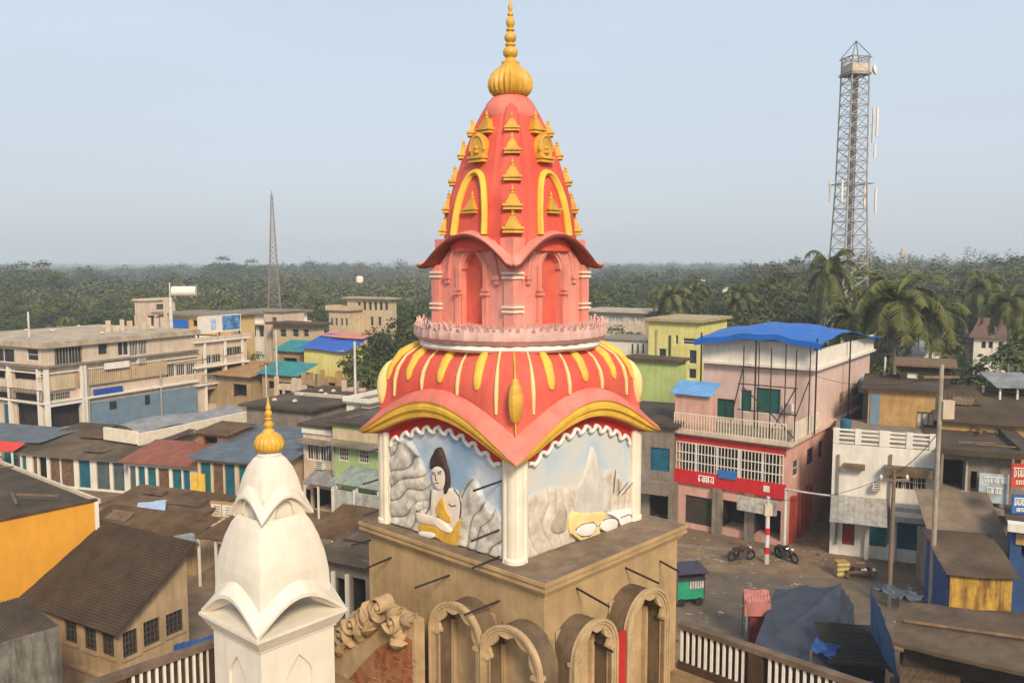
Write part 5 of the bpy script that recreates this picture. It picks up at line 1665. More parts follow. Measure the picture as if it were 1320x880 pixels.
Y2 = Bld('lime_house', 'lower lime green house with a flat brown roof in front of the yellow house', 'house', 872, 467, 68, 56, uR=884, uL=806, m=LIME)
Y2.walls(); Y2.roof(ROOFB, .2, .35)
Y3 = Bld('pale_flat_house', 'long pale house with a rubbled flat roof just right of the spire', 'house', 830, 404, 112, 60, Lx=8, uL=745, m=PEACHW)
for u0, u1 in ((783, 802), (810, 817), (819, 828), (762, 776)): Y3.window('L', (u0, 407, u1, 416), mull=1, rails=0, frame=WHITEW, glass=mat('pale_glass', (.45, .45, .42), .3, .2, 2))
Y3.walls(); Y3.roof(ROOFC, .2, .6)
Y4 = Bld('white_low_house', 'low white house with three dark doors beside the dome', 'house', 832, 440, 88, 60, Lx=6, uL=770, m=WHITEW)
for u in (813, 820, 827): Y4.window('L', (u, 443, u + 3, 456), mull=0, rails=0)
Y4.walls(); Y4.roof(GREYC, .12, .2)

# white shop building
U = Bld('white_shop_building', 'white two storey shop building with slotted parapet and teal shutters', 'building', 1206, 581, 44, 68, Lx=8, uL=1073, m=WHITEW)
U.window('L', (1150, 611, 1195, 632), mull=2, rails=1, bars=9, frame=WHITEW, glass=DARK_IN)
U.shutter('L', (1123, 672, 1146, 704), TEAL); U.shutter('L', (1159, 673, 1197, 709), TEALB)
U.shutter('L', (1088, 668, 1104, 702), REDD)
U.walls()
pr_ = U.px('L', 1073, 562, 1206, 581)
for f0, f1 in ((0, .06), (.22, .28), (.44, .54), (.72, .78), (.94, 1.0)): U.part('parapet_post', 'L', (U.Ly * f0, U.Ly * f1, U.h + .02, U.h + .85), -.02, .2, WHITEW, ispx=False)
for z in (.05, .30, .52, .74): U.part('parapet_rail', 'L', (.05, U.Ly - .05, U.h + z, U.h + z + .09), .03, .14, WHITEW, ispx=False)
U.roof(GREYC, .02, 0)
U.part('sunshade', 'L', (1139, 601, 1200, 611), -.7, -.003, WEATHERED)
U.part('sunshade', 'L', (1087, 597, 1114, 603), -.45, -.003, WEATHERED)
r_ = U.px('L', 1072, 642, 1144, 664)
mb = MB().sheet((-1.9, r_[0], r_[2] + .05), (-1.9, r_[1], r_[2] + .05), (-.02, r_[1], r_[3] + .1), (-.02, r_[0], r_[3] + .1), 10, .02, .03, .02)
mb.build('awning', mat('pale_grey_sheet', (.36, .33, .29), .8, .2, 1.5, .4), U.root)
r_ = U.px('L', 1152, 648, 1200, 668)
for k in range(4):
    zb = r_[2] + (r_[3] - r_[2]) * k / 4
    U.part('sign_board', 'L', (r_[0], r_[1], zb, zb + .28), -.95 + .12 * k, -.85 + .12 * k, WHITEW if k % 2 else FRAME, ispx=False)
for u in (1120, 1154): U.post('L', u, 0, 2.6, .22, -.05, WHITEW, 'column')
U2 = Bld('ochre_upper_house', 'ochre rear storey with a pale curtained door above the white shop building', 'house', 1204, 505, 50, 66, Lx=6, uL=1119, m=OCHRE)
U2.window('L', (1179, 531, 1202, 562), mull=2, rails=0, frame=WOOD, glass=mat('pale_curtain', (.55, .47, .40), .8, .3, 3))
U2.walls(); U2.part('blue_strip', 'L', (1119, 506, 1131, 560), -.05, -.003, BLUEGR); U2.roof(ROOFD, .15, .4)
U3 = Bld('dark_rooftop_shed', 'dark wooden rooftop shed with a pale eave behind the ochre storey', 'shed', 1222, 474, 53, 64, Lx=4, uL=1160, m=mat('dark_planks', (.06, .04, .03), .9, .35, 3, .4))
U3.window('L', (1165, 480, 1180, 488), mull=0, rails=0, glass=WHITEW); U3.walls(); U3.roof(WOOD, .12, .4)
U4 = Bld('blue_wall_house', 'narrow slate blue house between the pink building and the ochre storey', 'house', 1135, 507, 55, 66, Lx=6, uL=1112, m=BLUEGR)
U4.window('L', (1120, 528, 1128, 545), mull=0); U4.walls(); U4.roof(GREYC, .12, .3, .3)

# grey building at the right edge
V = Bld('grey_balcony_building', 'grey brown building with an open balcony, hanging posters and a sloped shop roof', 'building', 1316, 588, 42, 70, Lx=8, uL=1207, m=GREYC)
V.opening('L', (1213, 592, 1240, 630), depth=1.4); V.opening('L', (1250, 607, 1258, 630), depth=1.2); V.walls()
V.slab(V.h, .3, .8, ROOFD, 'roof_edge'); V.slab(V.zat('L', 1260, 655), .2, 1.0, GREYC, 'floor_slab')
bbp = V.part('billboard', 'L', (1259, 608, 1297, 645), -.45, -.38, mat('blue_white_poster', (.42, .50, .55), .6, .35, 1.3, .3, (.25, .2, .14), .05, streak=False))
r_ = V.px('L', 1262, 612, 1294, 626)
script(V, 'L', r_[0], r_[1] - .1, r_[2] + .25, r_[3] - .02, -.47, 7, 5, .05).build('lettering', LACE, bbp)
q = script(V, 'L', r_[0] + .15, r_[1] - .25, r_[2] - .3, r_[2] + .02, -.47, 6, 8, .045)
q.build('lettering', LACE, bbp)
ps = V.part('poster', 'L', (1238, 631, 1258, 647), -.3, -.25, WHITEW)
q = MB(); r_ = V.px('L', 1240, 634, 1256, 645)
for k in range(4): V.fbox(q, 'L', r_[0], r_[1] - .1 * (k % 2), -.32, -.302, r_[2] + .12 * k, r_[2] + .12 * k + .05)
q.build('lettering', mat('red_print', (.35, .06, .05), .7, .1, 2), ps)
for u in (1210, 1299): V.post('L', u, V.zat('L', 1260, 652), V.h, .1, -.7, GREYC, 'post')
V.roof(ROOFD, .02, 0)
V2 = Bld('dark_roof_house', 'dark roofed house with a black opening and pale wall below the shelter', 'house', 1330, 548, 47, 66, Lx=5, uL=1212, m=OCHRE)
V2.opening('L', (1243, 556, 1277, 571), depth=1); V2.walls()
V2.part('pale_wall', 'L', (1281, 556, 1308, 575), -.06, -.003, WHITEW)
V2.sheetroof(ROOFD, (V2.h, V2.h + 1.3, V2.h + 1.4, V2.h), .4, 30, .05, .05, seed=31)
sh = empty('roof_shelter', atd(1340, 50), R(80), 'grey shelter roof on tall white posts at the right edge', 'shelter')
so_ = atd(1340, 50); zsh = zof(50, 500); Lsh = along(so_, R(170), 1285, zsh)
MB().sheet((0, 0, zsh), (0, Lsh, zsh), (3, Lsh, zsh + .55), (3, 0, zsh + .55), 14, .04, .06, .02).build('sheet', TIN, sh)
for y in (.2, Lsh * .5, Lsh - .3): MB().tube([(.3, y, 3.0), (.3, y, zsh)], .07, 8).build('post', WHITEW, sh)
V3 = Bld('slope_roof_shop', 'lean to shop with a big grey brown sloped front below the balcony building', 'shop', 1304, 712, 38.5, 78, Lx=3.5, uL=1206, m=GREYC)
V3.walls(); V3.sheetroof(mat('grey_brown_sheet', (.21, .15, .10), .9, .25, 1, .4, (.11, .08, .055), .25, streak=False), (V3.h, V3.h + 1.9, V3.h + 1.9, V3.h), .2, 8, .02, .04, seed=33)
W = Bld('rusty_yellow_shed', 'shed with a stained rusty yellow front and grey brown roof', 'shed', 1311, 742, 35, 80, Lx=3.2, uL=1224, m=RUSTY)
W.walls(); W.sheetroof(ROOFD, (W.h, W.h + .8, W.h + .85, W.h), .25, 20, .04, .06, seed=34)
MB().hexa([(.1, W.Ly + .02, 0), (3.2, W.Ly + .02, 0), (3.2, W.Ly + .08, 0), (.1, W.Ly + .08, 0)], [(.1, W.Ly + .02, W.h - .2), (3.2, W.Ly + .02, W.h + .4), (3.2, W.Ly + .08, W.h + .4), (.1, W.Ly + .08, W.h - .2)]).build('blue_side_sheet', BLUED, W.root)
for i, (u0, v0, u1, v1, d, m_, m2, lab) in enumerate(((1303, 598, 1330, 628, 39, mat('red_poster', (.50, .05, .03), .6, .3, 2), CREAM, 'red hanging shop sign with pale lettering at the right edge'),
                                       (1306, 638, 1332, 662, 38.5, mat('blue_poster', (.04, .13, .42), .6, .3, 2), LACE, 'blue hanging shop sign with pale lettering below the red one'))):
    o = atd(u1, d)
    wv = along(o, R(172), u0, 6)
    zb, ztp = zof(d, v1), zof(d, v0)
    g = empty('shop_sign', (o.x, o.y, zb), R(172), lab, 'sign')
    MB().box(0, wv, -.05, .05, 0, ztp - zb).build('board', m_, g)
    class _G:
        def P(s, face, a, d, z): return (a, -d, z)
    hh = ztop_ = ztp - zb
    script(_G(), 'R', wv * .08, wv * .92, hh * .42, hh * .82, -.06, 5, 30 + i, .06).build('lettering', m2, g)
    q = script(_G(), 'R', wv * .12, wv * .8, hh * .12, hh * .28, -.06, 7, 40 + i, .04)
    q.build('lettering', m2, g)
    MB().box(-.08, -.01, -.05, .05, -zb, ztp - zb + .2).build('post', FRAME_D, g)
VS = Bld('corner_stall', 'cluttered stall with a white counter, blue side and orange board at the right edge', 'stall', 1340, 680, 37, 62, Lx=3, uL=1302, m=mat('dark_blue_wall', (.03, .09, .26), .8, .2, 2, .3))
VS.opening('L', (1318, 690, 1338, 720), depth=1); VS.walls(); VS.part('white_counter', 'L', (1298, 672, 1335, 682), -.6, -.01, WHITEW); VS.part('orange_board', 'L', (1310, 688, 1335, 702), -.1, -.01, OCHRE); VS.roof(ROOFD, .1, .2)

# lower right: big brown roof, blue tarps, navy awning
X = Bld('brown_slab_building', 'low building with a huge stained brown roof in the lower right corner', 'building', 1152, 836, 26.5, 80, Lx=4.6, uL=None, Ly=-1, m=GREYC) if False else None
p0, p1, p2, p3 = G(1150, 826, 4.0), G(1160, 772, 4.1), G(1420, 806, 4.1), G(1420, 886, 4.0)
xr = empty('slab_roof_building', (p0.x, p0.y, 0), 0, 'low building with a huge stained brown roof in the lower right corner', 'building')
def rel(p, z=None): return (p.x - p0.x, p.y - p0.y, p.z if z is None else z)
SLB = mat('stained_brown_slab', (.105, .070, .042), .95, .3, .9, .5, (.06, .045, .032), .3, streak=False, patch=(.17, .12, .075))
def slabroof(pts, name, m, parent, th=.12, n=26):
    a, b, c, d = [Vector(p) for p in pts]
    MB().sheet(a, b, c, d, 6, .02, th, .06, random.Random(5), m=n).build(name, m, parent)
slabroof([rel(p0), rel(p1), rel(p2), rel(p3)], 'roof', SLB, xr)
ins = lambda p: Vector((p.x + (1235 - 1000) * 0, p.y, 0))
MB().hexa([(.5, .25, 0), (9, -.9, 0), (9, 2.2, 0), (2.2, 2.9, 0)], [(.5, .25, 3.85), (9, -.9, 3.85), (9, 2.2, 3.9), (2.2, 2.9, 3.9)]).build('wall', mat('dark_brown_wall', (.06, .042, .028), .95, .3, 1, .5), xr)
pl = MB().tube([rel(G(1165, 800, 4.12)), rel(G(1320, 822, 4.12)), rel(G(1420, 838, 4.12))], .06, 6); pl.build('roof_batten', WOOD, xr)
q0 = G(1150, 880, 3.0)
lr = empty('lower_roof_shed', (q0.x, q0.y, 0), 0, 'lower brown sheet roof shed below the huge stained roof', 'shed')
def rel2(u, v, z): p = G(u, v, z); return (p.x - q0.x, p.y - q0.y, z)
slabroof([rel2(1160, 900, 3.0), rel2(1160, 838, 3.1), rel2(1236, 846, 3.1), rel2(1240, 910, 3.0)], 'roof', ROOFB, lr)
MB().box(.3, 1.8, -.6, .8, 0, 2.8).build('wall', mat('dark_brown_wall', (.1, .065, .04)), lr)
q1 = G(1290, 884, 2.6)
lr2 = empty('dark_lean_to', (q1.x, q1.y, 0), 0, 'dark lean to roof at the bottom right corner', 'shed')
slabroof([tuple(G(1238, 905, 2.6) - q1 + Vector((0, 0, 2.6))), tuple(G(1245, 852, 2.7) - q1 + Vector((0, 0, 2.7))), tuple(G(1420, 884, 2.7) - q1 + Vector((0, 0, 2.7))), tuple(G(1420, 960, 2.6) - q1 + Vector((0, 0, 2.6)))], 'roof', ROOFD, lr2)
MB().box(-1, 2.5, -.2, .4, 0, 2.4).build('wall', GREYC, lr2)
def cloth(name, label, pts, m, sag=.12, seed=1, cat='tarp', nu=26, nv=20, posts=True, wr=.05):
    """sagging tarpaulin through four corner points (photo pixels with heights)"""
    rn = random.Random(seed)
    c = [G(*p) for p in pts]
    o = c[0]
    root = empty(name, (o.x, o.y, 0), 0, label, cat)
    rows, bot = [], []
    for i in range(nv + 1):
        v = i / nv
        row = []
        for j in range(nu + 1):
            u = j / nu
            p = c[0] * (1 - u) * (1 - v) + c[1] * u * (1 - v) + c[2] * u * v + c[3] * (1 - u) * v
            z = p.z - sag * 16 * u * (1 - u) * v * (1 - v) + wr * .6 * math.sin(u * 9 + 3 * math.sin(v * 3 + seed)) * math.sin(v * 5 + u * 3) + wr * 3 * (1 - abs(math.sin((u - v) * 5 + seed + 1.2 * math.sin(v * 3)))) ** 3 + wr * 2.4 * (1 - abs(math.sin((u * .5 + v) * 4.5 + 2 * seed + math.sin(u * 3)))) ** 4 + rn.uniform(-.01, .01)
            row.append((p.x - o.x, p.y - o.y, z))
        rows.append(row); bot.append([(x, y, z - .02) for x, y, z in row])
    mb = MB().grid(rows).grid(bot[::-1])
    for k in (0, nv): mb.grid([rows[k], bot[k]])
    mb.grid([[r[0] for r in rows], [r[0] for r in bot]]); mb.grid([[r[-1] for r in rows], [r[-1] for r in bot]])
    mb.build('cloth', m, root, smooth=60)
    if posts:
        for p in c: MB().tube([(p.x - o.x, p.y - o.y, 0), (p.x - o.x, p.y - o.y, p.z)], .045, 6).build('pole', WOOD, root)
    return root
cloth('navy_awning', 'big sagging navy tarp awning over the street stall', [(958, 866, 1.5), (1080, 888, 1.3), (1084, 756, 1.7), (1000, 759, 1.7)], NAVY, .22, 3, nu=60, nv=46, wr=.045)
cloth('navy_awning', 'narrow navy tarp flap hanging at the right side of the big awning', [(1080, 888, 1.28), (1104, 836, .5), (1100, 778, .6), (1084, 757, 1.68)], NAVY, .1, 5)
cloth('blue_tarp', 'torn blue tarp flap beside the dark yard', [(1045, 838, 1.9), (1075, 850, 1.6), (1083, 832, 1.7), (1050, 826, 2.0)], BLUED, .05, 7)
cloth('blue_tarp', 'blue tarp hanging down from the corner of the stained brown roof', [(1158, 880, 1.4), (1151, 826, 3.98), (1122, 757, 3.9), (1122, 830, 1.2)], mat('steel_blue_tarp', (.06, .14, .30), .6, .35, 1.5, .3), .05, 9, posts=False)
cloth('blue_tarp', 'crumpled blue grey tarp over the back edge of the stained brown roof', [(1125, 757, 3.95), (1160, 774, 4.12), (1196, 772, 4.2), (1150, 757, 4.1)], TIN_B, .05, 11, posts=False)
cloth('blue_tarp', 'bright blue tarp scrap at the bottom of the dark yard', [(1098, 888, .8), (1128, 895, .8), (1126, 862, 1.1), (1104, 866, 1.0)], mat('bright_blue_scrap', (.03, .12, .42), .6, .3, 2, .3), .05, 13)
DY = Bld('yard_shade_block', 'black block standing for the deep shade between the navy awning and the blue tarp', 'shed', 1148, 836, 29.5, 80, Lx=2.6, uL=1072, m=BLACK, h=1.6)  # black block added to stand for the shadowed pit of the yard
DY.walls(); DY.sheetroof(mat('yard_shade_black', (.022, .018, .015), .9, .4, 1.5, bump=.3), (DY.h, DY.h + .3, DY.h + .3, DY.h), .2, 12, .04, .05, seed=40)  # its near-black colour is the painted shade of the pit
# ------------------------------------------------------------------ vegetation
def leafmat(name, a, b, obj=0.34, scale=.45):
    m = bpy.data.materials.new(name)
    m.use_nodes = True
    t = m.node_tree; L = t.links.new
    p = t.nodes['Principled BSDF']
    p.inputs['Roughness'].default_value = .65
    p.inputs['Specular IOR Level'].default_value = .25
    co = t.nodes.new('ShaderNodeTexCoord')
    n = t.nodes.new('ShaderNodeTexNoise'); n.inputs['Scale'].default_value = scale; n.inputs['Detail'].default_value = 4
    L(co.outputs['Object'], n.inputs['Vector'])
    r = t.nodes.new('ShaderNodeValToRGB')
    r.color_ramp.elements[0].position, r.color_ramp.elements[0].color = .35, (*a, 1)
    r.color_ramp.elements[1].position, r.color_ramp.elements[1].color = .68, (*b, 1)
    L(n.outputs['Fac'], r.inputs[0])
    oi = t.nodes.new('ShaderNodeObjectInfo')
    mr = t.nodes.new('ShaderNodeMapRange'); mr.inputs[3].default_value, mr.inputs[4].default_value = 1 - obj, 1 + obj
    L(oi.outputs['Random'], mr.inputs[0])
    hs = t.nodes.new('ShaderNodeHueSaturation')
    L(mr.outputs[0], hs.inputs['Value']); L(r.outputs[0], hs.inputs['Color'])
    L(hs.outputs[0], p.inputs['Base Color'])
    return m
LEAF = [leafmat('olive_leaves', (.048, .066, .014), (.112, .122, .030)),
        leafmat('dark_green_leaves', (.030, .047, .013), (.076, .096, .028)),
        leafmat('yellow_green_leaves', (.075, .088, .018), (.165, .162, .040))]
PALM = leafmat('palm_leaves', (.050, .066, .016), (.140, .142, .040), .2, .8)
BARK = mat('tree_bark', (.13, .10, .075), .95, .3, 3, .3)
PBARK = mat('palm_bark', (.24, .20, .155), .95, .3, 4, .3)
def add_tint(m):
    t = m.node_tree; L = t.links.new
    p = t.nodes['Principled BSDF']
    src = p.inputs['Base Color'].links[0].from_socket
    at = t.nodes.new('ShaderNodeAttribute'); at.attribute_name = 'tint'
    r = t.nodes.new('ShaderNodeValToRGB')
    r.color_ramp.elements[0].position, r.color_ramp.elements[0].color = 0, (.55, .62, .60, 1)
    r.color_ramp.elements[1].position, r.color_ramp.elements[1].color = 1, (1.7, 1.45, .9, 1)
    e = r.color_ramp.elements.new(.5); e.color = (1, 1, 1, 1)
    L(at.outputs['Fac'], r.inputs[0])
    mx = t.nodes.new('ShaderNodeMix'); mx.data_type = 'RGBA'; mx.blend_type = 'MULTIPLY'; mx.inputs[0].default_value = 1
    L(src, mx.inputs[6]); L(r.outputs[0], mx.inputs[7]); L(mx.outputs[2], p.inputs['Base Color'])
FOREST = leafmat('forest_leaves', (.042, .056, .018), (.118, .120, .040), 0, .03)

def quads_mesh(name, cen, size, nrm_bias, rng, m, jit=.75):
    """many small leaf clump faces: centres (n,3), sizes (n,), outward bias (n,3)"""
    n = len(cen)
    nr = rng.normal(size=(n, 3)) * jit + nrm_bias
    nr /= np.linalg.norm(nr, axis=1)[:, None] + 1e-9
    a = rng.normal(size=(n, 3)); a -= nr * (a * nr).sum(1)[:, None]; a /= np.linalg.norm(a, axis=1)[:, None] + 1e-9
    b = np.cross(nr, a)
    s = size[:, None]
    el = rng.uniform(.55, 1.0, (n, 1))
    v = np.empty((n, 4, 3))
    v[:, 0] = cen - a * s; v[:, 1] = cen - b * s * el * .6; v[:, 2] = cen + a * s; v[:, 3] = cen + b * s * el * .6
    v[:, 0] -= nr * s * .2; v[:, 2] -= nr * s * .2
    me = bpy.data.meshes.new(name)
    me.vertices.add(4 * n); me.vertices.foreach_set('co', v.reshape(-1))
    me.loops.add(4 * n); me.loops.foreach_set('vertex_index', np.arange(4 * n, dtype=np.int32))
    me.polygons.add(n); me.polygons.foreach_set('loop_start', np.arange(0, 4 * n, 4, dtype=np.int32))
    try: me.polygons.foreach_set('loop_total', np.full(n, 4, dtype=np.int32))
    except Exception: pass
    me.update(calc_edges=True)
    me.materials.append(m)
    return me

def tree_meshes(seed, lm, N=2600):
    """unit tree of height 10, crown radius about 4"""
    rng = np.random.default_rng(seed); rn = random.Random(seed)
    tr = MB()
    tr.tube([(0, 0, 0), (.1, .05, 2), (.05, .15, 4.2), (.1, .1, 6.5)], [.34, .26, .2, .09], 8)
    lumps = []
    for k in range(rn.randint(13, 18)):
        th = rn.uniform(0, 6.28); f = rn.random() ** .6
        r = 3.2 * f; z = 3.8 + rn.random() * 4.8 * (1 - .35 * f)
        lumps.append((r * math.cos(th), r * math.sin(th), z, rn.uniform(.9, 1.7)))
    lumps.append((.2, -.1, 8.6, 1.2))
    for l in lumps[:9]:
        tr.tube([(.05, .1, rn.uniform(2.5, 5)), (l[0] * .5, l[1] * .5, l[2] * .75), (l[0], l[1], l[2])], [.13, .09, .04], 6)
    C, S_, B_ = [], [], []
    w_ = np.array([l[3] ** 2 for l in lumps]); w_ = w_ / w_.sum()
    for l, k in zip(lumps, rng.multinomial(N, w_)):
        d = rng.normal(size=(k, 3)); d /= np.linalg.norm(d, axis=1)[:, None]
        d[:, 2] = np.where(d[:, 2] < -.3, -d[:, 2] * .5, d[:, 2])
        rr = l[3] * rng.uniform(.55, 1.18, (k, 1)) ** .7
        C.append(np.array(l[:3]) + d * rr * np.array([1, 1, .78])); B_.append(d + [0, 0, .35]); S_.append(rng.uniform(.13, .29, k))
    crown = quads_mesh('crown', np.vstack(C), np.hstack(S_), np.vstack(B_), rng, lm, .5)
    return tr, crown
KINDS = []
for i in range(6):
    tr, crown = tree_meshes(100 + i, LEAF[(0, 1, 2, 0, 1, 0)[i]])
    tm = bpy.data.meshes.new('trunk'); tm.from_pydata(tr.v, [], tr.f); tm.materials.append(BARK)
    KINDS.append((tm, crown))
TWORD = ['olive green', 'dark green', 'yellowish green', 'olive green', 'dark green', 'olive green']
NTREE = 0
def tree(x, y, h, kind, label, group=None, wide=1.0, name='broadleaf_tree'):
    r_ = empty(name, (x, y, 0), random.uniform(0, 6.28), label, 'tree', group)
    s = h / 9.6
    r_.scale = (s * wide, s * wide, s)
    for nm, me in zip(('trunk', 'crown'), KINDS[kind]):
        o = bpy.data.objects.new(nm, me); COL.objects.link(o); o.parent = r_
    return r_
def blocked(x, y, m=2.5):
    for b in Bld.ALL:
        dx, dy = x - b.o.x, y - b.o.y
        c, s = math.cos(b.ang), math.sin(b.ang)
        lx, ly = dx * c + dy * s, -dx * s + dy * c
        if -m < lx < b.Lx + m and -m < ly < b.Ly + m: return True
    return False
# trees that stand between the houses, one by one
for u, v, d, k, lab, wd in ((535, 392, 98, 1, 'dark green tree just left of the coral niche drum', 1), (512, 408, 94, 1, 'dark green bushy tree right of the cream villa', 1.1), (488, 432, 90, 0, 'olive tree in front of the cream villa', 1.1),
                        (466, 446, 79, 0, 'round olive tree right of the shed with the blue tarp', 1.2), (522, 446, 80, 1, 'dark green tree behind the left shoulder of the coral dome', 1.2), (498, 462, 76, 0, 'low olive tree above the white stair block', 1.3),
                        (330, 452, 90, 1, 'dark green tree between the annex and the teal shed', 1), (343, 466, 84, 1, 'small dark green tree in front of the lattice mast', 1.1), (318, 470, 88, 0, 'olive tree beside the annex balconies', 1),
                        (560, 405, 96, 1, 'dark green tree hidden partly by the coral niche drum', 1), (526, 400, 88, 1, 'tall dark green tree filling the gap left of the lotus ring', 1.1), (548, 432, 84, 0, 'olive tree half hidden by the coral dome', 1.0), (795, 418, 104, 1, 'dark green tree behind the white low house', 1.1), (815, 426, 96, 0, 'olive bush tree beside the white low house', 1.2),
                        (1252, 462, 64, 1, 'dark green tree right of the dark rooftop shed', 1.2), (1278, 452, 62, 1, 'dense dark green tree behind the dark roofed house', 1.3), (1305, 440, 66, 1, 'dark green tree at the right edge behind the shelter', 1.2),
                        (1330, 420, 70, 0, 'tall olive tree cut by the right edge', 1.1), (1232, 478, 58, 1, 'low dark green tree behind the ochre storey', 1.3), (1298, 478, 57, 1, 'low dark bushy tree under the grey shelter roof', 1.3),
                        (1150, 452, 70, 0, 'olive tree behind the pink building', 1.1), (1128, 440, 78, 1, 'dark green tree right of the blue canopy', 1.1), (1210, 420, 80, 0, 'tall olive tree behind the big coconut palm', 1.0), (955, 398, 92, 0, 'olive tree behind the yellow house', 1.0), (1010, 396, 88, 1, 'dark green tree right behind the blue canopy', 1.0)):
    p = atd(u, d)
    tree(p.x, d, zof(d, v), k, lab, wide=wd)
# the wood behind the town
rw = random.Random(12)
d = 112.0
cnt = 0
while d < 215:
    x = -.66 * d
    while x < .66 * d:
        xx, yy = x + rw.uniform(-2.5, 2.5), d + rw.uniform(-3, 3)
        uu = 660 + xx / yy * 1100
        h = rw.uniform(8.0, 11.5) if uu < 700 else rw.uniform(9.5, 13.5)
        if uu > 1000: h += 1.5
        if uu < 340: h -= .6
        k = rw.choice((0, 0, 1, 1, 2, 3, 4, 5, 2 if uu < 400 else 1))
        if not blocked(xx, yy):
            side = 'left of the spire' if uu < 660 else 'right of the spire'
            tree(xx, yy, h, k, f'{TWORD[k]} broadleaf tree in the wood behind the town, {side}', f'{TWORD[k]} trees of the wood {side}', rw.uniform(.95, 1.3))
            cnt += 1
        x += rw.uniform(7.0, 9.5) * (1 + (d - 112) / 220)
    d *= 1.085
# tall single trees on the skyline
for u, v, d, k, lab, wd in ((28, 335, 240, 1, 'tall bare topped tree on the left skyline', 1.0), (54, 334, 236, 1, 'tall flat topped dark tree at the left end of the skyline', 1.2), (290, 329, 420, 1, 'tall dark tree on the skyline left of the lattice mast', 1.5),
                        (324, 333, 430, 1, 'round dark tree on the skyline beside the lattice mast', 1.6), (1022, 330, 210, 1, 'tall dark tree on the skyline left of the telecom tower', .9), (990, 336, 230, 1, 'broad dark tree on the skyline above the blue canopy', 1.1),
                        (1280, 331, 190, 1, 'tall dark tree on the skyline at the right', .9), (1310, 329, 185, 0, 'tall olive tree on the skyline at the right edge', 1.0), (1245, 337, 210, 1, 'dark round tree on the skyline right of the telecom tower', 1.0)):
    p = atd(u, d)
    tree(p.x, d, zof(d, v), k, lab, wide=wd)
# far wood, one mass to the horizon
rng = np.random.default_rng(5)
C, S_, B_, T_ = [], [], [], []
add_tint(FOREST)
d = 205.0
while d < 3350:
    r = 3.8 + d * .0042
    n = int(1.36 * d / (1.75 * r))
    xs = np.linspace(-.68 * d, .68 * d, n) + rng.uniform(-r, r, n)
    ys = d + rng.uniform(-.03, .03, n) * d
    hs = rng.uniform(7.5, 11.8, n) * np.where(rng.random(n) < .06, 1.1, 1.0) * np.where(xs > .1 * d, 1.12, 1.0) * np.where((xs > .27 * d) & (d < 600), 1.22, 1.0)
    q = 240 if d < 420 else (100 if d < 1000 else 40)
    for x, y, h in zip(xs, ys, hs):
        nb = vnoise(x / 60 + 40, y / 110 + 7, 2)
        if y > 260: h *= 1 + .62 * max(0, nb - .58) / .42
        tint = min(1, max(0, .5 + 1.1 * (vnoise(x / 45 + 9, y / 60, 4) - .5) + rng.normal() * .16))
        q = (240 if d < 420 else (100 if d < 1000 else 40)) * (2 if h > 13.5 else 1)
        dd = rng.normal(size=(q, 3)); dd /= np.linalg.norm(dd, axis=1)[:, None]; dd[:, 2] = np.abs(dd[:, 2])
        lump = 1 + .2 * np.sin(dd[:, 0:1] * 5 + x) * np.cos(dd[:, 1:2] * 6 + y)
        C.append(np.array([x, y, h * .42]) + dd * lump * rng.uniform(.74, 1.0, (q, 1)) * np.array([r, r, h * .58]))
        B_.append(dd + [0, 0, .4]); S_.append(rng.uniform(.07, .15, q) * r * (1 if d < 420 else 1.25)); T_.append(np.full(q, tint))
    d *= 1.04 if d < 800 else 1.06
me = quads_mesh('far_wood', np.vstack(C), np.hstack(S_), np.vstack(B_), rng, FOREST, .38)
ta = me.attributes.new('tint', 'FLOAT', 'POINT'); ta.data.foreach_set('value', np.repeat(np.hstack(T_), 4).astype(np.float32))
fw = bpy.data.objects.new('far_wood', me); COL.objects.link(fw); fw['kind'] = 'stuff'
fw['label'] = 'hazy green wood stretching from the town to the horizon'; fw['category'] = 'wood'

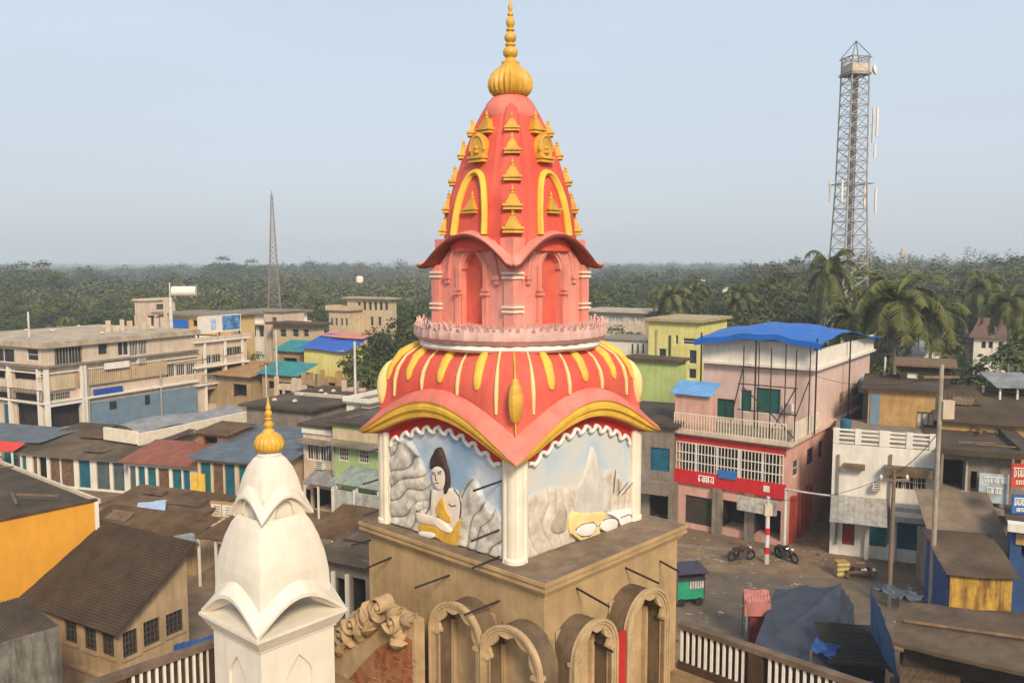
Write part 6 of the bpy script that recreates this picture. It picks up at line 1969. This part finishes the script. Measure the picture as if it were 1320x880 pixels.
# coconut palms
def palm_meshes(seed, nf=24):
    rn = random.Random(seed)
    tr = MB(); pts, rs = [], []
    lean = rn.uniform(-.8, .8)
    for k in range(13):
        f = k / 12
        pts.append((lean * f * f, .3 * math.sin(f * 2), 10 * f)); rs.append(.17 - .07 * f + (.04 if k == 0 else 0))
    tr.tube(pts, rs, 9)
    top = Vector(pts[-1])
    cr = MB()
    for i in range(nf):
        az = i * 2.39996 + rn.uniform(-.2, .2)
        el0 = 1.25 - 1.75 * (i / nf) + rn.uniform(-.12, .12)
        ln = rn.uniform(3.3, 4.2)
        o = Vector((math.cos(az), math.sin(az), 0)); sd_ = Vector((-math.sin(az), math.cos(az), 0))
        P = [top.copy()]
        e_ = el0
        M_ = 16
        for k in range(M_):
            P.append(P[-1] + (o * math.cos(e_) + Vector((0, 0, math.sin(e_)))) * ln / M_)
            e_ -= (.085 + .006 * k) * (1 if el0 > -.2 else .6)
        cr.tube(P, [.035 * (1 - .75 * k / M_) for k in range(M_ + 1)], 4)
        for k in range(2, M_ + 1):
            t = (P[k] - P[k - 1]).normalized()
            dn = sd_.cross(t)
            if dn.z > 0: dn = -dn
            L_ = .95 * math.sin(math.pi * min(.97, (k + .5) / (M_ + 1.5))) ** .6 + .12
            for sg in (-1, 1):
                for hh in (0, .5):
                    b0 = P[k - 1].lerp(P[k], hh)
                    tip = b0 + sd_ * sg * L_ * .72 + t * L_ * .42 + dn * L_ * rn.uniform(.18, .55)
                    w_ = t * .055
                    mid = b0.lerp(tip, .5) - dn * L_ * .05
                    cr.add([b0 - w_, b0 + w_, mid + w_ * .9, tip, mid - w_ * .9], [(0, 1, 2, 3, 4)])
    for k in range(7):
        az = rn.uniform(0, 6.28)
        cr.lathe([(.02, -.14), (.11, -.08), (.13, .02), (.06, .13)], 8, top + Vector((.25 * math.cos(az), .25 * math.sin(az), -.3)))
    dead = MB()
    for k in range(6):
        az = rn.uniform(0, 6.28); o = Vector((math.cos(az), math.sin(az), 0))
        P = [top + o * .1, top + o * .7 + Vector((0, 0, -.35)), top + o * 1.0 + Vector((0, 0, -1.5)), top + o * .95 + Vector((0, 0, -2.6))]
        dead.tube(P, [.05, .14, .16, .03], 5, squash=(o, .3))
    out = []
    for mb, nm, m in ((tr, 'trunk', PBARK), (cr, 'crown', PALM), (dead, 'dry_frond', mat('dry_frond', (.26, .19, .10), .9, .3, 3))):
        me = bpy.data.meshes.new(nm); me.from_pydata(mb.v, [], mb.f); me.materials.append(m); out.append((nm, me))
    return out
PK = [palm_meshes(31), palm_meshes(47), palm_meshes(59)]
def palm(u, vc, d, k, sc, label, group=None):
    """palm whose crown centre shows at photo point u, vc"""
    p = atd(u, d, 10)
    r_ = empty('coconut_palm', (p.x, d, 0), random.uniform(0, 6.28), label, 'palm', group)
    h = zof(d, vc)
    r_.scale = (sc, sc, h / 10)
    for nm, me in PK[k]:
        o = bpy.data.objects.new(nm, me); COL.objects.link(o); o.parent = r_
for a in ((1077, 352, 88, 0, .85, 'coconut palm standing in front of the telecom tower'), (1160, 388, 64, 1, 1.12, 'big coconut palm with drooping fronds above the pink building'), (1196, 408, 70, 2, 1.0, 'coconut palm with yellowing fronds right of the big palm'),
          (1128, 392, 76, 2, .9, 'coconut palm between the telecom tower and the big palm'), (862, 384, 112, 0, .95, 'feathery coconut palm above the yellow house'), (952, 384, 112, 1, .9, 'coconut palm above the left end of the blue canopy'),
          (1306, 392, 84, 2, .9, 'coconut palm at the right edge of the wood'), (1258, 372, 105, 0, .85, 'slender coconut palm above the brown roofed cottage'), (985, 374, 128, 2, .9, 'far coconut palm left of the telecom tower'),
          (1100, 410, 72, 1, .8, 'short coconut palm at the back of the blue canopy'), (900, 376, 135, 1, .85, 'far coconut palm between the two white tanks')):
    palm(*a)

# far houses and tanks in the wood
H1 = Bld('brown_roof_cottage', 'white cottage with a brown hipped roof among trees at the right', 'house', 1297, 436, 92, 60, Lx=5, uL=1255, m=WHITEW)
for u in (1263, 1272, 1285): H1.window('L', (u, 440, u + 6, 449), mull=0, rails=0)
H1.walls()
c_ = (H1.Lx / 2, H1.Ly / 2)
MB().add([(-.5, -.5, H1.h), (H1.Lx + .5, -.5, H1.h), (H1.Lx + .5, H1.Ly + .5, H1.h), (-.5, H1.Ly + .5, H1.h), (c_[0], c_[1] - 1.2, H1.h + 2), (c_[0], c_[1] + 1.2, H1.h + 2)], [(0, 1, 4), (1, 2, 5, 4), (2, 3, 5), (3, 0, 4, 5), (3, 2, 1, 0)]).build('roof', mat('hipped_brown_roof', (.15, .085, .065), .9, .25, 1.5, .3), H1.root)
H2 = Bld('white_gable_house', 'white house with a sloped roof edge half hidden under the big palm', 'house', 1182, 462, 72, 50, uR=1212, uL=1160, m=WHITEW)
H2.walls(); H2.sheetroof(TIN, (H2.h, H2.h + 1.8, H2.h + 1.8, H2.h), .4, 14, .04, .02, seed=51)
for u, v, d, s_, lab in ((905, 365, 230, 1.0, 'white water tank on a stand in the wood, left one of two'), (936, 376, 190, 1.0, 'white water tank on a stand in the wood, right one of two'), (464, 360, 260, 1.1, 'white water tank on a stand in the wood above the cream villa')):
    p = atd(u, d); z = zof(d, v)
    o = empty('water_tank', (p.x, d, 0), 0, lab, 'tank')
    MB().lathe([(s_ * .9, z - 1.0), (s_, z - .9), (s_, z + .5), (s_ * .7, z + .9), (s_ * .25, z + 1.05)], 20).build('shell', WHITE, o, smooth=40)
    MB().box(-.8, -.6, -.8, -.6, 0, z - 1).box(.6, .8, -.8, -.6, 0, z - 1).box(.6, .8, .6, .8, 0, z - 1).box(-.8, -.6, .6, .8, 0, z - 1).build('stand', GREYC, o)

# ------------------------------------------------------------------ masts
STEEL = mat('galvanised_steel', (.21, .185, .165), .6, .25, 2, .35, (.15, .10, .07), .05, spec=.5)
STEEL_D = mat('dark_steel', (.10, .09, .085), .6, .3, 2, .3)
def lattice(name, label, u, d, widths, nseg, rz, rl, rb, m, mb_, sides=4):
    p = atd(u, d, 20)
    root = empty(name, (p.x, d, 0), rz, label, 'tower')
    def wz(z):
        for (z0, w0), (z1, w1) in zip(widths[:-1], widths[1:]):
            if z0 <= z <= z1: return w0 + (w1 - w0) * (z - z0) / (z1 - z0)
        return widths[-1][1]
    top = widths[-1][0]
    def cn_(k, z):
        a = 2 * math.pi * (k + .5) / sides
        r = wz(z) * (.7071 if sides == 4 else .577)
        return (r * math.cos(a), r * math.sin(a), z)
    for k in range(sides):
        MB().tube([cn_(k, z) for z, _ in widths], rl, 6).build('leg', m, root)
    br = MB()
    zl = [0]
    while zl[-1] < top - .3: zl.append(min(top, zl[-1] + max(.8, wz(zl[-1]) * .55)))
    for z0, z1 in zip(zl[:-1], zl[1:]):
        for k in range(sides):
            a0, a1, b0, b1 = cn_(k, z0), cn_((k + 1) % sides, z0), cn_(k, z1), cn_((k + 1) % sides, z1)
            br.tube([a0, b1], rb, 4); br.tube([a1, b0], rb, 4); br.tube([b0, b1], rb, 4)
    br.build('bracing', mb_, root)
    return root, wz
ztop = zof(105, 74)
tw, wz = lattice('telecom_tower', 'tall steel telecom tower with antennas and a dish behind the palms', 1095, 105, [(0, 4.0), (16, 3.15), (zof(105, 240), 2.55), (ztop, 2.2)], 20, R(12), .10, .045, mat('mast_leg_steel', (.33, .315, .30), .6, .25, 2, .3), mat('mast_brace_steel', (.48, .46, .43), .6, .25, 2, .3))
pf = MB()
pf.box(-1.35, 1.35, -1.35, 1.35, ztop - 2.2, ztop - 2.1)
for z in (ztop - 2.0, ztop - .2):
    for a in (-1.35, 1.3): pf.box(a, a + .06, -1.35, 1.35, z, z + .06).box(-1.35, 1.35, a, a + .06, z, z + .06)
pf.build('platform', STEEL, tw)
MB().box(-1.12, 1.12, -1.12, 1.12, ztop - 2.05, ztop - .9).build('equipment_shroud', PEACHW, tw)
cp = MB()
for k in range(4):
    a = math.pi / 4 + k * math.pi / 2
    cp.tube([(1.7 * math.cos(a), 1.7 * math.sin(a), ztop), (0, 0, zof(105, 53))], .05, 5)
cp.build('top_frame', STEEL_D, tw)
ds_ = MB().lathe([(.05, 0), (.35, .06), (.6, .2), (.62, .35), (.3, .5)], 20)
do = ds_.build('dish', WHITE, tw, smooth=60); do.location = (1.9, -.6, ztop - 1.6); do.rotation_euler = (R(80), 0, R(40))
zp = zof(105, 238)
pf = MB()
for a in (-1.9, 1.84): pf.box(a, a + .08, -1.9, 1.9, zp, zp + .08).box(-1.9, 1.9, a, a + .08, zp, zp + .08)
pf.build('platform', STEEL, tw)
for x, y, z0, z1 in ((2.0, -1.0, zof(105, 185), zof(105, 140)), (1.9, -1.9, zof(105, 178), zof(105, 142)), (-2.1, -1.4, zp - 2.2, zp + .4), (2.1, -1.9, zp - 3.5, zp - .6), (2.3, .6, zp - 3, zp + .2), (-1.9, 1.4, zp - 2, zp + .5), (1.6, -2.1, zof(105, 205), zof(105, 188))):
    a = MB().box(x - .11, x + .11, y - .08, y + .08, z0, z1).box(x * .7, x, y * .7 - .03, y * .7 + .03, (z0 + z1) / 2, (z0 + z1) / 2 + .06)
    a.build('antenna_panel', WHITEW, tw)
MB().box(-.25, .25, -.04, .04, 0, ztop - 2.2).build('cable_ladder', STEEL_D, tw)
lm_, _ = lattice('lattice_mast', 'slender tapering steel lattice mast above the cream rooftops', 351.5, 130, [(0, 2.6), (9, 1.75), (zof(130, 330), .95), (zof(130, 252), .22)], 14, R(10), .065, .022, mat('dull_mast_steel', (.30, .26, .235), .7, .25, 2, .3), mat('dull_mast_steel', (.3, .26, .235)), sides=4)
MB().tube([(0, 0, zof(130, 253)), (0, 0, zof(130, 246))], .05, 6).build('lightning_rod', STEEL_D, lm_)
ft, _ = lattice('distant_tower', 'tiny white banded telecom tower on the right skyline', 1165, 520, [(0, 3.4), (zof(520, 320), 2.2)], 8, 0, .3, .12, WHITEW, WHITEW)

# ------------------------------------------------------------------ poles and street things
def pole(name, label, u, v0, v1, d, r, m, cat='pole', extra=None):
    p = atd(u, d, 3)
    o = empty(name, (p.x, d, 0), 0, label, cat)
    z1 = zof(d, v0)
    MB().tube([(0, 0, 0), (0, 0, z1 * .5), (0, 0, z1)], [r, r * .9, r * .75], 10).build('shaft', m, o, smooth=40)
    return o, z1
PWH = mat('white_pole_paint', (.66, .62, .56), .8, .15, 2, .4)
RUSTP = mat('brown_pole', (.23, .16, .11), .85, .25, 2, .4)
o, z1 = pole('striped_post', 'white post with red bands and a switch box in front of the red sign', 990, 640, 716, 44.3, .13, PWH)
for z in (.55, 1.6): MB().lathe([(.14, z), (.14, z + .35)], 12).build('red_band', REDP, o)
MB().box(-.2, .2, -.15, .15, z1 - 1.0, z1 - .4).build('switch_box', PEACHW, o)
pole('white_post', 'plain white post beside the second motorbike', 1012.5, 630, 705, 45.2, .1, PWH)
o, z1 = pole('utility_pole', 'brown utility pole in front of the white shop building', 1149, 606, 757, 38.5, .11, RUSTP)
MB().box(-.7, .7, -.05, .05, z1 - .5, z1 - .4).build('crossarm', RUSTP, o)
for x in (-.6, 0, .6): MB().lathe([(.05, z1 - .4), (.07, z1 - .3), (.03, z1 - .2)], 8, (x, 0, 0)).build('insulator', CREAM, o)
o, zP = pole('utility_pole', 'tall pale concrete utility pole left of the grey balcony building', 1203, 470, 770, 37.5, .12, mat('pale_concrete_pole', (.40, .34, .27), .9, .2, 2, .4))
MB().box(-.8, .8, -.05, .05, zP - .6, zP - .5).build('crossarm', RUSTP, o)
MB().box(.05, .55, -.2, .2, zP - 2.4, zP - 1.6).build('junction_box', PEACHW, o)
for a in ((459, 440, 520, 64, .12, 'white and grey banded pole above the white stair block'), (358, 425, 500, 78, .1, 'thin pale pole in front of the stair tower'), (344, 470, 515, 76, .07, 'short thin white pole left of the teal shed'), (1136, 460, 510, 56, .09, 'short white post behind the ochre storey'),
          (1262, 497, 530, 52, .1, 'short white post on the dark roofed house'), (224, 384, 420, 83, .22, 'pale square post above the blue tarp balcony'), (43, 402, 420, 72, .1, 'short white post on the flat roof of the long cream block'), (223, 364, 384, 96, .1, 'thin white pole behind the water tank')):
    pole('thin_pole', a[5], a[0], a[1], a[2], a[3], a[4], PWH)
def cable(label, pts, r=.02, m=IRON, sag=.3, name='cable'):
    P = []
    for a, b in zip(pts[:-1], pts[1:]):
        for k in range(12):
            f = k / 12
            q = Vector(a).lerp(Vector(b), f); q.z -= sag * 4 * f * (1 - f); P.append(q)
    P.append(Vector(pts[-1]))
    o = MB().tube(P, r, 5).build(name, m)
    tag(o, label, 'cable')
cable('white pipe running from the white post to the white shop building', [atd(1013, 45.2) + Vector((0, 0, zof(45.2, 630))), atd(1074, 43) + Vector((0, 0, zof(43, 639)))], .06, PWH, .02, 'pipe')
cable('dark cable from the brown utility pole to the tall pale pole', [atd(1149, 38.5) + Vector((0, 0, zof(38.5, 612))), atd(1203, 37.5) + Vector((0, 0, zof(37.5, 560)))], .018, sag=.2)
cable('dark cable along the front of the long cream block', [A.o + Vector((-.6, -.3, A.h - 2.35)), A.o + Vector((ax, ay, 0)) * (A.Lx + 6) + Vector((.2, -.7, A.h - 2.2))], .035, sag=.25)

# motorbikes
TYRE = mat('tyre_rubber', (.02, .02, .02), .9, .2, 5)
CHROME = mat('chrome', (.55, .55, .55), .25, .1, 5, metal=1, bump=0)
def motorbike(p, rz, bodym, label, lean=0.12):
    o = empty('motorbike', p, rz, label, 'motorbike', 'motorbikes parked on the street')
    o.rotation_euler = (lean, 0, rz)
    o.scale = (.86, .86, .86)
    for x in (-.62, .62):
        w_ = MB()
        n = 28
        rows = [[((.26 + .065 * math.cos(a)) * math.cos(t) + x, .07 * math.sin(a), .32 + (.26 + .065 * math.cos(a)) * math.sin(t)) for t in [2 * math.pi * k / n for k in range(n)]] for a in [2 * math.pi * j / 8 for j in range(8)]]
        wo = w_.grid(rows, True, True).build('wheel', TYRE, o, smooth=True)
        rm = MB()
        for k in range(6):
            a = k * math.pi / 3
            rm.tube([(x, 0, .32), (x + .24 * math.cos(a), 0, .32 + .24 * math.sin(a))], .012, 5)
        rm.tube([(x, -.07, .32), (x, .07, .32)], .05, 10)
        rm.build('rim', CHROME, wo)
    MB().tube([(.18, 0, .80), (.05, 0, .86), (-.12, 0, .82)], [.12, .19, .13], 12).build('fuel_tank', bodym, o, smooth=True)
    MB().tube([(-.1, 0, .78), (-.35, 0, .80), (-.62, 0, .86)], [.15, .18, .12], 12, squash=(Vector((0, 0, 1)), .55)).build('seat', BLACK, o, smooth=True)
    MB().tube([(.62, .09, .32), (.42, .07, .95)], .025, 6).tube([(.62, -.09, .32), (.42, -.07, .95)], .025, 6).build('fork', CHROME, o)
    MB().tube([(.35, -.34, 1.0), (.42, -.2, 1.02), (.42, .2, 1.02), (.35, .34, 1.0)], .018, 6).build('handlebar', CHROME, o)
    MB().lathe([(.03, -.06), (.09, -.02), (.1, .05), (.07, .07)], 14, (.52, 0, .86)).build('headlight', LACE, o, smooth=True)
    MB().box(-.22, .26, -.17, .17, .24, .66).tube([(.1, .15, .35), (-.5, .17, .3), (-.8, .17, .34)], [.03, .045, .045], 8).build('engine', STEEL_D, o)
    MB().tube([(.42, 0, .9), (.0, 0, .68), (-.45, 0, .7), (-.62, 0, .36)], .035, 6).tube([(.4, 0, .8), (.15, 0, .3), (-.62, 0, .32)], .03, 6).build('frame', BLACK, o)
    MB().tube([(.9, 0, .45), (.78, 0, .66), (.55, 0, .70)], .06, 8, squash=(Vector((0, 1, 0)), .9)).build('mudguard', bodym, o)
    MB().tube([(-.95, 0, .5), (-.8, 0, .68), (-.55, 0, .70)], .06, 8).build('mudguard', bodym, o)
motorbike(G(955, 722), R(12), mat('maroon_paint', (.10, .02, .02), .4, .2, 4), 'dark motorbike with maroon side panels left of the striped post', .15)
motorbike(G(1014, 722), R(-58), BLACK, 'black motorbike with chrome parts right of the striped post', .15)

# green kiosk, pink stall, boxes, goods
k0 = G(886, 776)
kq = empty('green_kiosk', k0, R(12), 'green street kiosk cart with a dark lid just right of the temple base', 'kiosk')
KG = mat('kiosk_green', (.02, .30, .16), .6, .15, 2, .25, (.02, .12, .07), .1)
MB().box(-.75, .65, -.45, .55, .35, 1.25).build('body', KG, kq)
MB().box(-.82, .72, -.52, .62, 1.25, 1.31).hexa([(-.9, -.62, 1.6), (.8, -.62, 1.6), (.8, .7, 1.7), (-.9, .7, 1.7)], [(-.9, -.62, 1.65), (.8, -.62, 1.65), (.8, .7, 1.75), (-.9, .7, 1.75)]).build('lid', mat('dark_navy_board', (.05, .045, .07), .7, .2, 2, .3), kq)
for x in (-.75, .62):
    for y in (-.5, .52): MB().box(x, x + .05, y, y + .05, .2, 1.61).build('post', STEEL_D, kq)
pk = MB()
for k in range(6): pk.box(-.1 + k * .12, -.02 + k * .12, -.5, -.453, .85, 1.18)
pk.build('striped_packets', mat('packets', (.60, .45, .45), .6, .4, 9), kq)
MB().box(.66, .74, -.4, .5, .8, 1.6).build('pink_banner', mat('pink_banner', (.55, .08, .20), .7, .15, 3), kq)
for x in (-.5, .4):
    for y in (-.47, .5): MB().tube([(x, y, .2), (x, y + .05, .2)], .2, 14).build('wheel', TYRE, kq)
s0 = G(974, 828)
st_ = empty('pink_stall', s0, R(-8), 'small stall with a faded pink cloth canopy and red hanging cloth', 'stall')
MB().sheet((-.55, -.5, 1.85), (.5, -.5, 1.95), (.55, .5, 2.15), (-.5, .5, 2.1), 8, .03, .02, .05, random.Random(2)).hexa([(-.55, -.52, 1.35), (.5, -.52, 1.4), (.5, -.49, 1.4), (-.55, -.49, 1.35)], [(-.55, -.52, 1.85), (.5, -.52, 1.95), (.5, -.49, 1.95), (-.55, -.49, 1.85)]).build('canopy', mat('faded_pink_cloth', (.52, .19, .15), .85, .2, 2.5, .3), st_)
MB().box(-.3, .3, -.35, .3, .0, 1.3).build('red_cloth', mat('dark_red_cloth', (.25, .035, .025), .9, .3, 4, .3), st_)
MB().box(-.5, -.42, -.5, -.35, .3, 1.5).build('blue_strip', BLUEGR, st_)
for x in (-.5, .47):
    for y in (-.45, .45): MB().tube([(x, y, 0), (x, y, 2.0)], .025, 6).build('post', WOOD, st_)
b0 = G(1084, 742)
bx_ = empty('yellow_crate', b0, R(5), 'ochre yellow crate standing on the street beside the heap of goods', 'crate')
MB().box(-.3, .3, -.25, .25, .06, .8).build('body', OCHRE, bx_)
sl_ = MB()
for z in (.15, .4, .65): sl_.box(-.33, .33, -.28, -.252, z, z + .1)
sl_.build('slat', YELW, bx_); MB().box(-.3, -.2, -.25, .25, 0, .06).box(.2, .3, -.25, .25, 0, .06).build('foot', WOOD, bx_)
hp = empty('goods_heap', G(1108, 744), 0, 'heap of dark and white goods on a low table on the street', 'heap')
MB().box(-.75, .75, -.35, .35, .35, .42).build('tabletop', WOOD, hp)
for x in (-.7, .63):
    for y in (-.32, .25): MB().box(x, x + .07, y, y + .07, 0, .35).build('leg', WOOD, hp)
rn = random.Random(9)
for k in range(16):
    x, y = rn.uniform(-.65, .65), rn.uniform(-.28, .28); s = rn.uniform(.06, .12)
    MB().lathe([(s * .6, 0), (s, s * .5), (s * .9, s * 1.1), (s * .3, s * 1.5)], 10, (x, y, .421)).build('bundle', rn.choice((BLACK, LACE, FRAME_D, REDD)), hp, smooth=True)

# ------------------------------------------------------------------ small clutter
rn = random.Random(77)
def clutter(b, a0, a1, y0, y1, n, label, kind):
    for k in range(n):
        lx, ly = rn.uniform(a0, a1) * b.Lx, rn.uniform(y0, y1) * b.Ly
        c, s = math.cos(b.ang), math.sin(b.ang)
        z = b.h + (.46 if b is A else .22)
        p = (b.o.x + c * lx - s * ly, b.o.y + s * lx + c * ly, z)
        if kind == 'plank':
            o = MB().tube([(-.9, 0, .05), (.9, .05, .06)], .05, 5).build('plank', WOOD)
        elif kind == 'stone':
            o = MB().lathe([(.10, 0), (.2, .06), (.17, .17), (.06, .24)], 7, lobes=3, amp=.3).build('stone', PEACHW)
        else:
            o = MB().lathe([(.28, 0), (.3, .04), (.3, .7), (.24, .74), (.24, .70)], 16).build('drum_barrel', TEALB, smooth=40)
        o.location = p; o.rotation_euler = (0, 0, rn.uniform(0, 6.28))
        tag(o, label, kind if kind != 'barrel' else 'barrel', label.split(' on ')[0] + 's on the roofs')
clutter(K1, .1, .8, .2, .9, 5, 'weathered plank lying on the dark roof of the green shophouse', 'plank')
clutter(K2, .1, .9, .1, .9, 4, 'weathered plank lying on the dark roof of the cream shophouse', 'plank')
clutter(K3, .1, .9, .1, .9, 6, 'pale rubble stone lying on the broad dark flat roof', 'stone')
clutter(A, .1, .9, .2, .9, 9, 'pale rubble stone lying on the flat roof of the long cream block', 'stone')
clutter(OW, .5, .95, .1, .9, 4, 'weathered plank lying on the dark roof of the orange building', 'plank')
clutter(V, .1, .8, .2, .9, 4, 'weathered plank lying on the roof of the grey balcony building', 'plank')
clutter(U, .3, .8, .5, .9, 1, 'teal barrel standing on the roof of the white shop building', 'barrel')

# ------------------------------------------------------------------ street litter, kerb, wires, pipes
kb = MB()
ka, kb_ = G(872, 704), G(1020, 716)
dv = (kb_ - ka).normalized(); pv_ = Vector((-dv.y, dv.x, 0))
kb.hexa([ka, kb_, kb_ + pv_ * .22, ka + pv_ * .22], [ka + Vector((0, 0, .12)), kb_ + Vector((0, 0, .12)), kb_ + pv_ * .22 + Vector((0, 0, .12)), ka + pv_ * .22 + Vector((0, 0, .12))])
kb.build('kerb', GREYC, kind='structure')
lt_ = MB()
rl = random.Random(21)
for k in range(420):
    p = G(rl.uniform(870, 1230), rl.choice((rl.uniform(692, 730), rl.uniform(700, 840))), .012)
    a = rl.uniform(0, 6.28); s = rl.uniform(.04, .16)
    ex, ey = Vector((math.cos(a), math.sin(a), 0)) * s, Vector((-math.sin(a), math.cos(a), .1)) * s * rl.uniform(.3, .8)
    lt_.add([p - ex - ey, p + ex - ey, p + ex + ey, p - ex + ey], [(0, 1, 2, 3)])
tag(lt_.build('litter', mat('street_litter', (.30, .26, .21), .9, .9, 1.3, .5, (.08, .05, .03), 0, streak=False)), 'scraps of paper and leaves strewn over the street', 'litter', kind='stuff')
top = atd(1203, 37.5) + Vector((0, 0, zP - .55))
cable('thin cable from the tall pale pole up to the pink building', [top, S2.o + Vector((0, 0, S2.h - .3))], .014, sag=.5)
cable('thin cable from the tall pale pole out past the right edge', [top, atd(1420, 36) + Vector((0, 0, zof(36, 505)))], .014, sag=.4)
cable('thin cable from the brown utility pole to the striped post', [atd(1149, 38.5) + Vector((0, 0, zof(38.5, 611))), atd(990, 44.3) + Vector((0, 0, zof(44.3, 643)))], .014, sag=.45)
for b, us, vt, vb in ((U, (1080, 1147), 585, 700), (V, (1244,), 592, 650), (A, (112, 205), 474, 545), (K1, (431,), 575, 612), (Y1, (846,), 424, 500)):
    for u in us:
        a = b.aof('R' if b is A else 'L', u)
        f_ = 'R' if b is A else 'L'
        mb = MB(); b.fbox(mb, f_, a - .05, a + .05, -.14 if b is not A else -.34, -.02 if b is not A else -.24, b.zat(f_, u, vb), b.zat(f_, u, vt))
        mb.build('downpipe', FRAME if b is not U else GREYC, b.root)
for b, f_, r_ in ((U, 'L', (1125, 622, 1136, 630)), (S2, 'L', (1010, 520, 1022, 529)), (A, 'R', (176, 461, 186, 468)), (K2, 'L', (412, 596, 421, 603))):
    r2_ = b.px(f_, *r_)
    mb = MB(); b.fbox(mb, f_, r2_[0], r2_[1], -.42, -.06, r2_[2], r2_[3]); o = mb.build('air_conditioner', WHITEW, b.root)
    mb = MB()
    for k in range(4): b.fbox(mb, f_, r2_[0] + .06, r2_[1] - .06, -.44, -.422, r2_[2] + .06 + k * .12, r2_[2] + .11 + k * .12)
    mb.build('vent_grille', FRAME_D, o)
